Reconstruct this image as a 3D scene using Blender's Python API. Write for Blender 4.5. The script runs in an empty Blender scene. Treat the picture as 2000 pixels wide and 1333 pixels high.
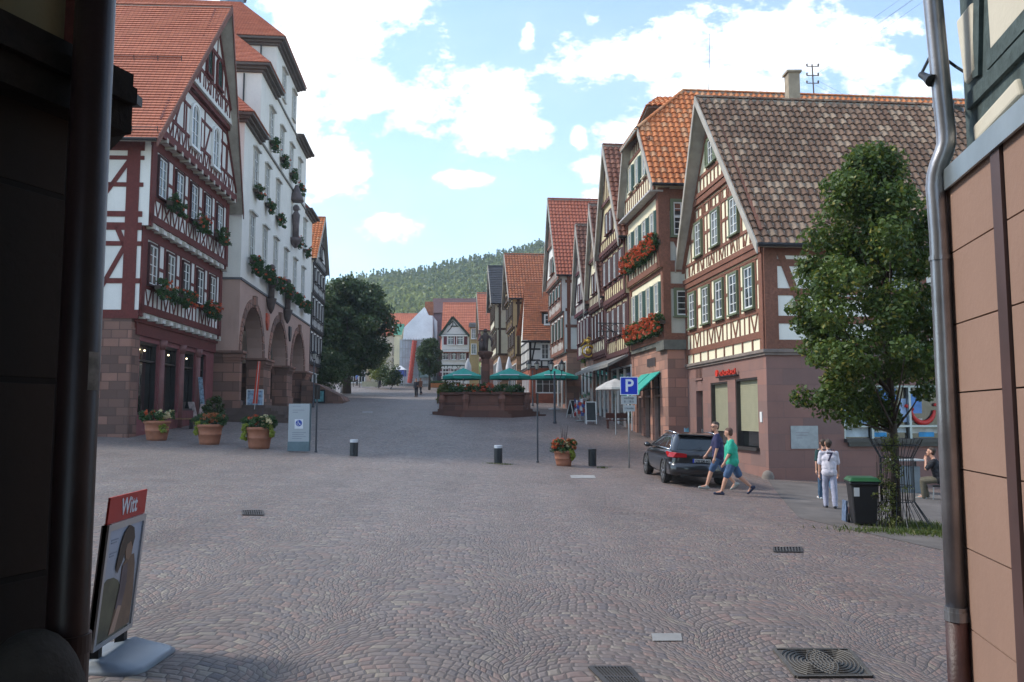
import bpy, bmesh, math, random
import numpy as np
from mathutils import Vector, Matrix
random.seed(7); RNG = np.random.default_rng(7)
SC = bpy.context.scene
COL = SC.collection
# ------------------------------------------------------------------ camera, sky, sun, exposure
FPX = 1614.0                      # focal length in photo pixels (18 mm on a 22.3 mm sensor)
TH = math.atan(144 / FPX)         # the camera looks up a little
EYE = 1.75
cam = bpy.data.cameras.new('camera'); camo = bpy.data.objects.new('camera', cam); COL.objects.link(camo)
cam.sensor_fit = 'HORIZONTAL'; cam.sensor_width = 22.3; cam.lens = 22.3 * FPX / 2000
cam.clip_start = 0.05; cam.clip_end = 3000
camo.location = (0, 0, EYE); camo.rotation_euler = (math.radians(90) + TH, 0, 0)
SC.camera = camo
SC.view_settings.view_transform = 'Standard'; SC.view_settings.look = 'None'
SC.view_settings.gamma = 1.0; SC.view_settings.use_curve_mapping = False
SC.view_settings.exposure = 1.56
SUN_AZ, SUN_EL = math.radians(-80), math.radians(43)    # ahead and to the left, behind thin cloud
sl = bpy.data.lights.new('sun', 'SUN'); so = bpy.data.objects.new('sun', sl); COL.objects.link(so)
sl.energy = 1.35; sl.angle = math.radians(11); sl.color = (1.0, 0.94, 0.84)
sv = Vector((math.sin(SUN_AZ) * math.cos(SUN_EL), math.cos(SUN_AZ) * math.cos(SUN_EL), math.sin(SUN_EL)))
so.rotation_euler = sv.to_track_quat('Z', 'Y').to_euler()
CC, CS = math.cos(TH), math.sin(TH)
def ray(u, v):                    # a photo pixel as a direction
    a = 666.5 - v
    return (u - 1000, FPX * CC - a * CS, a * CC + FPX * CS)
def at(u, v, Y):                  # the point at depth Y
    d = ray(u, v); k = Y / d[1]
    return Vector((d[0] * k, Y, d[2] * k + EYE))

world = bpy.data.worlds.new('World'); SC.world = world; world.use_nodes = True
nt = world.node_tree; nt.nodes.clear()
def wn(t, **k):
    n = nt.nodes.new(t)
    for a, b in k.items(): setattr(n, a, b)
    return n
def wl(a, b): nt.links.new(a, b)
sky = wn('ShaderNodeTexSky', sky_type='NISHITA', sun_disc=False, sun_elevation=SUN_EL, sun_rotation=SUN_AZ)
sky.air_density = 1.0; sky.dust_density = 0.6; sky.ozone_density = 1.0; sky.altitude = 300
tc = wn('ShaderNodeTexCoord')
sep = wn('ShaderNodeSeparateXYZ'); wl(tc.outputs['Generated'], sep.inputs[0])
def wmath(op, a, b=None, c=None, clamp=False):
    n = wn('ShaderNodeMath', operation=op, use_clamp=clamp)
    for i, x in enumerate((a, b, c)):
        if x is None: continue
        if isinstance(x, (int, float)): n.inputs[i].default_value = x
        else: wl(x, n.inputs[i])
    return n.outputs[0]
yy = wmath('MAXIMUM', wmath('ABSOLUTE', sep.outputs[1]), 0.12)
gx = wmath('DIVIDE', sep.outputs[0], yy); gz_ = wmath('DIVIDE', sep.outputs[2], yy)
comb = wn('ShaderNodeCombineXYZ'); wl(gx, comb.inputs[0]); wl(gz_, comb.inputs[1])
front = wmath('GREATER_THAN', sep.outputs[1], 0.0)
# cumulus banks, each at its own bearing and elevation: photo-pixel centre and radii
BLOBS = [(640, 60, 190, 150), (740, 190, 190, 110), (640, 330, 110, 90), (985, 235, 120, 105), (760, 440, 75, 42),
         (915, 350, 62, 20), (1010, 190, 70, 50), (1260, 120, 200, 90), (1500, 90, 260, 110), (1700, 130, 120, 60), (1230, 250, 110, 60),
         (1170, 330, 50, 36), (1130, 270, 26, 36), (1165, 40, 50, 28), (1030, 65, 20, 32), (1330, 60, 80, 50), (1800, 170, 120, 40),
         (1180, 385, 50, 22), (560, 240, 120, 260), (1560, 40, 260, 60), (1400, 170, 260, 60), (1650, 60, 130, 50), (2200, 60, 200, 160), (0, -300, 700, 300), (1500, -400, 500, 200), (520, -60, 260, 120)]
acc = None
for (bu, bv, ru, rv) in BLOBS:
    d = ray(bu, bv); d2 = ray(bu + ru, bv); d3 = ray(bu, bv - rv)
    cx, cz = d[0] / d[1], d[2] / d[1]; rx = abs(d2[0] / d2[1] - cx); rz = abs(d3[2] / d3[1] - cz)
    s_ = wn('ShaderNodeVectorMath', operation='SUBTRACT'); wl(comb.outputs[0], s_.inputs[0]); s_.inputs[1].default_value = (cx, cz, 0)
    m_ = wn('ShaderNodeVectorMath', operation='MULTIPLY'); wl(s_.outputs[0], m_.inputs[0]); m_.inputs[1].default_value = (1 / rx, 1 / rz, 0)
    l_ = wn('ShaderNodeVectorMath', operation='LENGTH'); wl(m_.outputs[0], l_.inputs[0])
    v_ = wmath('SUBTRACT', 1.0, l_.outputs['Value'])
    acc = v_ if acc is None else wmath('MAXIMUM', acc, v_)
back = wmath('MULTIPLY_ADD', sep.outputs[2], 0.0, 0.05)
accm = wn('ShaderNodeMix', data_type='FLOAT'); wl(front, accm.inputs[0]); wl(back, accm.inputs[2]); wl(acc, accm.inputs[3])
def wnoise(scale, detail, rough, off):
    mp = wn('ShaderNodeMapping'); mp.inputs['Location'].default_value = off; mp.inputs['Scale'].default_value = (scale, scale * 1.5, 1)
    wl(comb.outputs[0], mp.inputs[0])
    n = wn('ShaderNodeTexNoise'); n.inputs['Scale'].default_value = 1; n.inputs['Detail'].default_value = detail; n.inputs['Roughness'].default_value = rough
    wl(mp.outputs[0], n.inputs['Vector']); return n.outputs['Fac']
n1 = wmath('MULTIPLY', wmath('SUBTRACT', wnoise(10, 10, 0.68, (3, 1, 0)), 0.5), 3.9)
n2 = wmath('MULTIPLY', wmath('SUBTRACT', wnoise(3.2, 5, 0.55, (8, 4, 0)), 0.5), 1.3)
dens = wmath('ADD', wmath('ADD', accm.outputs[0], n1), n2)
mr = wn('ShaderNodeMapRange', interpolation_type='SMOOTHSTEP'); wl(dens, mr.inputs[0])
mr.inputs[1].default_value = -0.06; mr.inputs[2].default_value = 0.74
# thin veil everywhere plus a whitening towards the horizon
veil = wmath('MULTIPLY', wnoise(2.0, 6, 0.6, (1, 9, 0)), 0.22)
hor = wn('ShaderNodeMapRange'); wl(sep.outputs[2], hor.inputs[0]); hor.inputs[1].default_value = 0.0; hor.inputs[2].default_value = 0.45
hor.inputs[3].default_value = 0.10; hor.inputs[4].default_value = 0.0
cfac = wmath('MAXIMUM', mr.outputs[0], wmath('ADD', veil, hor.outputs[0]), clamp=True)
shade = wn('ShaderNodeMapRange'); wl(wnoise(6, 6, 0.6, (5, 5.1, 0)), shade.inputs[0]); shade.inputs[1].default_value = 0.3; shade.inputs[2].default_value = 0.7
cmix = wn('ShaderNodeMix', data_type='RGBA'); wl(shade.outputs[0], cmix.inputs[0])
cmix.inputs[6].default_value = (5.4, 5.6, 5.75, 1); cmix.inputs[7].default_value = (7.4, 7.35, 7.25, 1)
boost = wn('ShaderNodeVectorMath', operation='MULTIPLY'); wl(sky.outputs[0], boost.inputs[0]); boost.inputs[1].default_value = (.86, 1.02, 1.08)
smix = wn('ShaderNodeMix', data_type='RGBA'); wl(cfac, smix.inputs[0]); wl(boost.outputs[0], smix.inputs[6]); wl(cmix.outputs[2], smix.inputs[7])
bg = wn('ShaderNodeBackground'); bg.inputs[1].default_value = 0.10; wl(smix.outputs[2], bg.inputs[0])
wo = wn('ShaderNodeOutputWorld'); wl(bg.outputs[0], wo.inputs[0])

# ------------------------------------------------------------------ the lie of the land
KN = [(-40, 0.05), (0, 0), (6, -.1), (22, -.12), (28, 0.0), (32, .15), (50, 1.65), (85, 3.6), (110, 5.3), (130, 6.4), (200, 9), (260, 11)]
def _b(y):
    for (a, b), (c, d) in zip(KN, KN[1:]):
        if y <= c: return b + (d - b) * (y - a) / (c - a)
    return KN[-1][1]
def gz(x, y):
    z = (_b(y - 1.5) + _b(y) + _b(y + 1.5)) / 3
    k = .044 if y < 32 else max(.012, .044 - .032 * (y - 32) / 18)
    return z - k * max(-40, min(40, x))
def gp(u, v):                     # where a photo pixel's line meets the ground
    d = ray(u, v); t0, t = 0, 0
    for i in range(4000):
        t = i * 0.05 / abs(d[1]) * 1.0 + 1.0 / d[1]
        if EYE + d[2] * t < gz(d[0] * t, d[1] * t): break
    return Vector((d[0] * t, d[1] * t, gz(d[0] * t, d[1] * t)))
# ------------------------------------------------------------------ node helpers and materials
class NB:
    def __init__(s, name):
        s.m = bpy.data.materials.new(name); s.m.use_nodes = True; s.t = s.m.node_tree; s.t.nodes.clear()
        s.out = s.n('ShaderNodeOutputMaterial'); s.b = s.n('ShaderNodeBsdfPrincipled'); s.l(s.b.outputs[0], s.out.inputs[0])
    def n(s, t, **k):
        n = s.t.nodes.new(t)
        for a, b in k.items(): setattr(n, a, b)
        return n
    def l(s, a, b): s.t.links.new(a, b)
    def set(s, i, v):
        if hasattr(v, 'is_output') or isinstance(v, bpy.types.NodeSocket): s.l(v, i)
        else:
            if isinstance(v, tuple) and len(v) == 3 and i.type == 'RGBA': v = v + (1,)
            i.default_value = v
    def math(s, op, a, b=None, c=None, clamp=False):
        n = s.n('ShaderNodeMath', operation=op, use_clamp=clamp)
        for i, x in enumerate((a, b, c)):
            if x is not None: s.set(n.inputs[i], x)
        return n.outputs[0]
    def mix(s, f, a, b, bt='MIX'):
        n = s.n('ShaderNodeMix', data_type='RGBA', blend_type=bt)
        s.set(n.inputs[0], f); s.set(n.inputs[6], a); s.set(n.inputs[7], b); return n.outputs[2]
    def mapr(s, v, a, b, c=0.0, d=1.0, smooth=False):
        n = s.n('ShaderNodeMapRange'); 
        if smooth: n.interpolation_type = 'SMOOTHSTEP'
        for i, x in enumerate((v, a, b, c, d)): s.set(n.inputs[i], x)
        return n.outputs[0]
    def co(s, kind='Object', scale=(1, 1, 1)):
        t = s.n('ShaderNodeTexCoord'); m = s.n('ShaderNodeMapping'); s.l(t.outputs[kind], m.inputs[0]); m.inputs['Scale'].default_value = scale
        return m.outputs[0]
    def pos(s, scale=(1, 1, 1), rot=(0, 0, 0)):
        t = s.n('ShaderNodeNewGeometry'); m = s.n('ShaderNodeMapping'); s.l(t.outputs['Position'], m.inputs[0])
        m.inputs['Scale'].default_value = scale; m.inputs['Rotation'].default_value = rot
        return m.outputs[0]
    def noise(s, vec, scale, detail=4, rough=.55, dist=0.0):
        n = s.n('ShaderNodeTexNoise'); s.l(vec, n.inputs['Vector'])
        n.inputs['Scale'].default_value = scale; n.inputs['Detail'].default_value = detail; n.inputs['Roughness'].default_value = rough; n.inputs['Distortion'].default_value = dist
        return n.outputs['Fac']
    def bump(s, h, strength=.4, dist=.02):
        n = s.n('ShaderNodeBump'); n.inputs['Strength'].default_value = strength; n.inputs['Distance'].default_value = dist
        s.l(h, n.inputs['Height']); s.l(n.outputs[0], s.b.inputs['Normal'])
    def fin(s, col=None, rough=.8, metal=0.0, spec=.5):
        if col is not None: s.set(s.b.inputs['Base Color'], col)
        s.set(s.b.inputs['Roughness'], rough); s.b.inputs['Metallic'].default_value = metal
        s.b.inputs['Specular IOR Level'].default_value = spec
        return s.m
MATS = {}
def sc3(c, k): return tuple(min(1, x * k) for x in c)
def plain(name, col, rough=.6, metal=0.0, spec=.5, var=.18, nscale=3.0, bump=0.0):
    if name in MATS: return MATS[name]
    b = NB(name); p = b.pos()
    f = b.mapr(b.noise(p, nscale, 5, .6), .3, .7)
    c = b.mix(f, sc3(col, 1 - var), sc3(col, 1 + var))
    if bump: b.bump(b.noise(p, nscale * 8, 4, .6), bump, .01)
    MATS[name] = b.fin(c, rough, metal, spec); return MATS[name]
def plaster(name, col, dirt=.25):
    if name in MATS: return MATS[name]
    b = NB(name); p = b.pos()
    f = b.mapr(b.noise(p, .7, 6, .65), .35, .7)
    st = b.mapr(b.noise(b.pos((3.5, 3.5, .35)), 1.0, 5, .6), .52, .75)      # rain streaks
    g = b.mapr(b.noise(p, 11, 3, .6), .3, .7)
    c = b.mix(f, sc3(col, 1.06), sc3(col, 1 - dirt * .55))
    c = b.mix(b.math('MULTIPLY', st, dirt), c, sc3(col, .55))
    c = b.mix(b.math('MULTIPLY', g, .12), c, sc3(col, .8))
    b.bump(b.noise(p, 26, 4, .7), .25, .01)
    MATS[name] = b.fin(c, .9, 0, .25); return MATS[name]
def timber(name, col, rough=.75):
    if name in MATS: return MATS[name]
    b = NB(name); p = b.pos()
    f = b.mapr(b.noise(b.pos((5, 5, 5)), 2.2, 5, .7, .6), .3, .72)
    w = b.mapr(b.noise(p, .6, 3, .6), .35, .7)
    c = b.mix(f, sc3(col, .60), sc3(col, 1.38)); c = b.mix(b.math('MULTIPLY', w, .5), c, sc3(col, .62))
    b.bump(b.noise(b.pos((7, 7, 7)), 3, 4, .7, 1.0), .5, .01)
    MATS[name] = b.fin(c, rough, 0, .3); return MATS[name]
def stone(name, col, bw=.75, bh=.38, mortar=.018, var=.35, mk=.6, rough=.9, tint=(1.15, .95, .85), bump=.5):
    """coursed sandstone; the courses run along the wall because x and y are folded into one coordinate"""
    if name in MATS: return MATS[name]
    b = NB(name); g = b.n('ShaderNodeNewGeometry'); s = b.n('ShaderNodeSeparateXYZ'); b.l(g.outputs['Position'], s.inputs[0])
    s2 = b.n('ShaderNodeSeparateXYZ'); b.l(g.outputs['True Normal'], s2.inputs[0])
    side = b.math('GREATER_THAN', b.math('ABSOLUTE', s2.outputs[1]), .6)
    m = b.n('ShaderNodeMix', data_type='FLOAT'); b.l(side, m.inputs[0]); b.l(s.outputs[1], m.inputs[2]); b.l(s.outputs[0], m.inputs[3])
    c = b.n('ShaderNodeCombineXYZ'); b.l(m.outputs[0], c.inputs[0]); b.l(s.outputs[2], c.inputs[1])
    br = b.n('ShaderNodeTexBrick'); b.l(c.outputs[0], br.inputs['Vector']); br.inputs['Scale'].default_value = 1
    br.inputs['Brick Width'].default_value = bw; br.inputs['Row Height'].default_value = bh; br.inputs['Mortar Size'].default_value = mortar; br.inputs['Mortar Smooth'].default_value = .3
    br.inputs['Color1'].default_value = (0, 0, 0, 1); br.inputs['Color2'].default_value = (1, 1, 1, 1); br.inputs['Mortar'].default_value = (.5, .5, .5, 1)
    ran = b.n('ShaderNodeSeparateColor'); b.l(br.outputs['Color'], ran.inputs[0])
    p = b.pos(); f = b.mapr(b.noise(p, 1.6, 6, .65), .3, .7)
    k = tuple(col[i] * tint[i] for i in range(3))
    cc = b.mix(ran.outputs[0], sc3(col, 1 - var), sc3(k, 1 + var * .6))
    cc = b.mix(b.math('MULTIPLY', f, .4), cc, sc3(col, .7))
    cc = b.mix(b.math('MULTIPLY', br.outputs['Fac'], .8), cc, sc3(col, mk))
    h = b.math('SUBTRACT', b.math('MULTIPLY', b.noise(p, 14, 5, .7), .35), br.outputs['Fac'])
    b.bump(h, bump, .02)
    MATS[name] = b.fin(cc, rough, 0, .25); return MATS[name]
def tile_mat(name, c1, c2, c3, moss=.2, joint=0.0, mosscol=(.06, .055, .035)):
    """clay tiles: every tile (one unit of uv) fired to its own shade, with lichen in patches"""
    if name in MATS: return MATS[name]
    b = NB(name); uv = b.n('ShaderNodeUVMap'); fl = b.n('ShaderNodeVectorMath', operation='FLOOR')
    half = b.n('ShaderNodeVectorMath', operation='FRACTION')
    b.l(uv.outputs[0], fl.inputs[0]); b.l(uv.outputs[0], half.inputs[0])
    wnz = b.n('ShaderNodeTexWhiteNoise', noise_dimensions='2D'); b.l(fl.outputs[0], wnz.inputs['Vector'])
    r = wnz.outputs['Value']; p = b.pos()
    big = b.mapr(b.noise(p, .35, 5, .6), .35, .65); med = b.mapr(b.noise(p, 2.2, 5, .7), .45, .7)
    c = b.mix(r, c1, c2); c = b.mix(b.math('MULTIPLY', b.math('GREATER_THAN', r, .82), .8), c, c3)
    c = b.mix(b.math('MULTIPLY', big, .45), c, sc3(c1, .75))
    c = b.mix(b.math('MULTIPLY', med, moss), c, mosscol)
    sp = b.mapr(b.noise(p, 7, 4, .7), .58, .72); c = b.mix(b.math('MULTIPLY', sp, moss * 1.2), c, sc3(mosscol, .7))
    if joint:
        sx = b.n('ShaderNodeSeparateXYZ'); b.l(half.outputs[0], sx.inputs[0])
        e = b.math('LESS_THAN', b.math('MINIMUM', sx.outputs[0], b.math('SUBTRACT', 1.0, sx.outputs[0])), joint)
        c = b.mix(b.math('MULTIPLY', e, .55), c, sc3(c1, .35))
    b.bump(b.noise(p, 30, 3, .6), .2, .008)
    MATS[name] = b.fin(c, .82, 0, .3); return MATS[name]
def glass_mat(name, dark=(.02, .025, .03), light=(.33, .33, .31), amt=.55, rough=.06):
    if name in MATS: return MATS[name]
    b = NB(name); oi = b.n('ShaderNodeObjectInfo'); p = b.pos()
    wv = b.mapr(b.noise(b.pos((6, 6, .8)), 1.5, 2, .5), .42, .6)
    f = b.math('MULTIPLY', b.mapr(oi.outputs['Random'], .2, .9), amt)
    c = b.mix(b.math('MULTIPLY', f, b.math('MULTIPLY_ADD', wv, .5, .5)), dark, light)
    b.bump(b.noise(p, 1.3, 2, .5), .06, .05)
    MATS[name] = b.fin(c, rough, 0, .8); return MATS[name]
def leaf_mat(name, c1, c2, c3, trans=.35):
    if name in MATS: return MATS[name]
    b = NB(name); uv = b.n('ShaderNodeUVMap'); s = b.n('ShaderNodeSeparateXYZ'); b.l(uv.outputs[0], s.inputs[0])
    c = b.mix(s.outputs[0], c1, c2); c = b.mix(b.math('GREATER_THAN', s.outputs[1], .9), c, c3)
    b.fin(c, .5, 0, .35)
    tr = b.n('ShaderNodeBsdfTranslucent'); b.l(b.mix(.5, c, sc3(c2, 1.5)), tr.inputs[0])
    mx = b.n('ShaderNodeMixShader'); mx.inputs[0].default_value = trans; b.l(b.b.outputs[0], mx.inputs[1]); b.l(tr.outputs[0], mx.inputs[2]); b.l(mx.outputs[0], b.out.inputs[0])
    MATS[name] = b.m; return MATS[name]

# ------------------------------------------------------------------ mesh helpers
class MB:
    def __init__(s): s.v = []; s.f = []; s.uv = []; s.mi = []; s.m = 0
    def add(s, vs, fs, uvs=None):
        o = len(s.v); s.v += [tuple(p) for p in vs]
        for i, f in enumerate(fs):
            s.f.append([o + k for k in f]); s.mi.append(s.m)
            s.uv.append(uvs[i] if uvs else [(0, 0)] * len(f))
        return s
    def box(s, p, a, b, c):       # corner and three edge vectors
        p, a, b, c = Vector(p), Vector(a), Vector(b), Vector(c)
        vs = [p, p + a, p + a + b, p + b, p + c, p + a + c, p + a + b + c, p + b + c]
        fl = a.cross(b).dot(c) < 0
        fs = [(0, 3, 2, 1), (4, 5, 6, 7), (0, 1, 5, 4), (1, 2, 6, 5), (2, 3, 7, 6), (3, 0, 4, 7)]
        return s.add(vs, [f[::-1] for f in fs] if fl else fs)
    def cube(s, x0, x1, y0, y1, z0, z1): return s.box((x0, y0, z0), (x1 - x0, 0, 0), (0, y1 - y0, 0), (0, 0, z1 - z0))
    def beam(s, p, q, w, t, up=(0, 0, 1)):   # square bar from p to q: w across, t along 'up'
        p, q, up = Vector(p), Vector(q), Vector(up); d = q - p
        a = d.cross(up); a = a.normalized() * w if a.length > 1e-6 else Vector((w, 0, 0)); c = a.cross(d).normalized() * t
        return s.box(p - a / 2 - c / 2, d, a, c)
    def prism(s, pts, e):         # polygon swept by e
        e = Vector(e); pts = [Vector(p) for p in pts]; n = len(pts)
        nrm = Vector((0, 0, 0))
        for i in range(n): nrm += pts[i].cross(pts[(i + 1) % n])
        if nrm.dot(e) > 0: pts = pts[::-1]
        vs = pts + [p + e for p in pts]
        return s.add(vs, [tuple(range(n)), tuple(range(2 * n - 1, n - 1, -1))] + [(i, i + n, (i + 1) % n + n, (i + 1) % n) for i in range(n)])
    def tube(s, pts, r, n=8, caps=True):
        pts = [Vector(p) for p in pts]; rs = r if isinstance(r, (list, tuple)) else [r] * len(pts); vs = []; up = None
        for i, p in enumerate(pts):
            d = (pts[min(i + 1, len(pts) - 1)] - pts[max(i - 1, 0)]).normalized()
            if up is None: up = Vector((0, 0, 1)) if abs(d.z) < .9 else Vector((1, 0, 0))
            a = d.cross(up).normalized(); b_ = a.cross(d).normalized(); up = b_
            for k in range(n):
                t = 2 * math.pi * k / n; vs.append(p + (a * math.cos(t) + b_ * math.sin(t)) * rs[i])
        fs = [(i * n + k, i * n + (k + 1) % n, (i + 1) * n + (k + 1) % n, (i + 1) * n + k) for i in range(len(pts) - 1) for k in range(n)]
        fs = [f[::-1] for f in fs]
        if caps: fs += [tuple(range(n)), tuple(range(len(vs) - 1, len(vs) - n - 1, -1))]
        return s.add(vs, fs)
    def lathe(s, prof, c=(0, 0, 0), n=16, ph=0.0, sx=1.0):     # profile of (r, z), from the bottom up
        c = Vector(c); vs = []
        for r, z in prof:
            for k in range(n):
                t = 2 * math.pi * k / n + ph; vs.append(c + Vector((r * math.cos(t) * sx, r * math.sin(t), z)))
        fs = [(i * n + k, i * n + (k + 1) % n, (i + 1) * n + (k + 1) % n, (i + 1) * n + k) for i in range(len(prof) - 1) for k in range(n)]
        fs += [tuple(range(n - 1, -1, -1)), tuple(range(len(vs) - n, len(vs)))]
        return s.add(vs, fs)
    def ball(s, c, r, n=10, sc=(1, 1, 1)):
        return s.lathe([(r * sc[0] * math.sin(math.pi * i / n), -r * sc[2] * math.cos(math.pi * i / n)) for i in range(1, n)], c, n + 2)
    def build(s, name, mat, parent=None, smooth=False, kind=None, label=None, cat=None, group=None, local=False, link=True):
        me = bpy.data.meshes.new(name)
        off = Vector((0, 0, 0)) if (parent is None or local) else wloc(parent)
        vs = s.v if off.length == 0 else [(x - off.x, y - off.y, z - off.z) for x, y, z in s.v]
        me.from_pydata(vs, [], s.f)
        ul = me.uv_layers.new(name='UVMap'); fl = [c for f in s.uv for p in f for c in p]
        ul.data.foreach_set('uv', fl)
        for m in (mat if isinstance(mat, (list, tuple)) else [mat]): me.materials.append(m)
        if any(s.mi): me.polygons.foreach_set('material_index', s.mi)
        if smooth: me.polygons.foreach_set('use_smooth', [True] * len(s.f))
        me.update()
        o = bpy.data.objects.new(name, me)
        if link: COL.objects.link(o)
        if parent is not None: o.parent = parent
        return tag(o, label, cat, group, kind)
def wloc(o):
    v = Vector(o.location)
    while o.parent: o = o.parent; v = v + Vector(o.location)
    return v
def tag(o, label=None, cat=None, group=None, kind=None):
    for k, v in (('label', label), ('category', cat), ('group', group), ('kind', kind)):
        if v: o[k] = v
    return o
def thing(name, label, cat, loc=(0, 0, 0), rz=0.0, group=None):
    o = bpy.data.objects.new(name, None); COL.objects.link(o); o.location = loc; o.rotation_euler = (0, 0, rz); o.empty_display_size = .2
    return tag(o, label, cat, group)
KIDS = {}
def dup(root, loc=None, rz=None, label=None, scale=None):
    ch = {}
    for o in COL.objects:
        if o.parent: ch.setdefault(o.parent.name, []).append(o)
    def rec(o, par):
        c = o.copy(); COL.objects.link(c)
        if par: c.parent = par
        for k in ch.get(o.name, []): rec(k, c)
        return c
    c = rec(root, None)
    if loc is not None: c.location = loc
    if rz is not None: c.rotation_euler = (0, 0, rz)
    if scale: c.scale = (scale,) * 3
    if label: c['label'] = label
    return c
def place_mesh(name, me, parent, loc, rz, label=None):          # a shared mesh as a part
    o = bpy.data.objects.new(name, me); COL.objects.link(o); o.parent = parent; o.location = loc; o.rotation_euler = (0, 0, rz)
    return tag(o, label)

class Face:
    """a vertical plane: s along it, h = height, o = outwards"""
    def __init__(f, A, d, out, parent=None):
        f.A = Vector((A[0], A[1], 0)); f.d = Vector((d[0], d[1], 0)).normalized(); f.n = Vector((-f.d.y, f.d.x, 0)) * out; f.out = out; f.parent = parent
    def p(f, s, h, o=0.0): return f.A + f.d * s + f.n * o + Vector((0, 0, h))
    def off(f, o, parent=None):
        g = Face(f.p(0, 0, o), f.d, f.out, parent or f.parent); return g
    def box(f, mb, s0, s1, h0, h1, o0, o1): return mb.box(f.p(s0, h0, o0), f.d * (s1 - s0), f.n * (o1 - o0), (0, 0, h1 - h0))
    def bar(f, mb, a, b, w, o0=-.02, o1=.03):    # a timber in the plane from a to b
        pa, pb = f.p(a[0], a[1], o0), f.p(b[0], b[1], o0); d = pb - pa; c = d.cross(f.n).normalized() * w
        return mb.box(pa - c / 2, d, c, f.n * (o1 - o0))
    def poly(f, mb, pts, o0, o1): return mb.prism([f.p(s, h, o0) for s, h in pts], f.n * (o1 - o0))
    def uv(f, u, v, o=0.0):
        r = ray(u, v); A = f.p(0, 0, o); dx, dy = f.d.x, f.d.y
        det = -dx * r[1] + dy * r[0]; s = (A.x * r[1] - A.y * r[0]) / det; k = (A.y + s * dy) / r[1]
        return s, k * r[2] + EYE
    def rz(f): d = f.d * f.out; return math.atan2(d.y, d.x)
WIN = {}
def win_mesh(key, w, h, cas, nx, ny, mats, arch=False, transom=.0):
    if key in WIN: return WIN[key]
    C, Fm, P = MB(), MB(), MB(); cw = cas
    # casing with its sill
    for x0, x1, z0, z1 in ((-w/2-cw, -w/2, -cw*.4, h+cw), (w/2, w/2+cw, -cw*.4, h+cw), (-w/2, w/2, h, h+cw), (-w/2, w/2, -cw*.4, 0)):
        C.cube(x0, x1, -.03, .085, z0, z1)
    C.cube(-w/2-cw-.04, w/2+cw+.04, -.03, .14, -cw*.4-.06, -cw*.4)
    fw = .06
    for x0, x1, z0, z1 in ((-w/2, -w/2+fw, 0, h), (w/2-fw, w/2, 0, h), (-w/2+fw, w/2-fw, h-fw, h), (-w/2+fw, w/2-fw, 0, fw)):
        Fm.cube(x0, x1, -.02, .05, z0, z1)
    bwid = .05 if nx == 2 else .035
    for i in range(1, nx): x = -w/2 + w * i / nx; Fm.cube(x - bwid/2, x + bwid/2, -.02, .046, fw, h - fw)
    for j in range(1, ny): z = h * j / ny; Fm.cube(-w/2+fw, w/2-fw, -.02, .036, z - .014, z + .014)
    if transom: Fm.cube(-w/2+fw, w/2-fw, -.02, .052, h*transom-.035, h*transom+.035)
    P.cube(-w/2+.02, w/2-.02, -.02, .012, .02, h-.02)
    ms = []
    for mb, nm, mt in ((C, 'window', mats[0]), (Fm, 'frame', mats[1]), (P, 'pane', mats[2])):
        o = mb.build(nm + '_mesh', mt, link=False); ms.append(o.data); bpy.data.objects.remove(o)
    WIN[key] = ms; return ms
def window(face, s, h0, w, h, mats, parent, o=0.0, cas=.1, nx=2, ny=3, transom=.0, key='', shutter=None, shut_w=None, shut_shared={}):
    w, h = round(w, 2), round(h, 2)
    k = (key, w, h, cas, nx, ny, transom, mats[0].name, mats[1].name, mats[2].name)
    C, Fm, P = win_mesh(k, w, h, cas, nx, ny, mats, transom=transom)
    loc = face.p(s, h0, o) - wloc(parent)
    win = place_mesh('window', C, parent, loc, face.rz())
    place_mesh('frame', Fm, win, (0, 0, 0), 0); place_mesh('pane', P, win, (0, 0, 0), 0)
    if shutter:
        sw = shut_w or w / 2 + .02; kk = ('sh', sw, h, shutter.name)
        if kk not in WIN:
            m = MB(); m.cube(-sw/2, sw/2, 0, .035, -.02, h + .02)
            for j in range(int(h / .09)): m.box((-sw/2+.06, .035, .03 + j*.09), (sw-.12, 0, 0), (0, .012, -.02), (0, .004, .05))
            ob = m.build('shutter_mesh', shutter, link=False); WIN[kk] = ob.data; bpy.data.objects.remove(ob)
        for sg in (-1, 1):
            sd = place_mesh('shutter', WIN[kk], win, (sg * (w/2 + cas + sw/2 + .01), .03, 0), sg * -.12)
    return win

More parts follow.
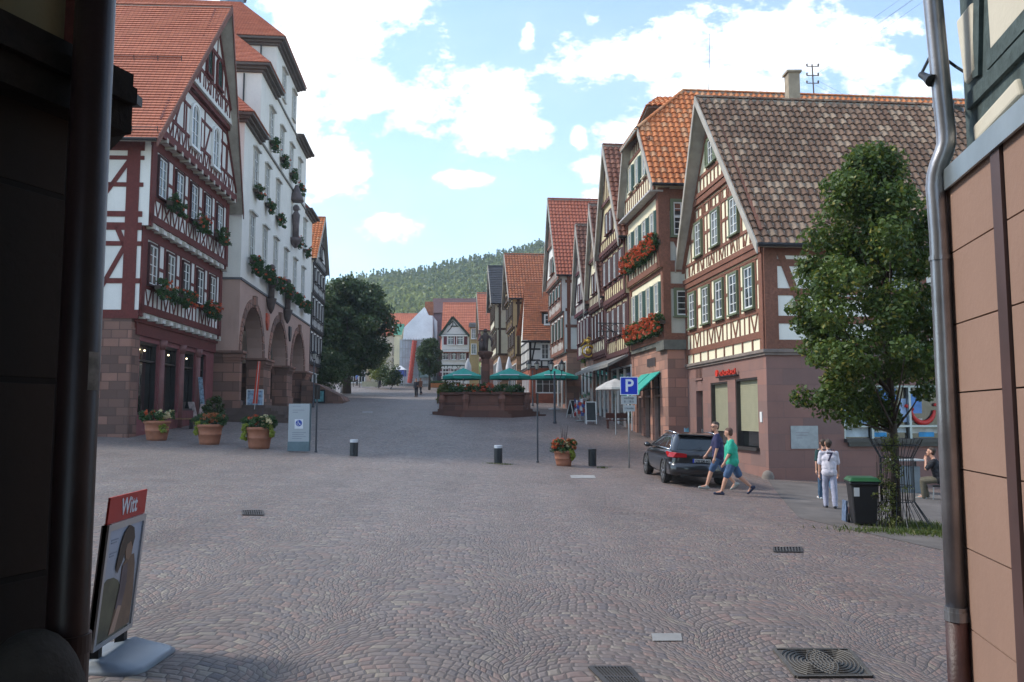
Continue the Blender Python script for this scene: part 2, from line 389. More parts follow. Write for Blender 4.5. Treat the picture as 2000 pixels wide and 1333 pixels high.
# ------------------------------------------------------------------ roofs
def slope(mb, P, U, V, length, th, tw, lim, pan=.035, lift=.045, u0=0):
    """one tiled plane: P eave corner, U along the eave, V up the slope, lim(v) -> span along U"""
    U, V = Vector(U).normalized(), Vector(V).normalized(); N = U.cross(V).normalized()
    if N.z < 0: N = -N
    rows = int(math.ceil(length / th)); q = 6 if pan else 1
    for r in range(rows):
        v0, v1 = r * th, min((r + 1) * th, length)
        if v1 - v0 < .02: continue
        a0, b0 = lim(v0); a1, b1 = lim(v1); a, b = min(a0, a1), max(b0, b1)
        if b - a < .05: continue
        if pan:
            k0, k1 = math.floor(a / tw), math.ceil(b / tw); xs = []
            for k in range(k0, k1):
                for j in range(q): xs.append(((k + j / q) * tw, k + j / q))
            xs.append((k1 * tw, k1))
        else:
            n = max(1, int((b - a) / 3)); xs = [(a + (b - a) * i / n, (a + (b - a) * i / n) / tw) for i in range(n + 1)]
        lo, hi, ri = [], [], []
        jit = random.uniform(-.004, .004)
        for x, c in xs:
            w_ = pan * (1.6 * abs(math.sin(math.pi * c)) - .8) if pan else 0
            x0 = min(max(x, a0), b0); x1 = min(max(x, a1), b1)
            lo.append(P + U * x0 + V * v0 + N * (w_ + lift + jit)); hi.append(P + U * x1 + V * v1 + N * (w_ * .8)); ri.append(P + U * x0 + V * (v0 + .01) + N * (w_ - .012))
        n = len(xs); vs = lo + hi + ri; fs = []; uvs = []
        for i in range(n - 1):
            if (lo[i] - lo[i + 1]).length < 1e-4 and (hi[i] - hi[i + 1]).length < 1e-4: continue
            c0, c1 = xs[i][1] + u0 + .001, xs[i + 1][1] + u0 - .001
            fs.append((i, i + 1, n + i + 1, n + i)); uvs.append([(c0, r + .02), (c1, r + .02), (c1, r + .97), (c0, r + .97)])
            fs.append((2 * n + i, 2 * n + i + 1, i + 1, i)); uvs.append([(c0, r + .02), (c1, r + .02), (c1, r + .05), (c0, r + .05)])
        if (U.cross(V)).dot(Vector((0, 0, 1))) < 0: fs = [f[::-1] for f in fs]; uvs = [u[::-1] for u in uvs]
        mb.add(vs, fs, uvs)
def ridge_cap(mb, p, q, r=.11, step=.35):
    p, q = Vector(p), Vector(q); d = (q - p); L = d.length; d.normalize(); sd = d.cross(Vector((0, 0, 1))).normalized(); up = sd.cross(d)
    n = int(L / step)
    for i in range(n):
        a = p + d * (L * i / n); b = p + d * (L * (i + 1.08) / n); vs = []
        for (c, rr) in ((a, r), (b, r * .86)):
            for k in range(6):
                t = math.pi * k / 5; vs.append(c + sd * math.cos(t) * rr + up * (math.sin(t) * rr - .02))
        mb.add(vs, [(k, k + 1, k + 7, k + 6) for k in range(5)], [[(i + .1, .1), (i + .9, .1), (i + .9, .9), (i + .1, .9)]] * 5)

# ------------------------------------------------------------------ leaves
def leaf_mesh(name, centres, radii, per, size, mat, parent=None, flat=.35, seed=1, **kw):
    """leaf blades scattered through clumps; one mesh"""
    g = np.random.default_rng(seed); c = np.repeat(np.array(centres, float), per, axis=0); rr = np.repeat(np.array(radii, float), per)
    n = len(c); d = g.normal(size=(n, 3)); d /= np.linalg.norm(d, axis=1)[:, None]
    rad = rr * g.uniform(.25, 1.0, n) ** .6
    pos = c + d * rad[:, None] * np.array([1, 1, .8])
    nr = d * .6 + g.normal(size=(n, 3)) * .55 + np.array([0, 0, flat]); nr /= np.linalg.norm(nr, axis=1)[:, None]
    t = np.cross(nr, g.normal(size=(n, 3))); t /= np.linalg.norm(t, axis=1)[:, None]; b = np.cross(nr, t)
    sz = (size * g.uniform(.6, 1.25, n))[:, None]
    v = np.empty((n, 4, 3)); v[:, 0] = pos - t * sz; v[:, 1] = pos - b * sz * .62 + nr * sz * .18; v[:, 2] = pos + t * sz * 1.1; v[:, 3] = pos + b * sz * .62 + nr * sz * .18
    if parent is not None: v -= np.array(wloc(parent))
    me = bpy.data.meshes.new(name); me.vertices.add(n * 4); me.loops.add(n * 4); me.polygons.add(n)
    me.vertices.foreach_set('co', v.reshape(-1)); me.loops.foreach_set('vertex_index', np.arange(n * 4, dtype=np.int32))
    me.polygons.foreach_set('loop_start', np.arange(0, n * 4, 4, dtype=np.int32))
    ul = me.uv_layers.new(name='UVMap'); cl = np.repeat(g.uniform(0, 1, len(centres)), per) * .5 + g.uniform(0, 1, n) * .5
    u = np.stack([np.repeat(cl, 4), np.repeat(g.uniform(0, 1, n), 4)], 1); ul.data.foreach_set('uv', u.reshape(-1))
    me.materials.append(mat); me.update(); me.validate()
    o = bpy.data.objects.new(name, me); COL.objects.link(o)
    if parent is not None: o.parent = parent
    return tag(o, **kw)
# ------------------------------------------------------------------ the square's setts
def paving_mat():
    b = NB('granite setts'); g = b.n('ShaderNodeNewGeometry'); s = b.n('ShaderNodeSeparateXYZ'); b.l(g.outputs['Position'], s.inputs[0])
    p = b.pos()
    wob = b.n('ShaderNodeTexNoise'); b.l(p, wob.inputs['Vector']); wob.inputs['Scale'].default_value = .62; wob.inputs['Detail'].default_value = 3
    wsp = b.n('ShaderNodeSeparateColor'); b.l(wob.outputs['Color'], wsp.inputs[0])
    x = b.math('ADD', s.outputs[0], b.math('MULTIPLY', b.math('SUBTRACT', wsp.outputs[0], .5), .75))
    y = b.math('ADD', s.outputs[1], b.math('MULTIPLY', b.math('SUBTRACT', wsp.outputs[1], .5), .75))
    W = 1.6                                                # one fan of the segmental arcs
    xr = b.math('DIVIDE', x, W); col = b.math('FLOOR', xr); fx = b.math('SUBTRACT', b.math('FRACT', xr), .5)
    arc = b.math('MULTIPLY', b.math('MULTIPLY', fx, fx), 2.1)
    v = b.math('DIVIDE', b.math('ADD', y, arc), .098)
    row = b.math('FLOOR', v); fv = b.math('FRACT', v)
    jit = b.n('ShaderNodeTexWhiteNoise', noise_dimensions='2D'); cj = b.n('ShaderNodeCombineXYZ'); b.l(col, cj.inputs[0]); b.l(row, cj.inputs[1]); b.l(cj.outputs[0], jit.inputs['Vector'])
    slope_ = b.math('SQRT', b.math('MULTIPLY_ADD', b.math('MULTIPLY', fx, fx), 6.0, 1.0))
    u = b.math('ADD', b.math('DIVIDE', b.math('MULTIPLY', b.math('MULTIPLY', fx, slope_), W), .122), b.math('MULTIPLY', jit.outputs['Value'], 7.3))
    st = b.math('FLOOR', u); fu = b.math('FRACT', u)
    cc = b.n('ShaderNodeCombineXYZ'); b.l(st, cc.inputs[0]); b.l(row, cc.inputs[1]); b.l(col, cc.inputs[2])
    w1 = b.n('ShaderNodeTexWhiteNoise', noise_dimensions='3D'); b.l(cc.outputs[0], w1.inputs['Vector'])
    rc = b.n('ShaderNodeSeparateColor'); b.l(w1.outputs['Color'], rc.inputs[0])
    eu = b.math('MULTIPLY', b.math('MINIMUM', fu, b.math('SUBTRACT', 1.0, fu)), 1.06); ev = b.math('MINIMUM', fv, b.math('SUBTRACT', 1.0, fv))
    e = b.math('ADD', b.math('MINIMUM', eu, ev), b.math('MULTIPLY', b.math('SUBTRACT', b.noise(p, 22, 3, .6), .5), .07))
    big = b.mapr(b.noise(p, .13, 5, .6), .38, .62); med = b.mapr(b.noise(p, .55, 5, .65), .4, .66)
    th = b.math('MULTIPLY_ADD', med, .045, .045)
    joint = b.mapr(e, .02, th, 1.0, 0.0, True)
    c = b.mix(rc.outputs[0], (.140, .111, .102), (.184, .150, .135))
    c = b.mix(b.math('MULTIPLY', b.math('GREATER_THAN', rc.outputs[1], .80), .55), c, (.235, .150, .125))   # reddish porphyry
    c = b.mix(b.math('MULTIPLY', b.math('LESS_THAN', rc.outputs[1], .10), .6), c, (.26, .23, .18))
    c = b.mix(b.math('MULTIPLY', b.math('GREATER_THAN', rc.outputs[2], .85), .5), c, (.105, .105, .125))
    # the right side of the square is laid in redder stone
    red = b.mapr(b.math('ADD', s.outputs[0], b.math('MULTIPLY', b.math('SUBTRACT', big, .5), 5.0)), -3.0, 5.0)
    c = b.mix(b.math('MULTIPLY', red, .45), c, b.mix(1.0, c, (1.12, .86, .80), 'MULTIPLY'))
    c = b.mix(b.math('MULTIPLY', big, .22), c, (.19, .18, .175)); c = b.mix(b.math('MULTIPLY', med, .22), c, (.10, .088, .088))
    dirt = b.mapr(b.noise(p, 5, 5, .7), .45, .75); c = b.mix(b.math('MULTIPLY', dirt, .3), c, (.12, .105, .095))
    jc = b.mix(b.mapr(b.noise(p, .8, 3, .5), .45, .6), (.032, .028, .026), (.075, .066, .058))
    c = b.mix(b.math('MULTIPLY', joint, .9), c, jc)
    tr = b.mapr(b.noise(b.pos((.55, .07, 1), (0, 0, .12)), 1.0, 4, .6), .35, .68); c = b.mix(b.math('MULTIPLY', tr, .30), c, b.mix(1.0, c, (1.45, 1.42, 1.40), 'MULTIPLY'))
    pt = b.mapr(b.noise(p, .33, 2, .4), .60, .64); c = b.mix(b.math('MULTIPLY', pt, .30), c, b.mix(1.0, c, (.70, .64, .62), 'MULTIPLY'))
    wear = b.math('MULTIPLY', b.noise(p, 40, 4, .7), .22)
    dome = b.mapr(e, 0.0, .28, 0.0, 1.0, True)
    h = b.math('ADD', b.math('ADD', dome, wear), b.math('MULTIPLY', rc.outputs[0], .35))
    b.bump(h, .55, .016)
    return b.fin(c, b.math('MULTIPLY_ADD', rc.outputs[2], .22, .50), 0, .45)
def ground_mesh():
    mb = MB(); xs = [-90, -60, -45, -36] + [-30 + i * 1.5 for i in range(41)] + [36, 45, 60, 90]
    ys = [-14, -8, -4] + [i * 1.0 for i in range(0, 70)] + [70 + i * 3 for i in range(64)]
    nx = len(xs); vs = [(x, y, gz(x, y)) for y in ys for x in xs]
    fs = [(j * nx + i, j * nx + i + 1, (j + 1) * nx + i + 1, (j + 1) * nx + i) for j in range(len(ys) - 1) for i in range(nx - 1)]
    mb.add(vs, fs); return mb
ground_mesh().build('ground', paving_mat(), smooth=True, kind='structure')
# wooded hill beyond the town
def hillz(x, y):
    r = max(0, (y - 200) / 300); ridge = 84 + .155 * (x + 19) + 3.5 * math.sin(x * .021 + 1) + 2.0 * math.sin(x * .06)
    t = min(1, r); t = t * t * (3 - 2 * t)
    return 9 + (ridge - 9) * t + 1.2 * math.sin(x * .09 + y * .05)
mb = MB(); xs = list(range(-420, 421, 20)); ys = list(range(190, 621, 15)); nx = len(xs)
mb.add([(x, y, hillz(x, y) - 1.0) for y in ys for x in xs], [(j * nx + i, j * nx + i + 1, (j + 1) * nx + i + 1, (j + 1) * nx + i) for j in range(len(ys) - 1) for i in range(nx - 1)])
mb.build('hill', plain('hill soil', (.09, .12, .035), .95, var=.4, nscale=.1), smooth=True, kind='structure')
def forest():
    g = np.random.default_rng(11); V = []; Q = []; U = []; nv = 0
    for k in range(14000):
        y = 215 + 300 * g.uniform() ** .8; x = g.uniform(-.30, .36) * y
        if x > .12 * y and g.uniform() < .6: continue
        z = hillz(x, y) - 1; con = g.uniform() < (.18 + .6 * (y > 440)); r = g.uniform(1.5, 2.9) * (.62 if con else 1.0); h = g.uniform(6, 10) * (1.25 if con else .85)
        n = 30; sh = min(1, max(0, .5 + .28 * math.sin(x * .031 + y * .013) + .22 * math.sin(y * .05 - x * .02 + 2) + g.normal() * .22)); vv = g.normal(size=(n, 3)); vv /= np.linalg.norm(vv, axis=1)[:, None]; vv[:, 2] = np.abs(vv[:, 2]) * 1.2 - .35
        if con: t = g.uniform(0, 1, n); a = g.uniform(0, 6.28, n); c = np.stack([np.cos(a) * r * (1.02 - t), np.sin(a) * r * (1.02 - t), t * h], 1); nr = np.stack([np.cos(a), np.sin(a), np.full(n, .5)], 1)
        else: c = vv * np.array([r, r, r * 1.15]) + np.array([0, 0, h - r * 1.2]); nr = vv.copy()
        nr = nr + g.normal(size=(n, 3)) * .5; nr /= np.linalg.norm(nr, axis=1)[:, None]
        t1 = np.cross(nr, g.normal(size=(n, 3))); t1 /= np.linalg.norm(t1, axis=1)[:, None]; b1 = np.cross(nr, t1); s = r * (.33 if not con else .42) * g.uniform(.6, 1.3, (n, 1))
        c = c + np.array([x, y, z]); q = np.stack([c - t1 * s, c - b1 * s, c + t1 * s, c + b1 * s], 1); V.append(q.reshape(-1, 3))
        hue = (.05 + .2 * sh) if con else (.35 + .65 * sh); U.append(np.stack([np.full(n * 4, hue), np.full(n * 4, .5)], 1)); nv += n * 4
    V = np.concatenate(V); U = np.concatenate(U); me = bpy.data.meshes.new('forest'); nq = nv // 4
    me.vertices.add(nv); me.loops.add(nv); me.polygons.add(nq); me.vertices.foreach_set('co', V.reshape(-1)); me.loops.foreach_set('vertex_index', np.arange(nv, dtype=np.int32))
    me.polygons.foreach_set('loop_start', np.arange(0, nv, 4, dtype=np.int32)); me.uv_layers.new(name='UVMap').data.foreach_set('uv', U.reshape(-1))
    me.materials.append(leaf_mat('forest leaves', (.045, .085, .035), (.27, .30, .075), (.2, .22, .06), .3)); me.update()
    o = bpy.data.objects.new('forest', me); COL.objects.link(o)
    tag(o, 'mixed woodland covering the hillside behind the town roofs', 'forest', kind='stuff')
forest()

def sheet(name, pts, mat, lift=.006, n=6, kind=None, **kw):
    """a thin patch following the ground: pts are four ground corners"""
    a, b, c, d = [Vector(p) for p in pts]; mb = MB(); vs = []
    for j in range(n + 1):
        for i in range(n + 1):
            p = (a.lerp(b, i / n)).lerp(d.lerp(c, i / n), j / n); vs.append((p.x, p.y, gz(p.x, p.y) + lift))
    mb.add(vs, [(j * (n + 1) + i, j * (n + 1) + i + 1, (j + 1) * (n + 1) + i + 1, (j + 1) * (n + 1) + i) for j in range(n) for i in range(n)],
           [[(i / n, j / n), ((i + 1) / n, j / n), ((i + 1) / n, (j + 1) / n), (i / n, (j + 1) / n)] for j in range(n) for i in range(n)])
    return mb.build(name, mat, kind=kind, **kw)

# ------------------------------------------------------------------ shared materials
CREAM = plaster('cream plaster', (.80, .73, .53), .15)
WHITEP = plaster('white plaster', (.72, .71, .68), .18)
BROWNRED = timber('oxblood timber', (.215, .092, .060))
REDTIM = timber('dark red timber', (.135, .032, .028))
BLACKT = timber('black timber', (.030, .026, .026))
PINK = stone('red sandstone', (.34, .205, .165), .9, .42)
PURPLE = stone('purple sandstone', (.235, .150, .135), 1.3, .55, .010, .12, .8)
MOSSST = stone('weathered sandstone', (.20, .135, .115), .8, .4, .02, .45, .5)
GREENP = plain('green window paint', (.125, .15, .085), .55, var=.15)
DGREEN = plain('dark green shutter paint', (.020, .060, .045), .5)
BURG = plain('burgundy shutter paint', (.085, .022, .030), .5)
BROWNSH = plain('brown shutter paint', (.075, .030, .022), .55)
WHITEW = plain('white window paint', (.70, .70, .68), .4, var=.05)
CREAMW = plain('cream window paint', (.62, .56, .42), .5, var=.06)
GLASS = glass_mat('window glass')
DGLASS = glass_mat('shop glass', (.010, .012, .013), (.10, .085, .07), .5, .04)
GREYB = plain('grey soffit boards', (.36, .33, .29), .8, var=.2, nscale=2)
BROWNB = plain('brown soffit boards', (.10, .07, .055), .8, var=.2)
DARK = plain('dark interior', (.012, .010, .010), .9)
ZINC = plain('zinc sheet', (.33, .37, .38), .38, .75, var=.12)
IRON = plain('black iron', (.018, .019, .022), .45, .3)
STEEL = plain('galvanised steel', (.42, .43, .43), .42, .6, var=.1)
T_OLD = tile_mat('old brown tiles', (.150, .086, .058), (.275, .175, .120), (.34, .25, .18), .34, mosscol=(.085, .070, .050))
T_ORANGE = tile_mat('orange tiles', (.54, .175, .065), (.70, .27, .11), (.55, .33, .19), .12)
T_RED = tile_mat('plain red tiles', (.52, .175, .105), (.60, .215, .13), (.46, .15, .095), .06, .07)
T_BROWN = tile_mat('brown red tiles', (.19, .085, .06), (.30, .13, .09), (.34, .17, .12), .25)
T_RUST = tile_mat('rusty flat tiles', (.36, .12, .06), (.46, .17, .08), (.26, .10, .06), .5, .06, (.17, .085, .05))
T_REDF = tile_mat('red interlocking tiles', (.42, .13, .08), (.48, .16, .10), (.38, .115, .075), .12, .08)
LEAF = leaf_mat('geranium leaves', (.020, .055, .018), (.050, .115, .030), (.09, .15, .04))
REDF = leaf_mat('red geranium petals', (.46, .045, .020), (.62, .13, .04), (.6, .2, .07), .25)
PINKF = leaf_mat('mixed petals', (.45, .05, .04), (.55, .32, .20), (.6, .5, .3), .25)
LIME = leaf_mat('lime trailing leaves', (.20, .26, .03), (.34, .38, .06), (.4, .42, .1), .3)

def holed_wall(face, mb, s0, s1, h0, h1, holes, o0=-.35, o1=0.0):
    xs = sorted({s0, s1} | {min(max(x, s0), s1) for h in holes for x in h[:2]})
    for a, b in zip(xs, xs[1:]):
        m = (a + b) / 2; cuts = sorted([(h[2], h[3]) for h in holes if h[0] < m < h[1]]); z = h0
        for c0, c1 in cuts:
            if c0 > z: face.box(mb, a, b, z, c0, o0, o1)
            z = max(z, c1)
        if z < h1: face.box(mb, a, b, z, h1, o0, o1)
def arch_fill(face, mb, c, r, hs, top, o0, o1, n=14):
    """wall above a round-headed opening centred at c, from springing hs up to top"""
    for i in range(n):
        t0, t1 = math.pi * i / n, math.pi * (i + 1) / n; a0, a1 = c - r * math.cos(t0), c - r * math.cos(t1)
        face.poly(mb, [(a0, hs + r * math.sin(t0)), (a1, hs + r * math.sin(t1)), (a1, top), (a0, top)], o0, o1)
def studs(face, mb, s0, s1, h0, h1, step, w=.13, clip=None, o=.035, skip=()):
    n = max(1, round((s1 - s0) / step))
    for i in range(n + 1):
        s = s0 + (s1 - s0) * i / n; t = min(h1, clip(s)) if clip else h1
        if t > h0 + .1 and not any(a < s < b for a, b in skip): face.bar(mb, (s, h0), (s, t), w, -.02, o)
def zig(face, mb, s0, s1, h0, h1, step, kinds='V|', w=.10, clip=None, o=.028):
    n = max(1, round((s1 - s0) / step))
    for i in range(n):
        a = s0 + (s1 - s0) * i / n; b = s0 + (s1 - s0) * (i + 1) / n; k = kinds[i % len(kinds)]; m = (a + b) / 2; q = (b - a) * .18
        if clip and (clip(a) < h1 or clip(b) < h1): k = '|'
        if clip and clip(m) < h0 + .2: continue
        t = min(h1, clip(m)) if clip else h1
        if k == 'V': face.bar(mb, (a + q, h1), (m, h0), w, -.02, o); face.bar(mb, (b - q, h1), (m, h0), w, -.02, o + .002)
        elif k == 'A': face.bar(mb, (a + q, h0), (m, h1), w, -.02, o); face.bar(mb, (b - q, h0), (m, h1), w, -.02, o + .002)
        elif k == 'X': face.bar(mb, (a + q, h1), (b - q, h0), w, -.02, o); face.bar(mb, (b - q, h1), (a + q, h0), w, -.02, o + .002)
        elif k == '/': face.bar(mb, (a + q, h0), (b - q, h1), w, -.02, o)
        elif k == '\\': face.bar(mb, (a + q, h1), (b - q, h0), w, -.02, o)
        elif k == '|': face.bar(mb, (m, h0), (m, t), w, -.02, o)
def beam_ends(face, mb, s0, s1, h, step, size=.2, o0=0.0, o1=.25):
    n = round((s1 - s0) / step)
    for i in range(n + 1): s = s0 + (s1 - s0) * i / n; face.box(mb, s - size / 2, s + size / 2, h - size, h, o0, o1)

class House: pass
def gable_house(name, label, cat, A, d, out, W, levels, gables, he, ha, depth, tiles, ov=.5, vb=.5, vt=.5, bargew=.28, soffit=GREYB, bargem=GREYB, hip=None, s_near=0.0, group=None, both=True, rafters=True):
    """levels: (h0, h1, jetty, material, part name) boxes; gables: the same inside the roof triangle"""
    H = House(); base = Face(A, d, out); zb = gz(A[0], A[1])
    H.root = thing(name, label, cat, (A[0], A[1], zb), group=group); H.f = base; H.W = W; H.he = he; H.ha = ha
    mid = W / 2; run = mid + ov; k = (ha - he) / run
    H.line = lambda s, drop=.16: ha - drop - k * abs(s - mid)
    H.verge = lambda z: vb + (vt - vb) * max(0, (z - he) / (ha - he))
    for (h0, h1, off, mt, pn) in levels:
        mb = MB(); base.box(mb, s_near, W, h0, h1, -depth, off); mb.build(pn, mt, H.root)
    for (h0, h1, off, mt, pn) in gables:
        def span(h): x = (ha - .16 - h) / k; return max(s_near, mid - x), min(W, mid + x)
        if hip and h1 > hip[0]: h1 = hip[0] - .12
        if h1 >= ha - .2: a0, b0 = span(h0); pts = [(a0, h0), (b0, h0)] + ([(b0, H.line(b0))] if b0 >= W else []) + [(mid, ha - .16)] + ([(a0, H.line(a0))] if a0 <= s_near else [])
        else:
            a0, b0 = span(h0); a1, b1 = span(h1); pts = [(a0, h0), (b0, h0)]
            if b0 >= W and b1 < W: pts.append((W, H.line(W)))
            pts += [(b1, h1), (a1, h1)]
            if a0 <= s_near and a1 > s_near: pts.append((s_near, H.line(s_near)))
        mb = MB(); base.poly(mb, pts, -depth, off); mb.build(pn, mt, H.root)
    tmat, th, tw, pan = tiles; mb = MB(); n = base.n; slab = MB(); L = math.hypot(run, ha - he)
    def lim(v):
        z = he + (ha - he) * v / L; b = H.verge(min(z, hip[0]) if hip else z)
        if hip and z > hip[0]: b = H.verge(hip[0]) - hip[1] * (z - hip[0]) / (ha - hip[0])
        return 0, depth + b
    for sg in ((1, -1) if both else (1,)):
        P = base.p(-ov if sg > 0 else W + ov, he, -depth); V = (base.d * run * sg + Vector((0, 0, ha - he))).normalized()
        slope(mb, P, n, V, L, th, tw, lim, pan); N = n.cross(V); N = -N if N.z < 0 else N
        vs = [0, L] if not hip else [0, L * (hip[0] - he) / (ha - he), L]
        ring = [P + n * lim(v)[0] + V * v for v in vs] + [P + n * lim(v)[1] + V * v for v in vs[::-1]]
        slab.prism([q - N * .03 for q in ring], -N * .10)
    top = base.p(mid, ha + .02, -depth); front = base.p(mid, ha + .02, lim(L)[1] - depth); ridge_cap(mb, front, top)
    if hip:
        hz, bk = hip; x = (ha - hz) / k; o = H.verge(hz); a = base.p(mid - x - .1, hz - .1, o + .12); U = base.d; V = (n * -bk + Vector((0, 0, ha - hz))).normalized(); HL = math.hypot(bk, ha - hz)
        slope(mb, a, U, V, HL, th, tw, lambda v: ((x + .1) * v / HL, (x + .1) * (2 - v / HL)), pan)
        for sx in (-1, 1): ridge_cap(mb, base.p(mid + sx * (x + .08), hz, o + .05), front, .10)
    H.roof = mb.build('roof', tmat, H.root); slab.build('soffit', soffit, H.roof)
    bg = MB()
    for sx in (-1, 1):
        ztop = hip[0] if hip else ha; se = mid + sx * run; sa = mid + sx * ((ha - ztop) / k)
        a0, a1 = base.p(se, he + .05, vb), base.p(sa, ztop + .05, H.verge(ztop)); dn = Vector((0, 0, -bargew / max(.35, math.cos(math.atan(k)))))
        bg.prism([a0, a1, a1 + dn, a0 + dn], n * .05)
    if hip: x = (ha - hip[0]) / k; bg.beam(base.p(mid - x, hip[0] - .05, H.verge(hip[0]) + .1), base.p(mid + x, hip[0] - .05, H.verge(hip[0]) + .1), .08, .2)
    bg.build('bargeboard', bargem, H.root)
    if pan or True:
        gt = MB(); gt.tube([base.p(-ov - .05, he - .02, -depth), base.p(-ov - .05, he - .02, vb)], .07, 8); gt.build('gutter', IRON, H.root)
    return H
def side_face(H, W=0.0):          # the wall that faces the camera
    f = H.f; g = Face((0, 0), (1, 0), 1); g.A = f.p(0, 0, 0); g.d = -f.n; g.n = -f.d; g.out = 1 if Vector((-g.d.y, g.d.x, 0)).dot(g.n) > 0 else -1; g.parent = H.root
    return g
GW = (GREENP, WHITEW, GLASS)
PAN = lambda m, th=.32, tw=.26, a=.035: (m, th, tw, a)
FLAT = lambda m, th=.17, tw=.18: (m, th, tw, 0)
RD = (-.0886, 1)
# ------------------------------------------------------------------ the green-framed corner house on the right
W1 = 8.9
H = gable_house('half_timbered_house', 'cream half-timbered corner house with green window frames and mossy brown roof', 'house', (8.53, 27.7), RD, +1, W1,
    [(3.95, 7.42, 0, CREAM, 'wall')], [(7.42, 10.75, .06, CREAM, 'gable_wall'), (10.75, 99, .16, CREAM, 'gable_wall')], 7.42, 14.40, 12.6,
    PAN(T_OLD, .37, .29, .070), ov=.55, vb=.40, vt=.80, bargew=.22, bargem=GREYB)
R1 = H; f = H.f; root = H.root; S = side_face(H)
g0 = gz(8.5, 27.7) - .6
doorh = [(.80, 2.95, .62, 3.05), (3.78, 5.75, .62, 3.02), (6.75, 7.65, -.2, 2.75)]
mb = MB(); holed_wall(f, mb, 0, W1, g0, 3.75, doorh)
arch_fill(f, mb, 7.2, .45, 2.75, 3.75, -.35, 0.0)
f.box(mb, 6.70, 7.70, 3.2, 3.28, 0, .05)
win_holes = [(2.65, 6.35, .95, 2.75)]
holed_wall(S, mb, .352, 13, g0 - .5, 3.75, win_holes, -.35, 0.0)
mb.box(f.p(.3, g0 - .5, -12.9), f.d * .02, f.n * 12.5, (0, 0, .01))
mb.build('ground_floor', PURPLE, root)
mb = MB(); f.box(mb, .36, W1 - .02, g0 - .4, 3.74, -12.5, -.55); mb.build('shop_interior', DARK, root)
mb = MB(); f.box(mb, -.08, W1, 3.75, 3.84, -12.6, .07); f.box(mb, -.13, W1, 3.84, 3.95, -12.6, .13); mb.build('cornice', plain('cornice stone', (.19, .15, .13), .85, var=.25), root)
# roller shutters over the shop windows, display glass below the first
for (a, b, c0, c1) in doorh[:2]:
    sh = MB(); z = c0 + (.55 if a < 1 else .5)
    while z < c1 - .01: f.box(sh, a + .06, b - .06, z, z + .045, -.2, -.165); f.box(sh, a + .06, b - .06, z + .045, z + .06, -.2, -.18); z += .06
    o_ = sh.build('roller_shutter', plain('beige shutter slats', (.36, .34, .23), .5, var=.08), root)
    gl = MB(); f.box(gl, a + .06, b - .06, c0, c0 + .56, -.26, -.24); gl.build('shop_window', DGLASS, root)
    rv = MB(); 
    for q in ((a - .0, a + .06), (b - .06, b)): f.box(rv, q[0], q[1], c0, c1, -.3, -.03)
    f.box(rv, a, b, c1 - .07, c1, -.3, -.02); f.box(rv, a - .05, b + .05, c0 - .12, c0, -.3, .12); rv.build('shutter_frame', plain('dark bronze', (.035, .03, .028), .5), root)
dr = MB(); f.box(dr, 6.8, 7.6, g0, 2.75, -.28, -.22); arch_fill(f, dr, 7.2, .4, 2.75, 2.76, -.28, -.22); f.poly(dr, [(7.2 + .42 * math.cos(t * math.pi / 12), 2.75 + .42 * math.sin(t * math.pi / 12)) for t in range(13)], -.28, -.22)
dd = dr.build('door', plain('dark oak door', (.045, .032, .028), .6), root); hd = MB(); f.box(hd, 7.5, 7.54, 1.0, 1.15, -.22, -.17); hd.build('handle', STEEL, dd)
# timber of the street front
mb = MB(); line = H.line
f.bar(mb, (0, 4.47), (W1, 4.47), .24, -.02, .05); f.bar(mb, (0, 5.30), (W1, 5.30), .16, -.02, .045); f.bar(mb, (0, 7.36), (W1, 7.36), .20, -.02, .12); f.bar(mb, (0, 7.16), (W1, 7.16), .07, -.02, .05)
studs(f, mb, .15, W1 - .1, 3.95, 4.35, .95, .10)
zig(f, mb, .45, W1 - .2, 4.6, 5.22, .9, ['V', '|', 'V', '|', 'V'], .075); studs(f, mb, .45, W1 - .2, 4.6, 5.22, .9, .08)
wpx = [(1466, 517, 607), (1437, 534, 619), (1410, 552, 629), (1385, 565, 640), (1363, 578, 648)]
ws = []
for (u, v0, v1) in wpx:
    s, h1 = f.uv(u, v0); _, h0 = f.uv(u, v1); ws.append(s)
ws = [1.2, 2.75, 4.3, 5.95, 7.75]
for s in ws:
    window(f, s, 5.50, .80, 1.46, GW, root, .035, .075, 2, 4, transom=.0)
    for sg in (-1, 1): f.bar(mb, (s + sg * .56, 5.3), (s + sg * .56, 7.2), .09, -.02, .04)
    f.bar(mb, (s - .56, 7.08), (s + .56, 7.08), .07, -.02, .035)
for a, b in zip(ws, ws[1:]): f.bar(mb, ((a + .62), 6.3), ((b - .62), 6.3), .12, -.02, .03)
f.bar(mb, (.16, 3.95), (.16, 7.5), .32, -.02, .07); f.bar(mb, (W1 - .12, 3.95), (W1 - .12, 7.5), .24, -.02, .07)
f.bar(mb, (.32, 6.3), (.58, 6.3), .12, -.02, .03); f.bar(mb, (W1 - .6, 6.3), (W1 - .2, 6.3), .12, -.02, .03)
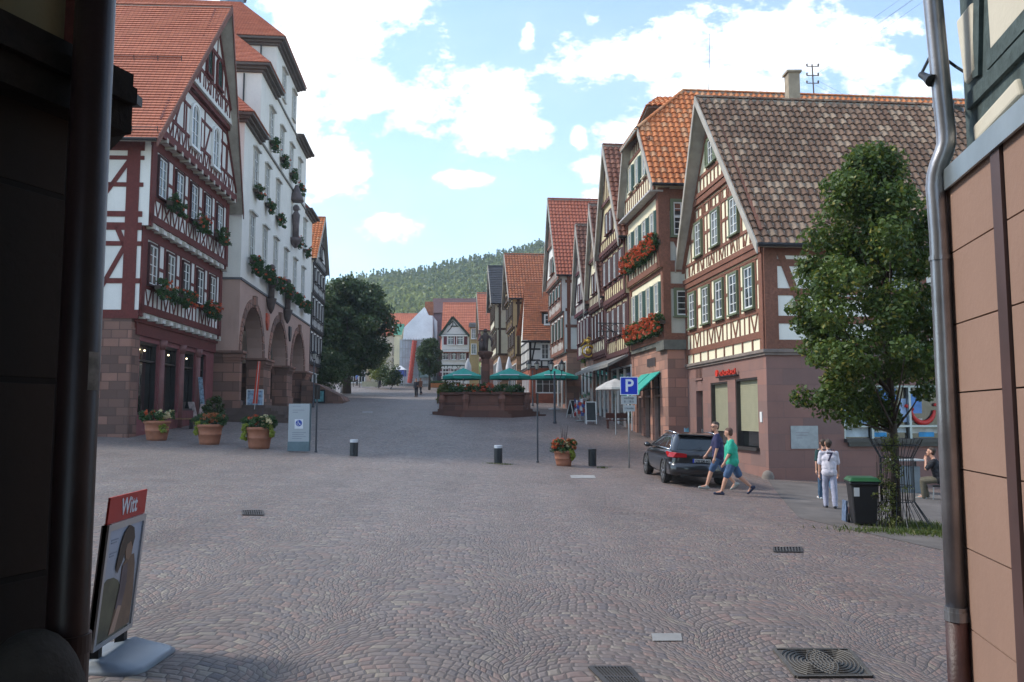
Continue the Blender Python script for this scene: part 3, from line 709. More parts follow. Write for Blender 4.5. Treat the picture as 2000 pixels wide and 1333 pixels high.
# gable
fg = f.off(.06); fg2 = f.off(.16)
for h, w, o in ((7.58, .20, .10), (8.25, .12, .05), (9.97, .12, .04), (10.64, .20, .14), (10.42, .07, .05)):
    x = (14.19 - h) / ((14.40 - 7.42) / (W1 / 2 + .55)); a, b = max(.05, W1 / 2 - x), min(W1 - .05, W1 / 2 + x); fg.bar(mb, (a, h), (b, h), w, -.02, o)
zig(fg, mb, .5, W1 - .5, 7.75, 8.17, .62, ['|', 'V', '|', 'A'], .07, line); studs(fg, mb, .3, W1 - .3, 7.75, 8.17, .62, .07, line)
gws = [2.35, 4.45, 6.55]
for s in gws:
    window(fg, s, 8.42, .78, 1.36, GW, root, .035, .075, 2, 4)
    for sg in (-1, 1): fg.bar(mb, (s + sg * .62, 8.3), (s + sg * .62, min(10.5, line(s + sg * .62))), .13, -.02, .04)
for a, b in ((3.0, 3.8), (5.1, 5.9), (1.0, 1.7), (7.2, 7.9)): fg.bar(mb, (a, 9.2), (b, 9.2), .12, -.02, .03)
studs(fg, mb, 1.2, W1 - 1.2, 8.3, 9.9, 1.05, .08, line, skip=[(s - .7, s + .7) for s in gws]); studs(fg, mb, 1.9, W1 - 1.9, 10.02, 10.35, .42, .08, line)
studs(fg2, mb, 2.5, W1 - 2.5, 10.9, 11.5, .45, .09, line); fg2.bar(mb, (2.7, 11.55), (W1 - 2.7, 11.55), .14, -.02, .05); fg2.bar(mb, (2.25, 10.86), (W1 - 2.25, 10.86), .16, -.02, .08)
fg2.bar(mb, (3.75, 11.6), (3.75, 13.1), .12); fg2.bar(mb, (5.15, 11.6), (5.15, 13.1), .12); fg2.bar(mb, (3.6, 13.0), (5.3, 13.0), .12, -.02, .05)
window(fg2, W1 / 2, 11.75, .62, .95, GW, root, .03, .1, 2, 3, shutter=GREENP, shut_w=.34)
kb = (14.40 - 7.42) / (W1 / 2 + .55)
for sg in (-1, 1): fg.bar(mb, (W1 / 2 + sg * (W1 / 2 + .1), line(0) - .1), (W1 / 2 + sg * .1, 14.0), .26, .0, .13)
mb.build('timber_frame', BROWNRED, root)
# side towards the camera
mb = MB()
for h, w in ((4.12, .30), (4.95, .26), (5.9, .24), (6.9, .24), (7.28, .26)): S.bar(mb, (0, h), (12.5, h), w, -.02, .045)
S.bar(mb, (.22, 3.95), (.22, 7.4), .46, -.02, .07)
for s in (2.0, 4.1, 5.6, 7.9, 9.4, 11.6): S.bar(mb, (s, 3.95), (s, 7.4), .30, -.02, .06)
S.bar(mb, (.55, 7.3), (1.75, 4.1), .24, -.02, .055); S.bar(mb, (6.9, 7.3), (7.7, 4.1), .22, -.02, .055)
mb.build('timber_frame', BROWNRED, root)
sw = plaster('bluish white plaster', (.78, .76, .69), .12)
mb = MB(); S.box(mb, .02, 12.6, 3.97, 7.38, -.01, .02); mb.build('side_wall', sw, root)
for s in (3.05, 4.85, 8.6, 10.5): window(S, s, 5.75, .95, 1.1, (BROWNRED, WHITEW, GLASS), root, .03, .1, 2, 3)
# travel agent's shop window with posters and a red smile
rv = MB(); a, b, c0, c1 = win_holes[0]
for x in (a, a + 1.0, a + 2.35, b - .08): S.box(rv, x, x + .08, c0, c1, -.2, -.06)
S.box(rv, a, b, 1.33, 1.40, -.2, -.03); S.box(rv, a, b, c1 - .07, c1, -.2, -.06); rv.build('window_frame', ZINC, root)
gl = MB(); S.box(gl, a, b, c0, c1, -.24, -.22); sg_ = gl.build('shop_window', DGLASS, root)
def posters(cols, rects, z0=-.215):
    for i, (x0, x1, h0, h1, c) in enumerate(rects):
        m = MB(); S.box(m, x0, x1, h0, h1, -.22, z0 + .002 * (i % 3)); m.build('poster', plain('poster print %d' % c, cols[c], .5, var=.35, nscale=2.6), sg_)
pc = [(.30, .42, .62), (.08, .22, .52), (.45, .52, .55), (.55, .55, .5), (.25, .45, .06), (.02, .30, .62)]
posters(pc, [(a + .1, a + .35, 1.45, 2.1, 0), (a + .5, a + .95, 1.45, 2.2, 0), (a + 1.35, a + 2.0, 1.75, 2.65, 1), (a + 1.4, a + 1.9, 1.5, 1.72, 2), (a + 2.1, a + 2.34, 1.5, 2.3, 0), (a + 2.45, a + 2.9, 1.8, 2.55, 1), (a + 2.45, a + 2.9, 1.5, 1.62, 3),
    (a + .1, a + .95, 1.0, 1.3, 2), (a + 1.1, a + 1.6, 1.0, 1.15, 5), (a + 1.1, a + 2.3, 1.15, 1.3, 2), (a + 2.45, a + 3.6, 1.12, 1.3, 3), (a + 2.75, a + 3.3, 1.0, 1.16, 5)])
m = MB(); cx, cz = 5.55, 1.95; pts = [S.p(cx + .42 * math.cos(t), cz + .48 * math.sin(t), -.16) for t in np.linspace(math.pi * 1.04, math.pi * 2 - .1, 14)]
m.tube(pts, [.045 + .045 * math.sin(math.pi * i / 13) for i in range(14)], 8); m.ball(S.p(cx + .46, cz + .14, -.16), .06); m.tube([S.p(cx - .62, cz + .12, -.16), S.p(cx - .35, cz - .02, -.16)], .06, 8)
m.build('red_smile_emblem', plain('signal red', (.50, .022, .015), .4), sg_, smooth=True)
m = MB(); m.ball(S.p(a + 1.12, 1.62, -.1), .12); m.build('balloon', plain('lime balloon', (.35, .55, .03), .4), sg_, smooth=True)
m = MB(); S.box(m, a - .02, b + .02, c0 - .12, c0, -.3, .22); S.box(m, a + .1, b - .1, c0 - .26, c0 - .12, -.1, .1); m.build('window_ledge', plain('ledge granite', (.03, .03, .032), .3), root)
m = MB(); S.box(m, .78, 1.72, .62, 1.38, 0, .03); pl = m.build('wall_plate', plain('pale glass plate', (.30, .33, .34), .25), root); m = MB()
for i, w in enumerate((.45, .4, .22)): S.box(m, .95, .95 + w, 1.15 - i * .09, 1.165 - i * .09, .03, .034)
m.build('small_print', plain('faint grey print', (.2, .17, .2), .6), pl)
m = MB(); sa = f.uv(1444, 730)[0]; sb = f.uv(1404, 735)[0]
f.poly(m, [(sb - .16 + .15 * math.cos(t), 3.36 + .13 * math.sin(t)) for t in np.linspace(0, 6.28, 12)[:-1]], .10, .16)
for i in range(8): x = sa + .05 + i * (sb - sa - .5) / 8; f.box(m, x, x + .09, 3.24, 3.40 + .05 * (i % 3 == 0), .10, .15); f.box(m, x, x + .16, 3.24 + .06 * (i % 2), 3.29 + .06 * (i % 2), .10, .15)
rs_ = m.build('red_sign_letters', plain('shop sign red', (.62, .045, .025), .4), root); m = MB(); f.box(m, sa, sb, 3.18, 3.22, .02, .13); m.build('sign_rail', IRON, rs_)
m = MB(); f.box(m, .42, .6, 1.5, 1.85, 0, .03); m.build('notice', WHITEW, root)
m = MB(); m.lathe([(.2, -.5), (.21, .08), (.15, .2), (.05, .26)], f.p(.05, gz(8.5, 27.7) + .02, .02), 10); m.build('corner_stone', plain('worn guard stone', (.22, .185, .16), .9, var=.3), root, smooth=True)
# chimney on the rear slope
m = MB(); p = at(1549, 196, 32.8); m.cube(p.x - .23, p.x + .23, 32.6, 33.1, 12.6, p.z + 1.10); m.cube(p.x - .30, p.x + .30, 32.53, 33.17, p.z + 1.10, p.z + 1.18); m.build('chimney', plain('cement render', (.32, .26, .19), .9, var=.2), R1.roof)
m = MB(); 
for i in range(22): pp = f.p(.5, 8.75, -1 - i * .5); m.beam(pp, pp + Vector((0, -.02, .14)), .02, .02)
m.build('snow_guard', IRON, R1.roof)

# ------------------------------------------------------------------ orange-roofed inn with flower balconies
W2 = 6.3; A2 = (6.87, 36.4)
H = gable_house('half_timbered_inn', 'tall half-timbered inn with orange half-hipped roof, green shutters and red geraniums', 'house', A2, RD, +1, W2,
    [(5.05, 8.3, .12, CREAM, 'wall'), (8.3, 11.75, .28, CREAM, 'wall')], [(11.75, 99, .42, CREAM, 'gable_wall')], 11.95, 17.75, 17.5, PAN(T_ORANGE, .36, .29, .065), ov=.5, vb=.70, vt=.90, bargew=.22, hip=(15.2, 2.7), soffit=GREYB)
R2 = H; f = H.f; root = H.root; S2 = side_face(H)
g0 = gz(6.8, 36.4) - .6; mb = MB(); hl = [(1.35, 2.75, g0, 3.6), (3.15, 4.5, g0, 3.45), (4.9, 5.9, g0, 3.3)]
holed_wall(f, mb, 0, W2, g0, 5.0, hl); S2.box(mb, .352, 12.8, g0 - .5, 5.0, -.35, -.002); mb.build('ground_floor', PINK, root)
mb = MB(); f.box(mb, .36, W2 - .02, g0, 4.98, -12, -.5); mb.build('shop_interior', DARK, root)
mb = MB(); f.box(mb, -.12, 1.2, 4.62, 5.05, -2.4, .2); f.box(mb, -.06, W2, 4.85, 5.05, -12.8, .14); mb.build('stone_corbel', plain('grey corbel stone', (.12, .12, .105), .85, var=.25), root)
mb = MB()
for (a, b, c, d_) in hl: f.box(mb, a, b, 1.0, d_, -.3, -.27)
mb.build('shop_window', DGLASS, root)
mb = MB()
for (a, b, c, d_) in hl:
    for x in (a, b - .06): f.box(mb, x, x + .06, g0, d_, -.28, -.1)
    f.box(mb, a, b, 2.6, 2.68, -.28, -.1)
mb.build('window_frame', plain('pinkish frame', (.30, .2, .17), .6), root)
m = MB(); fs_ = [(2.1, 4.42), (3.3, 4.42)]
txt = 'BARREL'
for i in range(9): a = 2.0 + i * .17; f.box(m, a, a + .1, 4.0 + (.05 if i % 3 else 0), 4.42, .03, .05)
m.build('shop_lettering', plain('dark lettering', (.09, .07, .07), .5), root)
mb = MB()
for k, (fo, h0, h1) in enumerate(((f.off(.12), 5.05, 8.3), (f.off(.28), 8.3, 11.75))):
    fo.bar(mb, (0, h0 + .14), (W2, h0 + .14), .28, -.02, .07); fo.bar(mb, (0, h1 - .10), (W2, h1 - .10), .20, -.02, .06); fo.bar(mb, (0, h0 + 1.1), (W2, h0 + 1.1), .12, -.02, .03)
    for s in (.14, W2 - .14): fo.bar(mb, (s, h0), (s, h1), .28, -.02, .07)
    studs(fo, mb, .3, W2 - .3, h0 + .25, h0 + 1.05, .5, .07)
    for i in range(4): window(fo, .95 + i * 1.47, h0 + 1.3, .62, 1.35, (CREAMW, WHITEW, GLASS), root, .03, .06, 2, 3, shutter=DGREEN, shut_w=.34)
fo = f.off(.42)
fo.bar(mb, (0, 11.88), (W2, 11.88), .26, -.02, .10); fo.bar(mb, (.9, 14.55), (W2 - .9, 14.55), .14, -.02, .05); studs(fo, mb, .4, W2 - .4, 12.0, 12.75, .42, .07, H.line); fo.bar(mb, (.3, 12.8), (W2 - .3, 12.8), .10, -.02, .04)
for s in (1.75, 3.15, 4.55): window(fo, s, 12.95, .5, 1.25, (CREAMW, WHITEW, GLASS), root, .03, .05, 2, 3, shutter=DGREEN, shut_w=.3)
studs(fo, mb, 2.2, W2 - 2.2, 14.6, 15.2, .4, .08, H.line)
mb.build('timber_frame', BROWNRED, root)
m = MB(); fo.box(m, -.15, W2, 11.70, 11.78, -.3, .32); m.build('jetty_board', plain('pale jetty board', (.42, .40, .40), .6), root)
# wall beside the corner house: red boards, two green windows
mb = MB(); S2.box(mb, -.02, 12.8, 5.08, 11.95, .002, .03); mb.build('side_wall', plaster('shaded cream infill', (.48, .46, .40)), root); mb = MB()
S2.bar(mb, (.0, 5.05), (.0, 8.3), .34, .0, .09); S2.bar(mb, (-.08, 8.3), (-.08, 11.9), .52, .0, .092); S2.bar(mb, (.72, 5.0), (.95, 5.0), .1)
for h, w in ((5.2, .3), (7.45, .22), (8.35, .5), (9.55, .18), (11.35, 1.0)): S2.bar(mb, (-.02, h), (12.8, h), w, .02, .07)
S2.bar(mb, (.5, 7.3), (1.3, 5.3), .2, .02, .06); S2.bar(mb, (.4, 8.2), (1.2, 9.5), .01, .02, .05)
for s in (2.6, 5.0): S2.bar(mb, (s, 5.0), (s, 11.9), .3, .02, .07)
S2.bar(mb, (.42, 9.5), (.9, 8.4), .16, .02, .06)
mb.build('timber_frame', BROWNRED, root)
window(S2, .70, 9.75, .70, 1.5, (GREENP, WHITEW, GLASS), root, .05, .14, 2, 5, transom=.55); window(S2, .85, 6.15, .85, 1.1, (GREENP, WHITEW, GLASS), root, .05, .12, 2, 4)
# the small cross roof behind the hip
m = MB(); q = at(1296, 238, 41.6); m.cube(q.x - .35, q.x + 3.2, 41.2, 43.4, 14.5, q.z + .75); dm = m.build('dormer', CREAM, R2.roof)
m = MB(); zt = q.z + 1.55
for sg in (-1, 1): P = Vector((q.x - 1.0, 42.3 - sg * 1.6, q.z + .55)); slope(m, P, (1, 0, 0), Vector((0, sg * 1.6, 1.05)), 1.9, .33, .27, lambda v: (v * .45, 5.0), .045)
for i in range(2): pass
P = Vector((q.x - 1.0, 40.7, q.z + .55)); slope(m, P, (0, 1, 0), Vector((.9, 0, 1.05)), 1.38, .33, .27, lambda v: (1.6 * v / 1.38, 3.2 - 1.6 * v / 1.38), .045)
m.build('dormer_roof', T_ORANGE, dm); m = MB(); m.cube(q.x - .95, q.x + 3.9, 40.8, 43.8, q.z + .44, q.z + .54); m.build('eaves', BROWNB, dm)

# ------------------------------------------------------------------ generic gabled row further up
def row_house(name, label, A, W, gf_h, floors, he, ha, depth, tiles, wall, tim, shut, gfm, jet=.18, nwin=3, ov=.4, vt=.55, soffit=GREYB, brackets=True, gfo=True, d=RD, out=1, cas=None, wcol=WHITEW, attic=2, side=None, dense=True):
    g0 = gz(*A); levels = [(g0 - .6, gf_h, 0, gfm, 'ground_floor')]; z = gf_h; o = jet; fl = []
    for hh in floors: levels.append((z, z + hh, o, wall, 'wall')); fl.append((z, z + hh, o)); z += hh; o += jet
    top = z; zz = (ha - top) * .45 + top
    H = gable_house(name, label, 'house', A, d, out, W, levels, [(top, zz, o, wall, 'gable_wall'), (zz, 99, o + jet * .6, wall, 'gable_wall')], he, ha, depth, tiles, ov=ov, vb=o + .25, vt=max(vt, o + .35), soffit=soffit)
    f = H.f; root = H.root; mb = MB(); cas_m = cas or tim
    for (h0, h1, oo) in fl:
        fo = f.off(oo); fo.bar(mb, (0, h0 + .13), (W, h0 + .13), .26, -.02, .06); fo.bar(mb, (0, h1 - .08), (W, h1 - .08), .16, -.02, .05); fo.bar(mb, (0, h0 + .95), (W, h0 + .95), .11, -.02, .035)
        for s in (.12, W - .12): fo.bar(mb, (s, h0), (s, h1), .24, -.02, .06)
        zig(fo, mb, .3, W - .3, h0 + .25, h0 + .9, .55, ['|', 'X', '|', '|'], .07) if dense else None
        st = (W - .4) / nwin
        for i in range(nwin):
            s = .2 + st * (i + .5); window(fo, s, h0 + 1.12, min(.62, st * .45), max(.9, h1 - h0 - 1.55), (cas_m, wcol, GLASS), root, .03, .06, 2, 3, shutter=shut, shut_w=min(.34, st * .22) if shut else None)
            fo.bar(mb, (s - st / 2, h0 + .9), (s - st / 2, h1), .10, -.02, .04)
        if brackets: beam_ends(f, mb, .2, W - .2, h0, .42, .16, oo - jet - .02, oo + .03)
    fo = f.off(o); fo.bar(mb, (0, top + .12), (W, top + .12), .24, -.02, .07); fo.bar(mb, (.2, top + .8), (W - .2, top + .8), .10, -.02, .035)
    if brackets: beam_ends(f, mb, .2, W - .2, top, .42, .16, o - jet - .02, o + .03)
    studs(fo, mb, .4, W - .4, top + .2, top + .75, .5, .07, H.line)
    for i in range(attic):
        s = W / 2 + (i - (attic - 1) / 2) * .95; window(fo, s, top + .95, .5, min(1.15, zz - top - 1.2), (cas_m, wcol, GLASS), root, .03, .06, 2, 3, shutter=shut, shut_w=.26 if shut else None)
    fo2 = f.off(o + jet * .6); x = (ha - .16 - zz) / ((ha - he) / (W / 2 + ov)); fo2.bar(mb, (W / 2 - x, zz + .08), (W / 2 + x, zz + .08), .18, -.02, .06); studs(fo2, mb, W / 2 - x * .6, W / 2 + x * .6, zz + .15, ha - .5, .4, .08, H.line)
    for sg in (-1, 1): fo.bar(mb, (W / 2 + sg * W / 2, H.line(0) - .12), (W / 2 + sg * .1, ha - .45), .2, 0, .05)
    mb.build('timber_frame', tim, root)
    if gfo:
        n = 3; dk = MB(); fr = MB()
        for i in range(n):
            a = .4 + (W - .8) * i / n; b = a + (W - .8) / n - .35; f.box(dk, a, b, g0 + .4 + (0 if i != 1 else -.9), gf_h - .7, -.02, .012); f.box(fr, a - .06, a, g0, gf_h - .62, -.02, .06); f.box(fr, b, b + .06, g0, gf_h - .62, -.02, .06); f.box(fr, a, b, gf_h - .7, gf_h - .62, -.02, .06)
        dk.build('shop_window', DGLASS, root); fr.build('window_frame', wcol, root)
    if side:
        SS = side_face(H); sm, rows, posts = side; m = MB(); SS.box(m, -.1, depth, gf_h + .02, he - .1, .0, .03); m.build('side_wall', sm, root); m = MB()
        for h in rows: SS.bar(m, (-.1, h), (depth, h), .22, .02, .06)
        for s in posts: SS.bar(m, (s, gf_h), (s, he), .26, .02, .065)
        for (a, b) in zip(posts, posts[1:]): 
            for r0, r1 in zip(rows, rows[1:]): SS.bar(m, (b - .25, r1), (a + .6, r0), .15, .02, .05)
        m.build('timber_frame', tim, root)
    return H
BYEL = plaster('yellow cream plaster', (.62, .53, .33), .2)
R3 = row_house('half_timbered_house', 'yellow cream half-timbered house with brown shutters and dark red pantile roof, beside the inn', (6.30, 42.8), 6.0, 5.0, [3.1, 2.9], 11.0, 17.0, 12, PAN(T_BROWN, .36, .30, .05), BYEL, timber('dusky red timber', (.12, .045, .04)), BROWNSH, PINK, nwin=4)
R4 = row_house('half_timbered_house', 'narrow cream half-timbered house with rows of beam ends, third gable from the corner house', (5.78, 48.9), 4.7, 5.4, [3.0], 8.7, 15.0, 10, PAN(T_BROWN, .36, .30, .05), CREAM, timber('dusky red timber', (.12, .045, .04)), None, PINK, nwin=4)
R5 = row_house('half_timbered_house', 'slim white half-timbered house with burgundy shutters and hanging gold inn sign', (5.33, 53.9), 5.0, 5.6, [3.0], 8.9, 14.9, 10, PAN(T_BROWN, .36, .30, .05), WHITEP, timber('burgundy timber', (.085, .02, .03)), BURG, MOSSST, nwin=4, brackets=False)
R6 = row_house('half_timbered_house', 'tall white half-timbered house with big red roof and green shutters above a sandstone ground floor', (4.0, 60.0), 7.2, 6.3, [3.0, 2.4], 11.9, 18.6, 9, PAN(T_REDF, .36, .26, .03), WHITEP, BROWNRED, DGREEN, PINK, nwin=4, brackets=False,
    side=(WHITEP, [6.4, 8.2, 9.4, 11.5], [.15, 2.1, 4.2]))
R8 = row_house('half_timbered_house', 'ochre and brown half-timbered house with tiled roof behind the black and white one', (.45, 77.0), 7.6, 7.2, [2.8, 2.8], 12.6, 17.6, 8, PAN(T_RUST, .34, .28, .03), plaster('ochre plaster', (.50, .38, .20)), timber('umber timber', (.075, .042, .025)), None, stone('ochre stone', (.30, .20, .13), .9, .4), nwin=4, brackets=False,
    side=(plaster('ochre plaster', (.50, .38, .20)), [7.3, 10, 12.2], [.15, 2.5]))
R9 = row_house('rendered_house', 'narrow cream house with slate-grey bargeboards left of the ochre timbered house', (-1.45, 87.0), 7.4, 8.0, [2.9, 2.9], 13.5, 18.2, 8, FLAT(plain('dark slate', (.05, .05, .055), .6), .3, .3), plaster('pale cream render', (.60, .55, .42)), timber('umber timber', (.075, .042, .025)), None, stone('ochre stone', (.30, .20, .13), .9, .4), nwin=4, brackets=False, dense=False, soffit=plain('slate bargeboards', (.10, .12, .14), .6),
    side=(plaster('pale cream render', (.60, .55, .42)), [8.1, 10.8, 13.2], [.15]))
R10 = row_house('rendered_house', 'low cream house with orange-red roof, furthest in the right-hand row', (-3.3, 97.0), 7.0, 8.4, [2.6], 11.6, 16.6, 8, FLAT(T_RED, .3, .3), plaster('pale cream render', (.60, .55, .42)), timber('dark red timber', (.135, .032, .028)), None, PINK, nwin=3, brackets=False, dense=False)

# black and white house with the rusty roof facing the fountain
A7 = (1.55, 70.0); f7 = Face(A7, (1, .0886), -1); f7.out = -1; f7.n = Vector((.0886, -1, 0)).normalized(); g0 = gz(1.5, 70) - .5; L7 = 8.0
root = thing('half_timbered_house', 'black and white half-timbered house with rusty flat-tiled roof and one dormer', 'house', (A7[0], A7[1], g0 + .5))
m = MB(); holed_wall(f7, m, 0, L7, g0, 5.7, [(.45, 2.3, 3.55, 5.2)], -.3, 0); f7.box(m, .0, L7, g0, 5.7, -7, -.9); f7.box(m, 0, .3, g0, 5.7, -.9, -.3)
m.build('ground_floor', stone('brick ground floor', (.34, .12, .075), .3, .1, .012, .25, .6), root)
m = MB(); f7.box(m, -.1, L7, 5.7, 8.2, -7.2, .08); m.build('wall', WHITEP, root)
m = MB(); fo = f7.off(.08); g7 = fo
for h in (5.8, 6.35, 7.3, 8.05): fo.bar(m, (-.1, h), (L7, h), .15, -.02, .04)
for s in (0, .95, 1.55, 2.15, 3.3, 4.2, 5.2): fo.bar(m, (s, 5.7), (s, 8.15), .16, -.02, .045)
fo.bar(m, (.45, 8.0), (.15, 6.4), .13); fo.bar(m, (2.3, 8.0), (2.75, 6.4), .13)
lf = Face(A7, (-.0886, 1), 1)
for h in (5.8, 6.35, 7.3, 8.05): lf.bar(m, (0, h), (7, h), .15, .09, .13)
for i in range(7): lf.bar(m, (.1 + i * 1.1, 5.7), (.1 + i * 1.1, 8.1), .16, .09, .135)
m.build('timber_frame', BLACKT, root)
window(fo, 1.25, 6.45, .62, 1.3, (WHITEW, WHITEW, GLASS), root, .02, .08, 2, 3); window(fo, 3.75, 6.5, .6, 1.3, (WHITEW, WHITEW, GLASS), root, .02, .08, 2, 3)
window(f7, 1.37, 3.6, 1.7, 1.5, (WHITEW, WHITEW, DGLASS), root, -.2, .07, 3, 2)
for i in range(3): window(lf, 1.3 + i * 2.0, 3.7, .8, 1.4, (WHITEW, WHITEW, DGLASS), root, .02, .08, 2, 2)
m = MB(); c = f7.p(-.75, 8.0, .75); U = f7.d; V = (-f7.n * 4.0 + Vector((0, 0, 5.6))); slope(m, c, U, V, V.length, .24, .2, lambda v: (.09 * v, L7), 0)
c2 = f7.p(L7, 8.0, -7.9); V2 = (f7.n * 4.65 + Vector((0, 0, 5.6))); slope(m, c2, -U, V2, V2.length, .24, .2, lambda v: (0, L7 + .7 - .09 * v), 0)
rf = m.build('roof', T_RUST, root)
m = MB(); f7.poly(m, [(-.05, 8.1), (L7, 8.1)], 0, 0) if 0 else None; m.prism([f7.p(-.1, 8.0, .55), f7.p(-.1, 8.0, -7.3), f7.p(-.1, 13.3, -3.3)], f7.d * L7); m.build('gable_wall', WHITEP, root)
m = MB(); f7.box(m, -.75, L7, 7.86, 7.98, -.2, .78); m.build('eaves', BLACKT, rf)
m = MB(); p0 = at(1058, 640, 71.0); m.cube(p0.x, p0.x + 1.2, 70.4, 73.5, p0.z + .05, p0.z + 1.25); dm = m.build('dormer', BLACKT, rf); m = MB(); m.box((p0.x - .15, 70.2, p0.z + 1.22), (1.5, 0, 0), (0, 3.4, .75), (0, 0, .1)); m.build('dormer_roof', T_RUST, dm)
dface = Face((p0.x, 70.4), (1, 0), -1); w_ = window(dface, .6, p0.z + .2, .7, .8, (WHITEW, WHITEW, GLASS), rf, .01, .07, 2, 2)

# ------------------------------------------------------------------ left: dark red half-timbered shop house
LD = (-.045, 1); WL = 10.4; AL = (-15.05, 32.5)
T1 = FLAT(T_RED, .19, .19)
LP = plaster('cool white plaster', (.70, .69, .66), .15)
H = gable_house('half_timbered_house', 'dark red and white half-timbered shop house with plain red roof and arched gable windows', 'house', AL, LD, -1, WL,
    [(5.65, 9.3, .25, LP, 'wall'), (9.3, 12.95, .5, LP, 'wall')], [(12.95, 16.4, .85, LP, 'gable_wall'), (16.4, 99, 1.2, LP, 'gable_wall')], 12.55, 21.1, 14, T1, ov=.9, vb=1.05, vt=1.95, bargew=.20, soffit=GREYB, bargem=timber('weathered red board', (.20, .09, .07)))
L1 = H; f = H.f; root = H.root; SL = side_face(H); g0 = gz(-15, 32.5) - .5
RT = timber('ox red timber', (.135, .030, .026))
hl = [(.9, 2.95, 1.75, 4.75), (3.5, 5.35, 1.85, 4.75), (5.95, 7.7, 1.95, 4.75), (8.1, 9.2, .8, 4.75)]
mb = MB(); holed_wall(f, mb, .75, WL, 1.6, 5.1, hl, -.4, 0); f.box(mb, .75, WL, g0, 1.6, -.4, 0); mb.build('shop_front', plain('oxblood shop front', (.19, .055, .06), .6), root)
mb = MB(); f.box(mb, 0, .75, g0, 5.2, -1.2, .04); SL.box(mb, 0, 14, g0, 5.55, -.5, .02); mb.build('stone_base', stone('blocky red sandstone', (.21, .135, .115), .62, .34, .02, .5, .45), root)
mb = MB(); f.box(mb, .4, WL - .3, g0, 5.3, -13, -1.6); mb.build('shop_interior', DARK, root)
mb = MB(); gl = MB()
for (a, b, c, d_) in hl:
    for x in (a, b - .07): f.box(mb, x, x + .07, c, d_, -.3, -.12)
    f.box(mb, a, b, c, c + .1, -.3, -.06); f.box(mb, a, b, d_ - .1, d_, -.3, -.1); f.box(mb, a, b, 3.95, 4.02, -.3, -.14); f.box(gl, a, b, c, d_, -.34, -.32)
mb.build('window_frame', plain('near black frame', (.02, .018, .018), .4), root); gl.build('shop_window', glass_mat('dark shop glass', (.008, .010, .011), (.06, .05, .04), .5, .03), root)
lm = NB('shop lamp'); lm.b.inputs['Emission Color'].default_value = (1, .82, .5, 1); lm.b.inputs['Emission Strength'].default_value = 1.6; lm = lm.fin((.8, .7, .5), .5)
for s in (1.35, 1.9, 4.0, 4.6, 6.4, 6.95):
    m = MB(); m.ball(f.p(s, 4.42, -.20), .04); m.build('spotlight', lm, root)
for s in (3.22, 5.65, 7.9):     # round columns
    mb = MB(); mb.tube([f.p(s, g0, -.02), f.p(s, 4.9, -.02)], .17, 12); mb.tube([f.p(s, 4.55, -.02), f.p(s, 4.95, -.02)], [.18, .27], 12)
    mb.build('column', plain('red column paint', (.17, .065, .06), .6), root, smooth=True)
mb = MB(); f.box(mb, .3, WL, 4.95, 5.45, -.5, .1); f.box(mb, .2, WL + .1, 5.45, 5.66, -.5, .16); fl = [(5.65, 9.3, .25), (9.3, 12.95, .5)]; wh = MB()
wl_ = [(1.15, 3.15, 5.05, 7.0, 8.9)] * 2
for k, (h0, h1, o) in enumerate(fl):
    fo = f.off(o); fo.bar(mb, (0, h0 + .35), (WL, h0 + .35), .30, -.02, .08); fo.bar(mb, (0, h0 + 1.25), (WL, h0 + 1.25), .14, -.02, .04); fo.bar(mb, (0, h1 - .22), (WL, h1 - .22), .42, -.02, .05)
    for s in (.18, WL - .18): fo.bar(mb, (s, h0), (s, h1), .36, -.02, .08)
    zig(fo, mb, .4, WL - .4, h0 + .5, h0 + 1.18, .95, ['V', 'X', 'V', 'A', 'V'] if k else ['V', '|', 'V', 'V', '|'], .075); studs(fo, mb, .4, WL - .4, h0 + .5, h0 + 1.18, .95, .09)
    mb.m = 1; beam_ends(f, mb, .35, WL - .2, h0 + .14, .9, .22, o - .2, o + .12); mb.m = 0
    for s in wl_[k]:
        window(fo, s, h0 + 1.42, .86, 1.62, (timber('dark casing', (.06, .02, .02)), WHITEW, GLASS), root, .02, .08, 2, 4)
        for sg in (-1, 1): fo.bar(mb, (s + sg * .66, h0 + 1.25), (s + sg * .66, h1 - .3), .14, -.02, .045)
    for a, b in zip(wl_[k], wl_[k][1:]): fo.bar(mb, (a + .66, h0 + 2.2), (b - .66, h0 + 2.2), .14, -.02, .03)
    fo.bar(mb, (.3, h0 + 2.2), (.5, h0 + 2.2), .14, -.02, .03)
# gable
fo = f.off(.85); mb.m = 1; beam_ends(f, mb, .5, WL - .3, 13.04, .9, .2, .35, .96); mb.m = 0
for h, w, o_ in ((13.12, .36, .10), (14.05, .15, .04), (15.4, .14, .035), (16.35, .36, .22), (16.05, .14, .06)):
    x = (20.94 - h) / ((21.1 - 12.55) / (WL / 2 + .9)); fo.bar(mb, (max(.05, WL / 2 - x), h), (min(WL - .05, WL / 2 + x), h), w, -.02, o_)
zig(fo, mb, .6, WL - .6, 13.3, 13.98, .8, ['V', 'A', 'V', 'V'], .08, H.line); studs(fo, mb, .5, WL - .5, 13.3, 13.98, .8, .08, H.line)
zig(fo, mb, 1.3, WL - 1.3, 14.12, 15.34, .95, ['/', '|', '\\', '|'], .12, H.line, .034); studs(fo, mb, 1.6, WL - 1.6, 14.12, 16.0, .9, .10, H.line, skip=[(3.1, 4.5), (6.1, 7.5)])
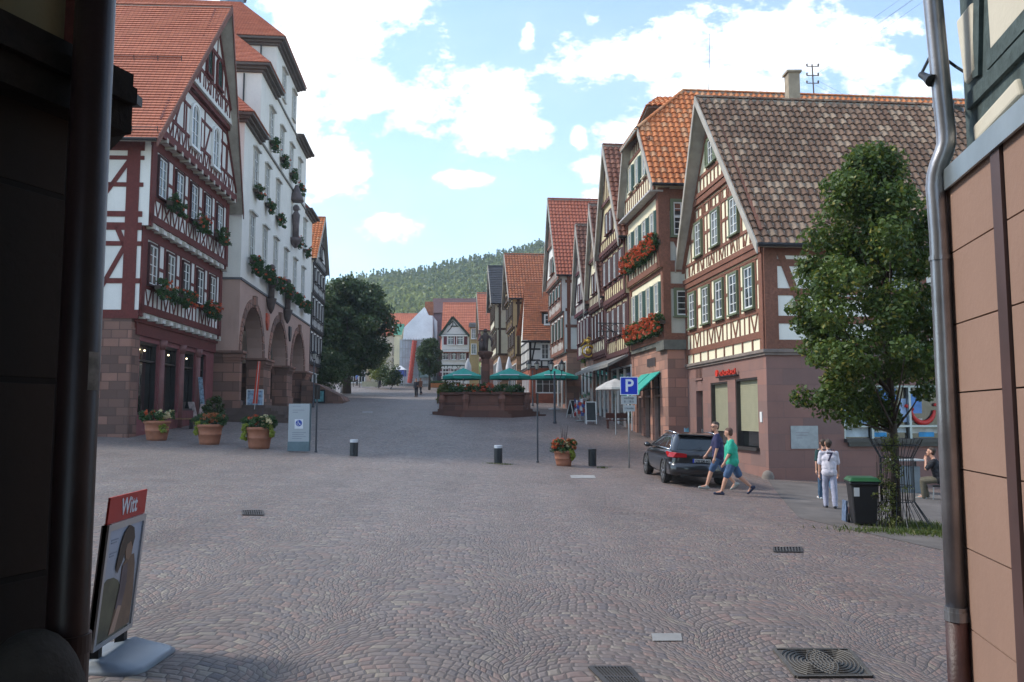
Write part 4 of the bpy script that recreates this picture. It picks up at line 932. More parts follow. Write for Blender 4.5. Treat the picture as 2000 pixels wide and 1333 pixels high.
def arched_window(face, s, h0, w, h, mats, parent, o=0.0):
    C, Fm, P = MB(), MB(), MB(); r = w / 2; hs = h0 + h - r; g = face.off(o); n = 10
    def arcband(mb, r0, r1, o0, o1):
        for i in range(n):
            a, b = math.pi * i / n, math.pi * (i + 1) / n
            g.poly(mb, [(s + r0 * math.cos(a), hs + r0 * math.sin(a)), (s + r1 * math.cos(a), hs + r1 * math.sin(a)), (s + r1 * math.cos(b), hs + r1 * math.sin(b)), (s + r0 * math.cos(b), hs + r0 * math.sin(b))], o0, o1)
    for sg in (-1, 1):
        x0, x1 = sorted((s + sg * r, s + sg * (r + .1))); g.box(C, x0, x1, h0, hs, -.02, .09); x0, x1 = sorted((s + sg * r, s + sg * (r - .07))); g.box(Fm, x0, x1, h0, hs, -.02, .05)
    arcband(C, r, r + .1, -.02, .09); arcband(Fm, r - .07, r, -.02, .05); g.box(C, s - r - .14, s + r + .14, h0 - .12, h0, -.02, .14)
    g.box(Fm, s - .03, s + .03, h0, hs + r - .05, -.02, .045); 
    for q in (.33, .66): g.box(Fm, s - r + .05, s + r - .05, h0 + h * q - .015, h0 + h * q + .015, -.02, .035)
    g.poly(P, [(s - r + .02, h0 + .02), (s + r - .02, h0 + .02)] + [(s + (r - .02) * math.cos(math.pi * i / n), hs + (r - .02) * math.sin(math.pi * i / n)) for i in range(n + 1)], -.02, .012)
    w_ = C.build('window', mats[0], parent); Fm.build('frame', mats[1], w_); P.build('pane', mats[2], w_); return w_
for s in (3.8, 6.8): arched_window(fo, s, 13.75, .95, 1.95, (WHITEW, WHITEW, GLASS), root, .03)
fo2 = f.off(1.2)
zig(fo2, mb, 2.8, WL - 2.8, 16.6, 17.2, .7, ['X', '|'], .09, H.line); studs(fo2, mb, 2.6, WL - 2.6, 16.6, 17.2, .7, .09, H.line); fo2.bar(mb, (2.5, 17.25), (WL - 2.5, 17.25), .14, -.02, .05); fo2.bar(mb, (3.6, 18.85), (WL - 3.6, 18.85), .18, -.02, .06)
zig(fo2, mb, 3.0, WL - 3.0, 17.32, 18.8, .9, ['/', '|', '|', '|', '\\'], .11, H.line); zig(fo2, mb, 4.3, WL - 4.3, 18.95, 19.8, .9, ['X'], .09, H.line)
for s in (4.4, 5.9): arched_window(fo2, s, 17.4, .62, 1.3, (RT, DGREEN, DARK), root, .02)
kl = (21.1 - 12.55) / (WL / 2 + .9)
for sg in (-1, 1): f.off(.85).bar(mb, (WL / 2 + sg * (WL / 2 + .1), H.line(0) - .12), (WL / 2 + sg * 2.6, H.line(WL / 2 + 2.6) - .12), .26, 0, .08); fo2.bar(mb, (WL / 2 + sg * 2.7, H.line(WL / 2 + 2.7) - .12), (WL / 2 + sg * .1, 20.8), .26, 0, .08)
# side wall timbers
for h, w in ((5.72, .34), (7.05, .2), (8.55, .18), (9.25, .3), (9.75, .22), (10.95, .17), (12.05, .16), (12.6, .5)): SL.bar(mb, (-.25, h), (14, h), w, -.02, .05)
for s, w in ((.16, .5), (1.85, .24), (4.0, .24), (6.2, .24)): SL.bar(mb, (s, 5.6), (s, 12.8), w, -.02, .055)
for h0, h1 in ((5.85, 8.6), (9.85, 12.0)):
    for a, b in ((1.7, .3), (3.8, 2.0)): SL.bar(mb, (a, h0), (b, h1), .17, -.02, .05)
SL.bar(mb, (.75, 9.3), (.35, 8.4), .2, -.02, .05)
mb.build('timber_frame', [RT, plain('pale beam ends', (.42, .39, .34), .8)], root)
m = MB(); SL.box(m, -.25, 14, 5.66, 9.3, -.2, .012); SL.box(m, -.5, 14, 9.3, 12.6, -.2, .012); m.build('side_wall', LP, root)
m = MB(); m.tube([SL.p(1.35, g0, .14), SL.p(1.35, 12.4, .14)], .05, 8); m.build('downpipe', plain('dark green pipe', (.02, .03, .03), .5), root)
for zz in (.55, 5.0):
    m = MB()
    for i in range(14): pp = f.p(-.7, 12.9, -12 + i) if zz < 1 else f.p(WL / 2 - 3.6, 16.8, -12 + i); m.beam(pp, pp + Vector((0, -.05, .22)), .025, .025)
    a = f.p(-.7 if zz < 1 else WL / 2 - 3.6, (12.9 if zz < 1 else 16.8) + .2, -13); m.tube([a, a + f.n * 14], .015, 5); a = a - Vector((0, 0, .1)); m.tube([a, a + f.n * 14], .012, 5); m.build('snow_guard', IRON, L1.roof)

# ------------------------------------------------------------------ the town hall with its arcade and stepped gable
HD = (-.0867, 1); AH = (-14.62, 44.0); f = Face(AH, HD, -1); W = 24.0; zb = gz(*AH)
root = thing('town_hall', 'cream stepped-gable town hall with three sandstone arches and window geraniums', 'town hall', (AH[0], AH[1], zb)); TH_ROOT = root
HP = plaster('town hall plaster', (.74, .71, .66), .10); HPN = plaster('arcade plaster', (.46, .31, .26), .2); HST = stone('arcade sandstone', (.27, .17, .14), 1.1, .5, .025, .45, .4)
arches = [(3.25, 2.75), (10.9, 2.75), (18.5, 2.75)]; hs = 5.15; D = 14
xs = [0] + [v for c, r in arches for v in (c - r, c + r)] + [W]
for a, b in zip(xs[::2], xs[1::2]):
    m = MB(); f.box(m, a, b, zb - 1, hs - .5, -.9, .1); f.box(m, a - .05, b + .05, zb - 1, zb + 1.0 + (a * .04), -.95, .2)
    if a == 0: f.box(m, 0, .5, zb - 1, hs - .5, -D, -.9)
    m.build('pier', HST, root)
for a, b in zip(xs[::2], xs[1::2]):
    m = MB()
    for k, (h0, h1, g) in enumerate(((-.5, -.35, .16), (-.35, -.12, .24), (-.12, 0, .32))): f.box(m, a - g + (.1 if k < 2 else 0), b + g - (.1 if k < 2 else 0), hs + h0, hs + h1, -.95, g)
    if a == 0:
        for k, (h0, h1, g) in enumerate(((-.5, -.35, .06), (-.35, -.12, .14), (-.12, 0, .22))): f.box(m, -g, .4, hs + h0, hs + h1, -D, -.95)
    m.build('capital', HST, root)
m = MB()
for a, b in zip(xs[::2], xs[1::2]): f.box(m, a, b, hs, 9.0, -.9, 0)
for c, r in arches: arch_fill(f, m, c, r, hs, 9.0, -.9, 0)
f.box(m, 0, .5, hs, 9.0, -D, -.9); m.build('arcade_wall', HPN, root)
for c, r in arches:
    m = MB()
    for i in range(18):
        a, b = math.pi * i / 18 + .01, math.pi * (i + 1) / 18 - .01
        f.poly(m, [(c + r * math.cos(a), hs + r * math.sin(a)), (c + (r + .45) * math.cos(a), hs + (r + .45) * math.sin(a)), (c + (r + .45) * math.cos(b), hs + (r + .45) * math.sin(b)), (c + r * math.cos(b), hs + r * math.sin(b))], .0, .07)
    f.box(m, c - .25, c + .25, hs + r - .05, hs + r + .65, 0, .2); m.build('arch_ring', HST, root)
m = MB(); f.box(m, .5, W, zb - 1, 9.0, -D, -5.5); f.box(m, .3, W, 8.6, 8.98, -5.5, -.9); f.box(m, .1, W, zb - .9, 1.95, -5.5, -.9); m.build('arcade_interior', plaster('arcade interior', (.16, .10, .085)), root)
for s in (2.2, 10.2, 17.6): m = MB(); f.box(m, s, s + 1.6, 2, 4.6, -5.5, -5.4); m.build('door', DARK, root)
m = MB(); f.box(m, -.05, W, 9.0, 9.12, -D, .08); m.build('string_course', plain('blue grey string', (.12, .12, .13), .8), root)
tiers = [(0, W, 9.12, 18.1, 0, D), (3.75, 20.3, 18.1, 22.5, 0, D), (8.0, 15.6, 22.5, 26.1, 0, D)]
def hole(u, v0, v1, w=.95, o=0): s, h1 = f.uv(u, v0); _, h0 = f.uv(u, v1); return s, h0, h1, w
rows = [[(491, 431, 496), (516, 455, 513), (537, 476, 533), (557, 494, 548), (574.5, 511, 559), (590.5, 525, 570)], [(499, 288, 357), (521, 317, 385), (542, 345, 411), (578, 397, 451), (594.5, 417, 465)], [(530, 197, 245), (550.5, 231, 265), (569, 260, 295), (585, 285, 322)], [(554.5, 128, 172), (573.5, 159, 207)]]
hz = [(10.6, 13.1), (14.7, 17.0), (18.9, 20.9), (23.0, 25.0)]; holes = []; HW = []
for r, (z0, z1) in zip(rows, hz):
    for t in r: s, h1 = f.uv(t[0], (t[1] + t[2]) / 2); HW.append((s, z0, z1)); holes.append((s - .55, s + .55, z0, z1))
m = MB()
for (a, b, h0, h1, o, dd) in tiers: holed_wall(f, m, a, b, h0, h1, [q for q in holes if q[2] >= h0 - .01 and q[3] <= h1 + .01 and q[0] > a and q[1] < b], -.3, 0); f.box(m, a, b, h0, h1, -dd, -.3)
m.build('wall', HP, root)
wood = plain('grey oak window', (.10, .075, .06), .6)
for (s, z0, z1) in HW:
    window(f, s, z0 + .02, 1.0, z1 - z0 - .04, (plain('pale stone surround', (.50, .48, .44), .8), WHITEW, GLASS), root, .0, .06, 2, 4)
for (s, z0, z1) in HW: m = MB(); f.box(m, s - .7, s + .7, z1 + .04, z1 + .14, 0, .22); m.build('window_hood', MATS['pale stone surround'], root)
def cornice(mb, a, b, h, dd, g0_, near=True):   # moulded eaves around one end of a step
    for k, (x, y) in enumerate(((.16, -.42), (.34, -.28), (.56, -.14))):
        s0, s1 = (a - x, b) if near else (a, b + x); f.box(mb, s0, s1, h + y, h + y + .14, -dd, x)
m = MB(); EV = plain('grey eaves moulding', (.105, .085, .075), .8)
for (t, nx_) in ((tiers[0], (3.75, 20.3)), (tiers[1], (8.0, 15.6))):
    cornice(m, t[0], nx_[0] - .02, t[3], D, 0); cornice(m, nx_[1] + .02, t[1], t[3], D, 0, False)
t = tiers[2]
for k, (x, y) in enumerate(((.16, -.42), (.34, -.28), (.56, -.14))): f.box(m, t[0] - x, t[1] + x, t[3] + y, t[3] + y + .14, -D, x)
m.build('eaves', EV, root)
m = MB()
for (h, a, b) in ((18.0, 3.75, 20.3), (22.4, 8.0, 15.6)): f.box(m, a, b, h - .12, h, 0, .1)
m.build('string_course', plain('grey string', (.2, .19, .18), .8), root)
m = MB()
for (s0, s1, h) in ((-.6, 3.75, 18.12), (3.15, 8.0, 22.52)):     # hipped remnants of roof on each step
    w_ = s1 - s0; V = Vector(f.d * w_ + Vector((0, 0, w_ * 1.05))); L = V.length; slope(m, f.p(s0, h, -D), f.n, V, L, .19, .19, lambda v: (0, D + .6 - v / L * w_), 0)
    V2 = -f.n * w_ + Vector((0, 0, w_ * 1.05)); slope(m, f.p(s0, h, .6), f.d, V2, V2.length, .19, .19, lambda v: (v / V2.length * w_, w_), 0)
    S1 = W - s0; Vf = -f.d * w_ + Vector((0, 0, w_ * 1.05)); e1 = (W + .6) if s0 < 0 else (20.9); slope(m, f.p(e1, h, -D), f.n, Vf, Vf.length, .19, .19, lambda v: (0, D + .6 - v / L * w_), 0)
t = tiers[2]; s0, s1 = t[0] - .6, t[1] + .6; w_ = (s1 - s0) / 2; h = t[3] + .02; V = f.d * w_ + Vector((0, 0, w_ * 1.0)); L = V.length
slope(m, f.p(s0, h, -D), f.n, V, L, .19, .19, lambda v: (0, D + .6 - v / L * w_ * .9), 0); V = -f.d * w_ + Vector((0, 0, w_)); slope(m, f.p(s1, h, -D), f.n, V, L, .19, .19, lambda v: (0, D + .6 - v / L * w_ * .9), 0)
V = -f.n * w_ * .9 + Vector((0, 0, w_)); slope(m, f.p(s0, h, .6), f.d, V, V.length, .19, .19, lambda v: (v / V.length * w_, 2 * w_ - v / V.length * w_), 0)
HR = m.build('roof', T_RED, root)
m = MB(); q = at(476, 8, 56); m.lathe([(.85, -2), (.85, .6), (1.1, .7), (.5, 1.6), (.1, 3)], (q.x - 1.2, 57, q.z + .3), 8); m.build('ridge_turret', plain('blue turret sheet', (.16, .24, .33), .5), HR)
m = MB()
for (s, h0, h1) in ((2.0, 9.12, 17.7),): m.tube([f.p(-.0, h0, -1.2) - f.d * .1, f.p(0, h1, -1.2) - f.d * .1], .05, 8)
for (s, h0, h1) in ((3.75, 18.4, 22.0), (8.0, 22.9, 25.7)): m.tube([f.p(s - .1, h0, -1.0), f.p(s - .1, h1, -1.0)], .05, 8)
m.build('downpipe', plain('dark pipe', (.03, .03, .03), .5), root)
# corner saint, console figures, coats of arms
sm = plain('dark carved stone', (.09, .065, .06), .85, var=.3)
for (s, z, o) in ((2.75 + 6.3, 9.0, .25), (1.45 + 13.2, 9.0, .25)):
    m = MB(); c = f.p(s - 2.1, 0, o); m.lathe([(.05, 8.0), (.2, 8.3), (.25, 8.6), (.34, 8.85), (.34, 8.95)], c, 10); m.lathe([(.2, 8.95), (.2, 9.5), (.24, 10.2), (.27, 10.5), (.1, 10.7)], c, 10); m.ball(c + Vector((0, 0, 10.9)), .2); m.tube([c + Vector((.2, -.1, 10.4)), c + Vector((.45, -.3, 9.9)), c + Vector((.2, -.4, 9.6))], .09, 6); m.build('console_figure', sm, root, smooth=True)
m = MB(); c = f.p(14.6, 0, .3); m.lathe([(.1, 13.7), (.45, 14.2), (.5, 14.4)], c, 8); m.lathe([(.24, 14.4), (.24, 15.3), (.30, 16.1), (.12, 16.4)], c, 8); m.ball(c + Vector((0, 0, 16.6)), .24); m.lathe([(.55, 17.1), (.5, 17.3), (.1, 18.3)], c, 8); m.build('niche_statue', plain('painted statue', (.10, .075, .075), .7, var=.4), root, smooth=True)
for s, c_ in ((7.0, (.45, .06, .02)), (14.7, (.03, .04, .05))):
    m = MB(); f.poly(m, [(s - .35, 8.0), (s + .35, 8.0), (s + .35, 7.4), (s, 6.95), (s - .35, 7.4)], 0, .12); m.build('coat_of_arms', plain('arms paint %d' % int(s), c_, .5, var=.4, nscale=5), root)
# ------------------------------------------------------------------ left row beyond the town hall
L3 = row_house('half_timbered_house', 'grey-white half-timbered house with orange roof just past the town hall', (-17.0, 68.8), 7.4, 6.0, [3.0, 3.0, 2.6], 14.8, 19.3, 9, PAN(T_ORANGE, .34, .28, .04), WHITEP, timber('dark grey timber', (.045, .035, .035)), None, MOSSST, nwin=4, brackets=False, d=(-.09, 1), out=-1, jet=.08, cas=None)
# ------------------------------------------------------------------ the far end of the square
FD = (1, .02)
def far_house(name, label, x0, x1, y, base, he, ha, tiles, wall, depth=9, ov=.3, cat='house', roofside=True, gm=None):
    """eaves towards the camera"""
    F_ = Face((x0, y), FD, -1); F_.n = Vector((.02, -1, 0)).normalized(); root = thing(name, label, cat, (x0, y, base)); L = x1 - x0; F_.parent = root
    m = MB(); F_.box(m, 0, L, base - 1, he, -depth, 0); m.build('wall', wall, root)
    if ha > he:
        m = MB(); F_.poly(m, [], 0, 0) if 0 else None
        m.prism([F_.p(.05, he, -.1), F_.p(.05, he, -depth + .1), F_.p(.05, ha - .15, -depth / 2)], F_.d * (L - .1)); m.build('gable_wall', gm or wall, root)
        m = MB(); tm, th, tw, pan = tiles; V = -F_.n * (depth / 2 + ov) + Vector((0, 0, ha - he)); slope(m, F_.p(-.15, he, ov), F_.d, V, V.length, th, tw, lambda v: (0, L + .3), pan)
        V = F_.n * (depth / 2 + ov) + Vector((0, 0, ha - he)); slope(m, F_.p(-.15, he, -depth - ov), F_.d, V, V.length, th, tw, lambda v: (0, L + .3), pan)
        ridge_cap(m, F_.p(-.15, ha, -depth / 2), F_.p(L + .15, ha, -depth / 2)); F_.roof = m.build('roof', tm, root)
    return F_, root
FT = FLAT(T_RED, .3, .3)
GT = timber('dark green timber', (.02, .045, .03)); WR = WHITEW
# white, red and green house with its gabled front
y = 108.0; xl = at(862, 700, y).x; xr = at(929, 700, y).x
F_, root = far_house('gabled_timber_house', 'white timbered house with green gable and dark red shutters at the far end', xl, xr, y, gz(xl, y), at(862, 690, y).z, at(890, 592, y + 5).z, FT, WHITEP, 10, gm=plain('slate hung gable', (.16, .10, .10), .8))
zt = at(870, 621, y - .6).z; ze = at(870, 654, y - .6).z; zc = at(870, 684, y).z; wz = at(863, 660, y).x, at(918, 660, y).x
fz = F_.off(.5); s0 = wz[0] - xl; s1 = wz[1] - xl - .1
m = MB(); fz.box(m, s0, s1, zc, ze, -5, 0); fz.poly(m, [(s0, ze), (s1 - .0, ze), ((s0 + s1) / 2 - .35, zt)], -5, -.02); m.build('cross_gable', WHITEP, root)
m = MB(); mid = (s0 + s1) / 2 - .35
for a, b in (((s0 - .3, ze - .2), (mid, zt + .1)), ((s1 + .05, ze - .2), (mid, zt + .1))): fz.bar(m, a, b, .28, -.1, .3)
m.build('bargeboard', GT, root); m = MB()
for sg in (-1, 1):
    P = fz.p(s0 - .3 if sg > 0 else s1 + .1, ze - .3, -6); V = fz.d * (mid - s0 + .3 if sg > 0 else -(s1 + .1 - mid)) + Vector((0, 0, zt - ze + .35)); slope(m, P, fz.n, V, V.length, .3, .3, lambda v: (0, 6.3), 0)
m.build('cross_gable_roof', T_RED, root)
m = MB()
for (h, g) in ((zc - .1, .06), (ze, .06), (zt - 1.1, .04)): fz.bar(m, (s0 + (1.2 if h > ze + .5 else 0), h), (s1 - (1.4 if h > ze + .5 else 0), h), .14, -.02, g)
zd = at(870, 714, y).z; zf = at(870, 742, y).z; zg = at(870, 738, y).z
for h in (zd, zd - .75, zf): F_.bar(m, (0, h), (xr - xl, h), .14, -.02, .05)
zig(F_, m, .2, xr - xl - .2, zd - .7, zd - .08, .75, ['V', '|', 'X', '|'], .09); zig(F_, m, .2, xr - xl - .2, zf - .2, zf + .3, .75, ['V', '|', 'X', '|'], .09)
fz.bar(m, (mid, zt - 1.0), (mid - .7, zt - 1.9), .1, -.02, .03); fz.bar(m, (mid, zt - .4), (mid, zt - 1.1), .1, -.02, .03); fz.bar(m, (mid - .5, zt - 1.0), (mid - .1, zt - .5), .1, -.02, .03); fz.bar(m, (mid + .5, zt - 1.0), (mid + .1, zt - .5), .1, -.02, .03)
m.build('timber_frame', GT, root)
m = MB(); fz.box(m, s0 - .2, s1 + .1, ze - .22, ze - .02, -.02, .2); fz.box(m, s0 - .3, s1, zc - .28, zc - .05, -.5, .15); F_.box(m, -.1, xr - xl, zd - .95, zd - .8, 0, .15); F_.box(m, -.1, xr - xl, zf - .5, zf - .25, 0, .15); m.build('white_cornice', WHITEW, root)
BS = plain('dark red shutter', (.13, .018, .028), .5)
for u in (881, 899): window(fz, at(u, 660, y).x - xl, at(u, 674, y).z, .8, 1.15, (WHITEW, WHITEW, GLASS), root, .02, .1, 2, 2, transom=.68, shutter=BS, shut_w=.42)
for u in (871, 887, 903): window(F_, at(u, 660, y).x - xl, at(u, 703, y).z, .75, 1.0, (WHITEW, WHITEW, GLASS), root, .02, .1, 2, 2, transom=.68, shutter=BS, shut_w=.36)
for u in (871, 887, 903): window(F_, at(u, 660, y).x - xl, at(u, 735, y).z, .75, 1.0, (WHITEW, WHITEW, GLASS), root, .02, .1, 2, 2, shutter=BS, shut_w=.36)
# slate-hung gable house behind it
y = 119; far_house('slate_hung_house', 'tall mauve slate-hung house rising behind the green-gabled one', at(843, 600, y).x, at(928, 600, y).x, y, 5.6, at(843, 612, y).z, at(843, 584, y + 5).z, FLAT(plain('mauve slates', (.15, .09, .09), .7), .3, .3), plain('mauve slate wall', (.19, .125, .13), .8, var=.2), 10)
y = 121; F_, root = far_house('orange_roofed_house', 'pale house with broad orange roof and skylight left of the scaffolding', at(716, 650, y).x, at(812, 650, y).x, y, 5.6, at(770, 656, y).z, at(770, 613, y + 5).z, FT, plaster('pale render', (.52, .48, .42)), 10)
for u, v in ((773, 693), (772, 718), (785, 700)): window(F_, at(u, v, y).x - F_.A.x, at(u, v, y).z, .8, 1.3, (BROWNB, WHITEW, GLASS), root, .0, .08, 2, 2)
m = MB(); q = at(757, 641, y + 1.8); m.box((q.x, y + 1.4, q.z - .3), (1.0, 0, 0), (0, .8, .9), (0, -.05, .06)); m.build('skylight', plain('skylight glass', (.5, .52, .5), .2), F_.roof)
y = 117; F_, root = far_house('cream_gable_house', 'slim cream house with green gutter between orange roof and scaffolding', at(770, 650, y).x, at(783, 650, y).x, y, 5.5, at(775, 655, y).z, at(775, 634, y + 3).z, FLAT(plain('verdigris roof', (.08, .25, .17), .6), .3, .3), plaster('cream gable', (.58, .52, .36)), 6)
# house wrapped in white sheeting for building work
y = 112.0; q = lambda u, v, yy=112.0: at(u, v, yy); root = thing('scaffolded_house', 'house wrapped in white scaffold sheeting with a red rubble chute', 'scaffolding', q(812, 750))
SH = plain('white sheeting', (.80, .83, .86), .7, var=.1, nscale=.8, bump=.4); NET = plain('grey debris netting', (.50, .53, .57), .85, var=.22, nscale=.9, bump=.5)
pts = [q(787, 664), q(845, 664), q(845, 617), q(836, 616), q(829, 600), q(789, 640)]; m = MB(); m.prism(pts, (0, 9, 0)); m.build('roof_sheeting', SH, root)
m = MB(); a, b = q(780, 750), q(845, 664); n = 12
for i in range(n):
    for j in range(5):
        x0, x1 = a.x + (b.x - a.x) * i / n, a.x + (b.x - a.x) * (i + 1) / n; z0, z1 = a.z + (b.z - a.z) * j / 5, a.z + (b.z - a.z) * (j + 1) / 5; dy = .10 * ((i * 7 + j * 3) % 5) / 5
        m.cube(x0 + .015, x1 - .015, y + .1 + dy, y + .6, z0 + .03, z1 - .03)
m.cube(a.x, b.x, y + .5, y + 9, a.z - .5, b.z); m.build('netting', NET, root)
m = MB()
for i in range(n + 1): x = a.x + (b.x - a.x) * i / n; m.tube([(x, y, a.z - .4), (x, y, b.z + .2)], .035, 5)
for j in range(6): z = a.z + (b.z - a.z) * j / 5; m.tube([(a.x, y - .02, z), (b.x, y - .02, z)], .03, 5)
m.build('scaffold_poles', STEEL, root)
m = MB(); c0, c1 = q(810, 666, 111.6), q(800, 748, 111.3); L = 14
for i in range(L): p0, p1 = c0.lerp(c1, i / L), c0.lerp(c1, (i + 1.1) / L); m.tube([p0, p1], [.36, .27], 10)
m.build('rubble_chute', plain('red chute plastic', (.42, .07, .05), .5), root)
m = MB(); a, b = q(818, 738, 111.6), q(844, 693, 111.6); m.box((a.x, 111.6, a.z), (b.x - a.x, 0, 0), (0, .1, 0), (0, 0, b.z - a.z)); bn = m.build('banner', plain('dark green banner', (.03, .08, .075), .7), root)
m = MB(); m.box((a.x + .1, 111.57, a.z), (b.x - a.x - .2, 0, 0), (0, .03, 0), (0, 0, (b.z - a.z) * .42)); m.build('banner_print', plain('banner print', (.16, .22, .22), .7, var=.6, nscale=2), bn)
m = MB(); a = q(837, 616, 114); m.cube(a.x - .5, a.x + .6, 114, 115, a.z - 1.0, a.z + 1.9); m.build('brick_chimney', plain('brick', (.32, .12, .06), .85, var=.3), root)
# ochre balcony house between the green gable and the tall cream one
y = 106; F_, root = far_house('balcony_house', 'narrow ochre house with flower balconies right of the green-gabled house', at(917, 700, y).x, at(934, 700, y).x, y, gz(-4.5, y), at(925, 640, y).z, at(925, 632, y + 3).z, FLAT(plain('grey zinc roof', (.2, .2, .2), .6), .3, .3), plaster('ochre render', (.45, .34, .16)), 6)
for v in (662, 692): window(F_, .55, at(925, v, y).z, .6, 1.3, (WHITEW, WHITEW, GLASS), root, .0, .06, 2, 2)
# café terrace under the big tree
y = 114; F_, root = far_house('cafe_pavilion', 'low white cafe front with tall windows under the big tree', at(664, 740, y).x, at(716, 740, y).x, y, gz(-20, y), at(690, 720, y).z, at(690, 710, y + 2).z, FLAT(plain('red awning cloth', (.30, .06, .04), .7), .3, .3), plaster('cafe render', (.50, .42, .34)), 4, cat='cafe')
for i in range(3): window(F_, .7 + i * 1.15, gz(-20, y) + .4, .8, 1.7, (WHITEW, WHITEW, DGLASS), root, .0, .06, 2, 2)

# ------------------------------------------------------------------ trees
BARK = timber('bark', (.075, .055, .042), .9)
def tree(name, label, x, y, h, cw, seed, mat, nclump, per, leaf, trunk_h, tr=.12, shape=1.0, clr=.42, group=None, lean=0.0, cone=0.0, zb=None, off=(0, 0)):
    g = random.Random(seed); z0 = gz(x, y) if zb is None else zb; root = thing(name, label, 'tree', (x, y, z0), group=group); C = []; R = []
    for i in range(nclump):
        t = g.random() ** .85; zz = trunk_h + (h - trunk_h) * t
        prof = (1 - cone) * math.sqrt(max(.02, 1 - (2 * t - 1) ** 2)) + cone * (1 - t) ** .75 + (.10 if not cone else .03)
        if cone and t < .12: prof *= .55 + t * 3.5
        a = g.random() * 6.283; r = cw * prof * (g.random() ** .45) * g.uniform(.82, 1.1)
        C.append((x + off[0] * 1.6 * (1 - t * .4) + r * math.cos(a), y + off[1] + r * math.sin(a) * .9, z0 + zz)); R.append(clr * g.uniform(.65, 1.25) * (1 - .35 * t * (cone > .5)))
    m = MB(); top = Vector((x + off[0] * .8, y, z0 + h * .82)); m.tube([(x, y, z0 - .1), (x + .02, y, z0 + trunk_h * .6), (x, y, z0 + trunk_h * 1.3), top], [tr * 1.25, tr, tr * .8, tr * .15], 8)
    for i in range(min(26, nclump)):
        c = Vector(C[i]); b = Vector((x, y, z0 + max(trunk_h * .9, (c.z - z0) * .62))); md = b.lerp(c, .5) + Vector((0, 0, -.05 * h * .2)); m.tube([b, md, c], [tr * .35, tr * .2, tr * .06], 5)
    m.build('trunk', BARK, root, smooth=True); leaf_mesh('crown', C, R, per, leaf, mat, root, seed=seed); return root
LIND = leaf_mat('linden leaves', (.030, .062, .014), (.105, .155, .030), (.22, .20, .035), .32)
DARKL = leaf_mat('chestnut leaves', (.014, .036, .010), (.060, .100, .024), (.08, .09, .02), .2)
tree('linden_tree', 'young linden with leafy pointed crown standing inside a wire guard', 7.56, 16.5, 7.45, 1.82, 5, LIND, 200, 230, .052, 2.05, .085, cone=.5, clr=.36, off=(-.3, 0))
tree('chestnut_tree', 'very large dark green tree shading the cafe beyond the town hall', -17.6, 88, 11.6, 4.6, 9, DARKL, 190, 210, .19, 2.6, .42, clr=1.15)
tree('maple_tree', 'dark green tree in front of the house wall beside the big one', -21.5, 84, 9.6, 3.2, 12, DARKL, 90, 160, .19, 2.0, .3, clr=1.0)
tree('round_tree', 'small round tree in front of the scaffold netting', -10.0, 100, 5.9, 1.75, 15, DARKL, 60, 130, .13, 1.9, .13, clr=.6, cone=.3)
def shrub(name, label, x, y, h, w, seed, mat=DARKL, per=90, leaf=.09, zb=None, group=None, n=18, cat='shrub', trunk=True):
    g = random.Random(seed); z0 = gz(x, y) if zb is None else zb; root = thing(name, label, cat, (x, y, z0), group=group); C = []; R = []
    for i in range(n): a = g.random() * 6.28; t = g.random(); r = w * .5 * math.sqrt(g.random()) * (1.1 - .5 * t); C.append((x + r * math.cos(a), y + r * math.sin(a), z0 + h * (.25 + .65 * t))); R.append(w * .22)
    m = MB()
    for i in range(4): c = C[i]; m.tube([(x, y, z0), c], [.03, .01], 5)
    m.build('stems', BARK, root); leaf_mesh('foliage', C, R, per, leaf, mat, root, seed=seed); return root
YG = leaf_mat('yellow green leaves', (.06, .09, .015), (.14, .17, .03), (.2, .2, .05), .3)
shrub('shrub', 'dark shrub against the wall by the tree-shaded house corner', -17.0, 76, 4.2, 4.2, 3, n=40, per=120, leaf=.12)
shrub('shrub', 'tall yellow-green bush between the big tree and the cream house', -16.6, 103, 4.6, 3.2, 31, YG, n=34, leaf=.12)
shrub('shrub', 'round dark bush in front of the scaffold sheeting', -14.8, 101, 3.0, 2.6, 32, n=26, leaf=.11)
shrub('shrub', 'potted laurel beside the fountain cafe chairs', -4.2, 57.5, 2.3, 1.7, 33, YG, n=24, leaf=.09)
for i, (u, v, yy_) in enumerate(((1135, 720, 61), (1150, 708, 57))):
    p = at(u, v, yy_); shrub('climbing_plant', ['light green climber on the ground floor of the tall white house', 'light green climber beside the slim white house'][i], p.x, yy_, 2.2, .9, 40 + i, YG, n=12, leaf=.08, zb=p.z - 1.0)

# ------------------------------------------------------------------ window flowers
def flower_box(f, s0, s1, h, o, label, red=.4, drop=.35, seed=1, fmat=None, w=.22, name='flower_box', group='window boxes with geraniums', dens=1.0):
    c = f.p((s0 + s1) / 2, h, o); root = thing(name, label, 'flower box', tuple(c), group=group); m = MB(); f.box(m, s0, s1, h - .1, h + .08, o - w / 2, o + w / 2); m.build('trough', plain('brown trough', (.06, .04, .03), .7), root)
    g = random.Random(seed); C, R, D_, E_ = [], [], [], []
    for i in range(int(14 * (s1 - s0) * dens) + 6): C.append(f.p(g.uniform(s0 - .05, s1 + .05), h + g.uniform(-drop, .32), o + g.uniform(-.02, .26))); R.append(g.uniform(.10, .2))
    for i in range(int(40 * (s1 - s0) * red) + 2): D_.append(f.p(g.uniform(s0 - .1, s1 + .1), h + g.uniform(-drop * .9, .38), o + g.uniform(.1, .42))); E_.append(g.uniform(.04, .09))
    leaf_mesh('foliage', C, R, 42, .06, LEAF, root, seed=seed); leaf_mesh('blossoms', D_, E_, 16, .045, fmat or REDF, root, seed=seed + 50); return root
fo = L1.f.off(.5)
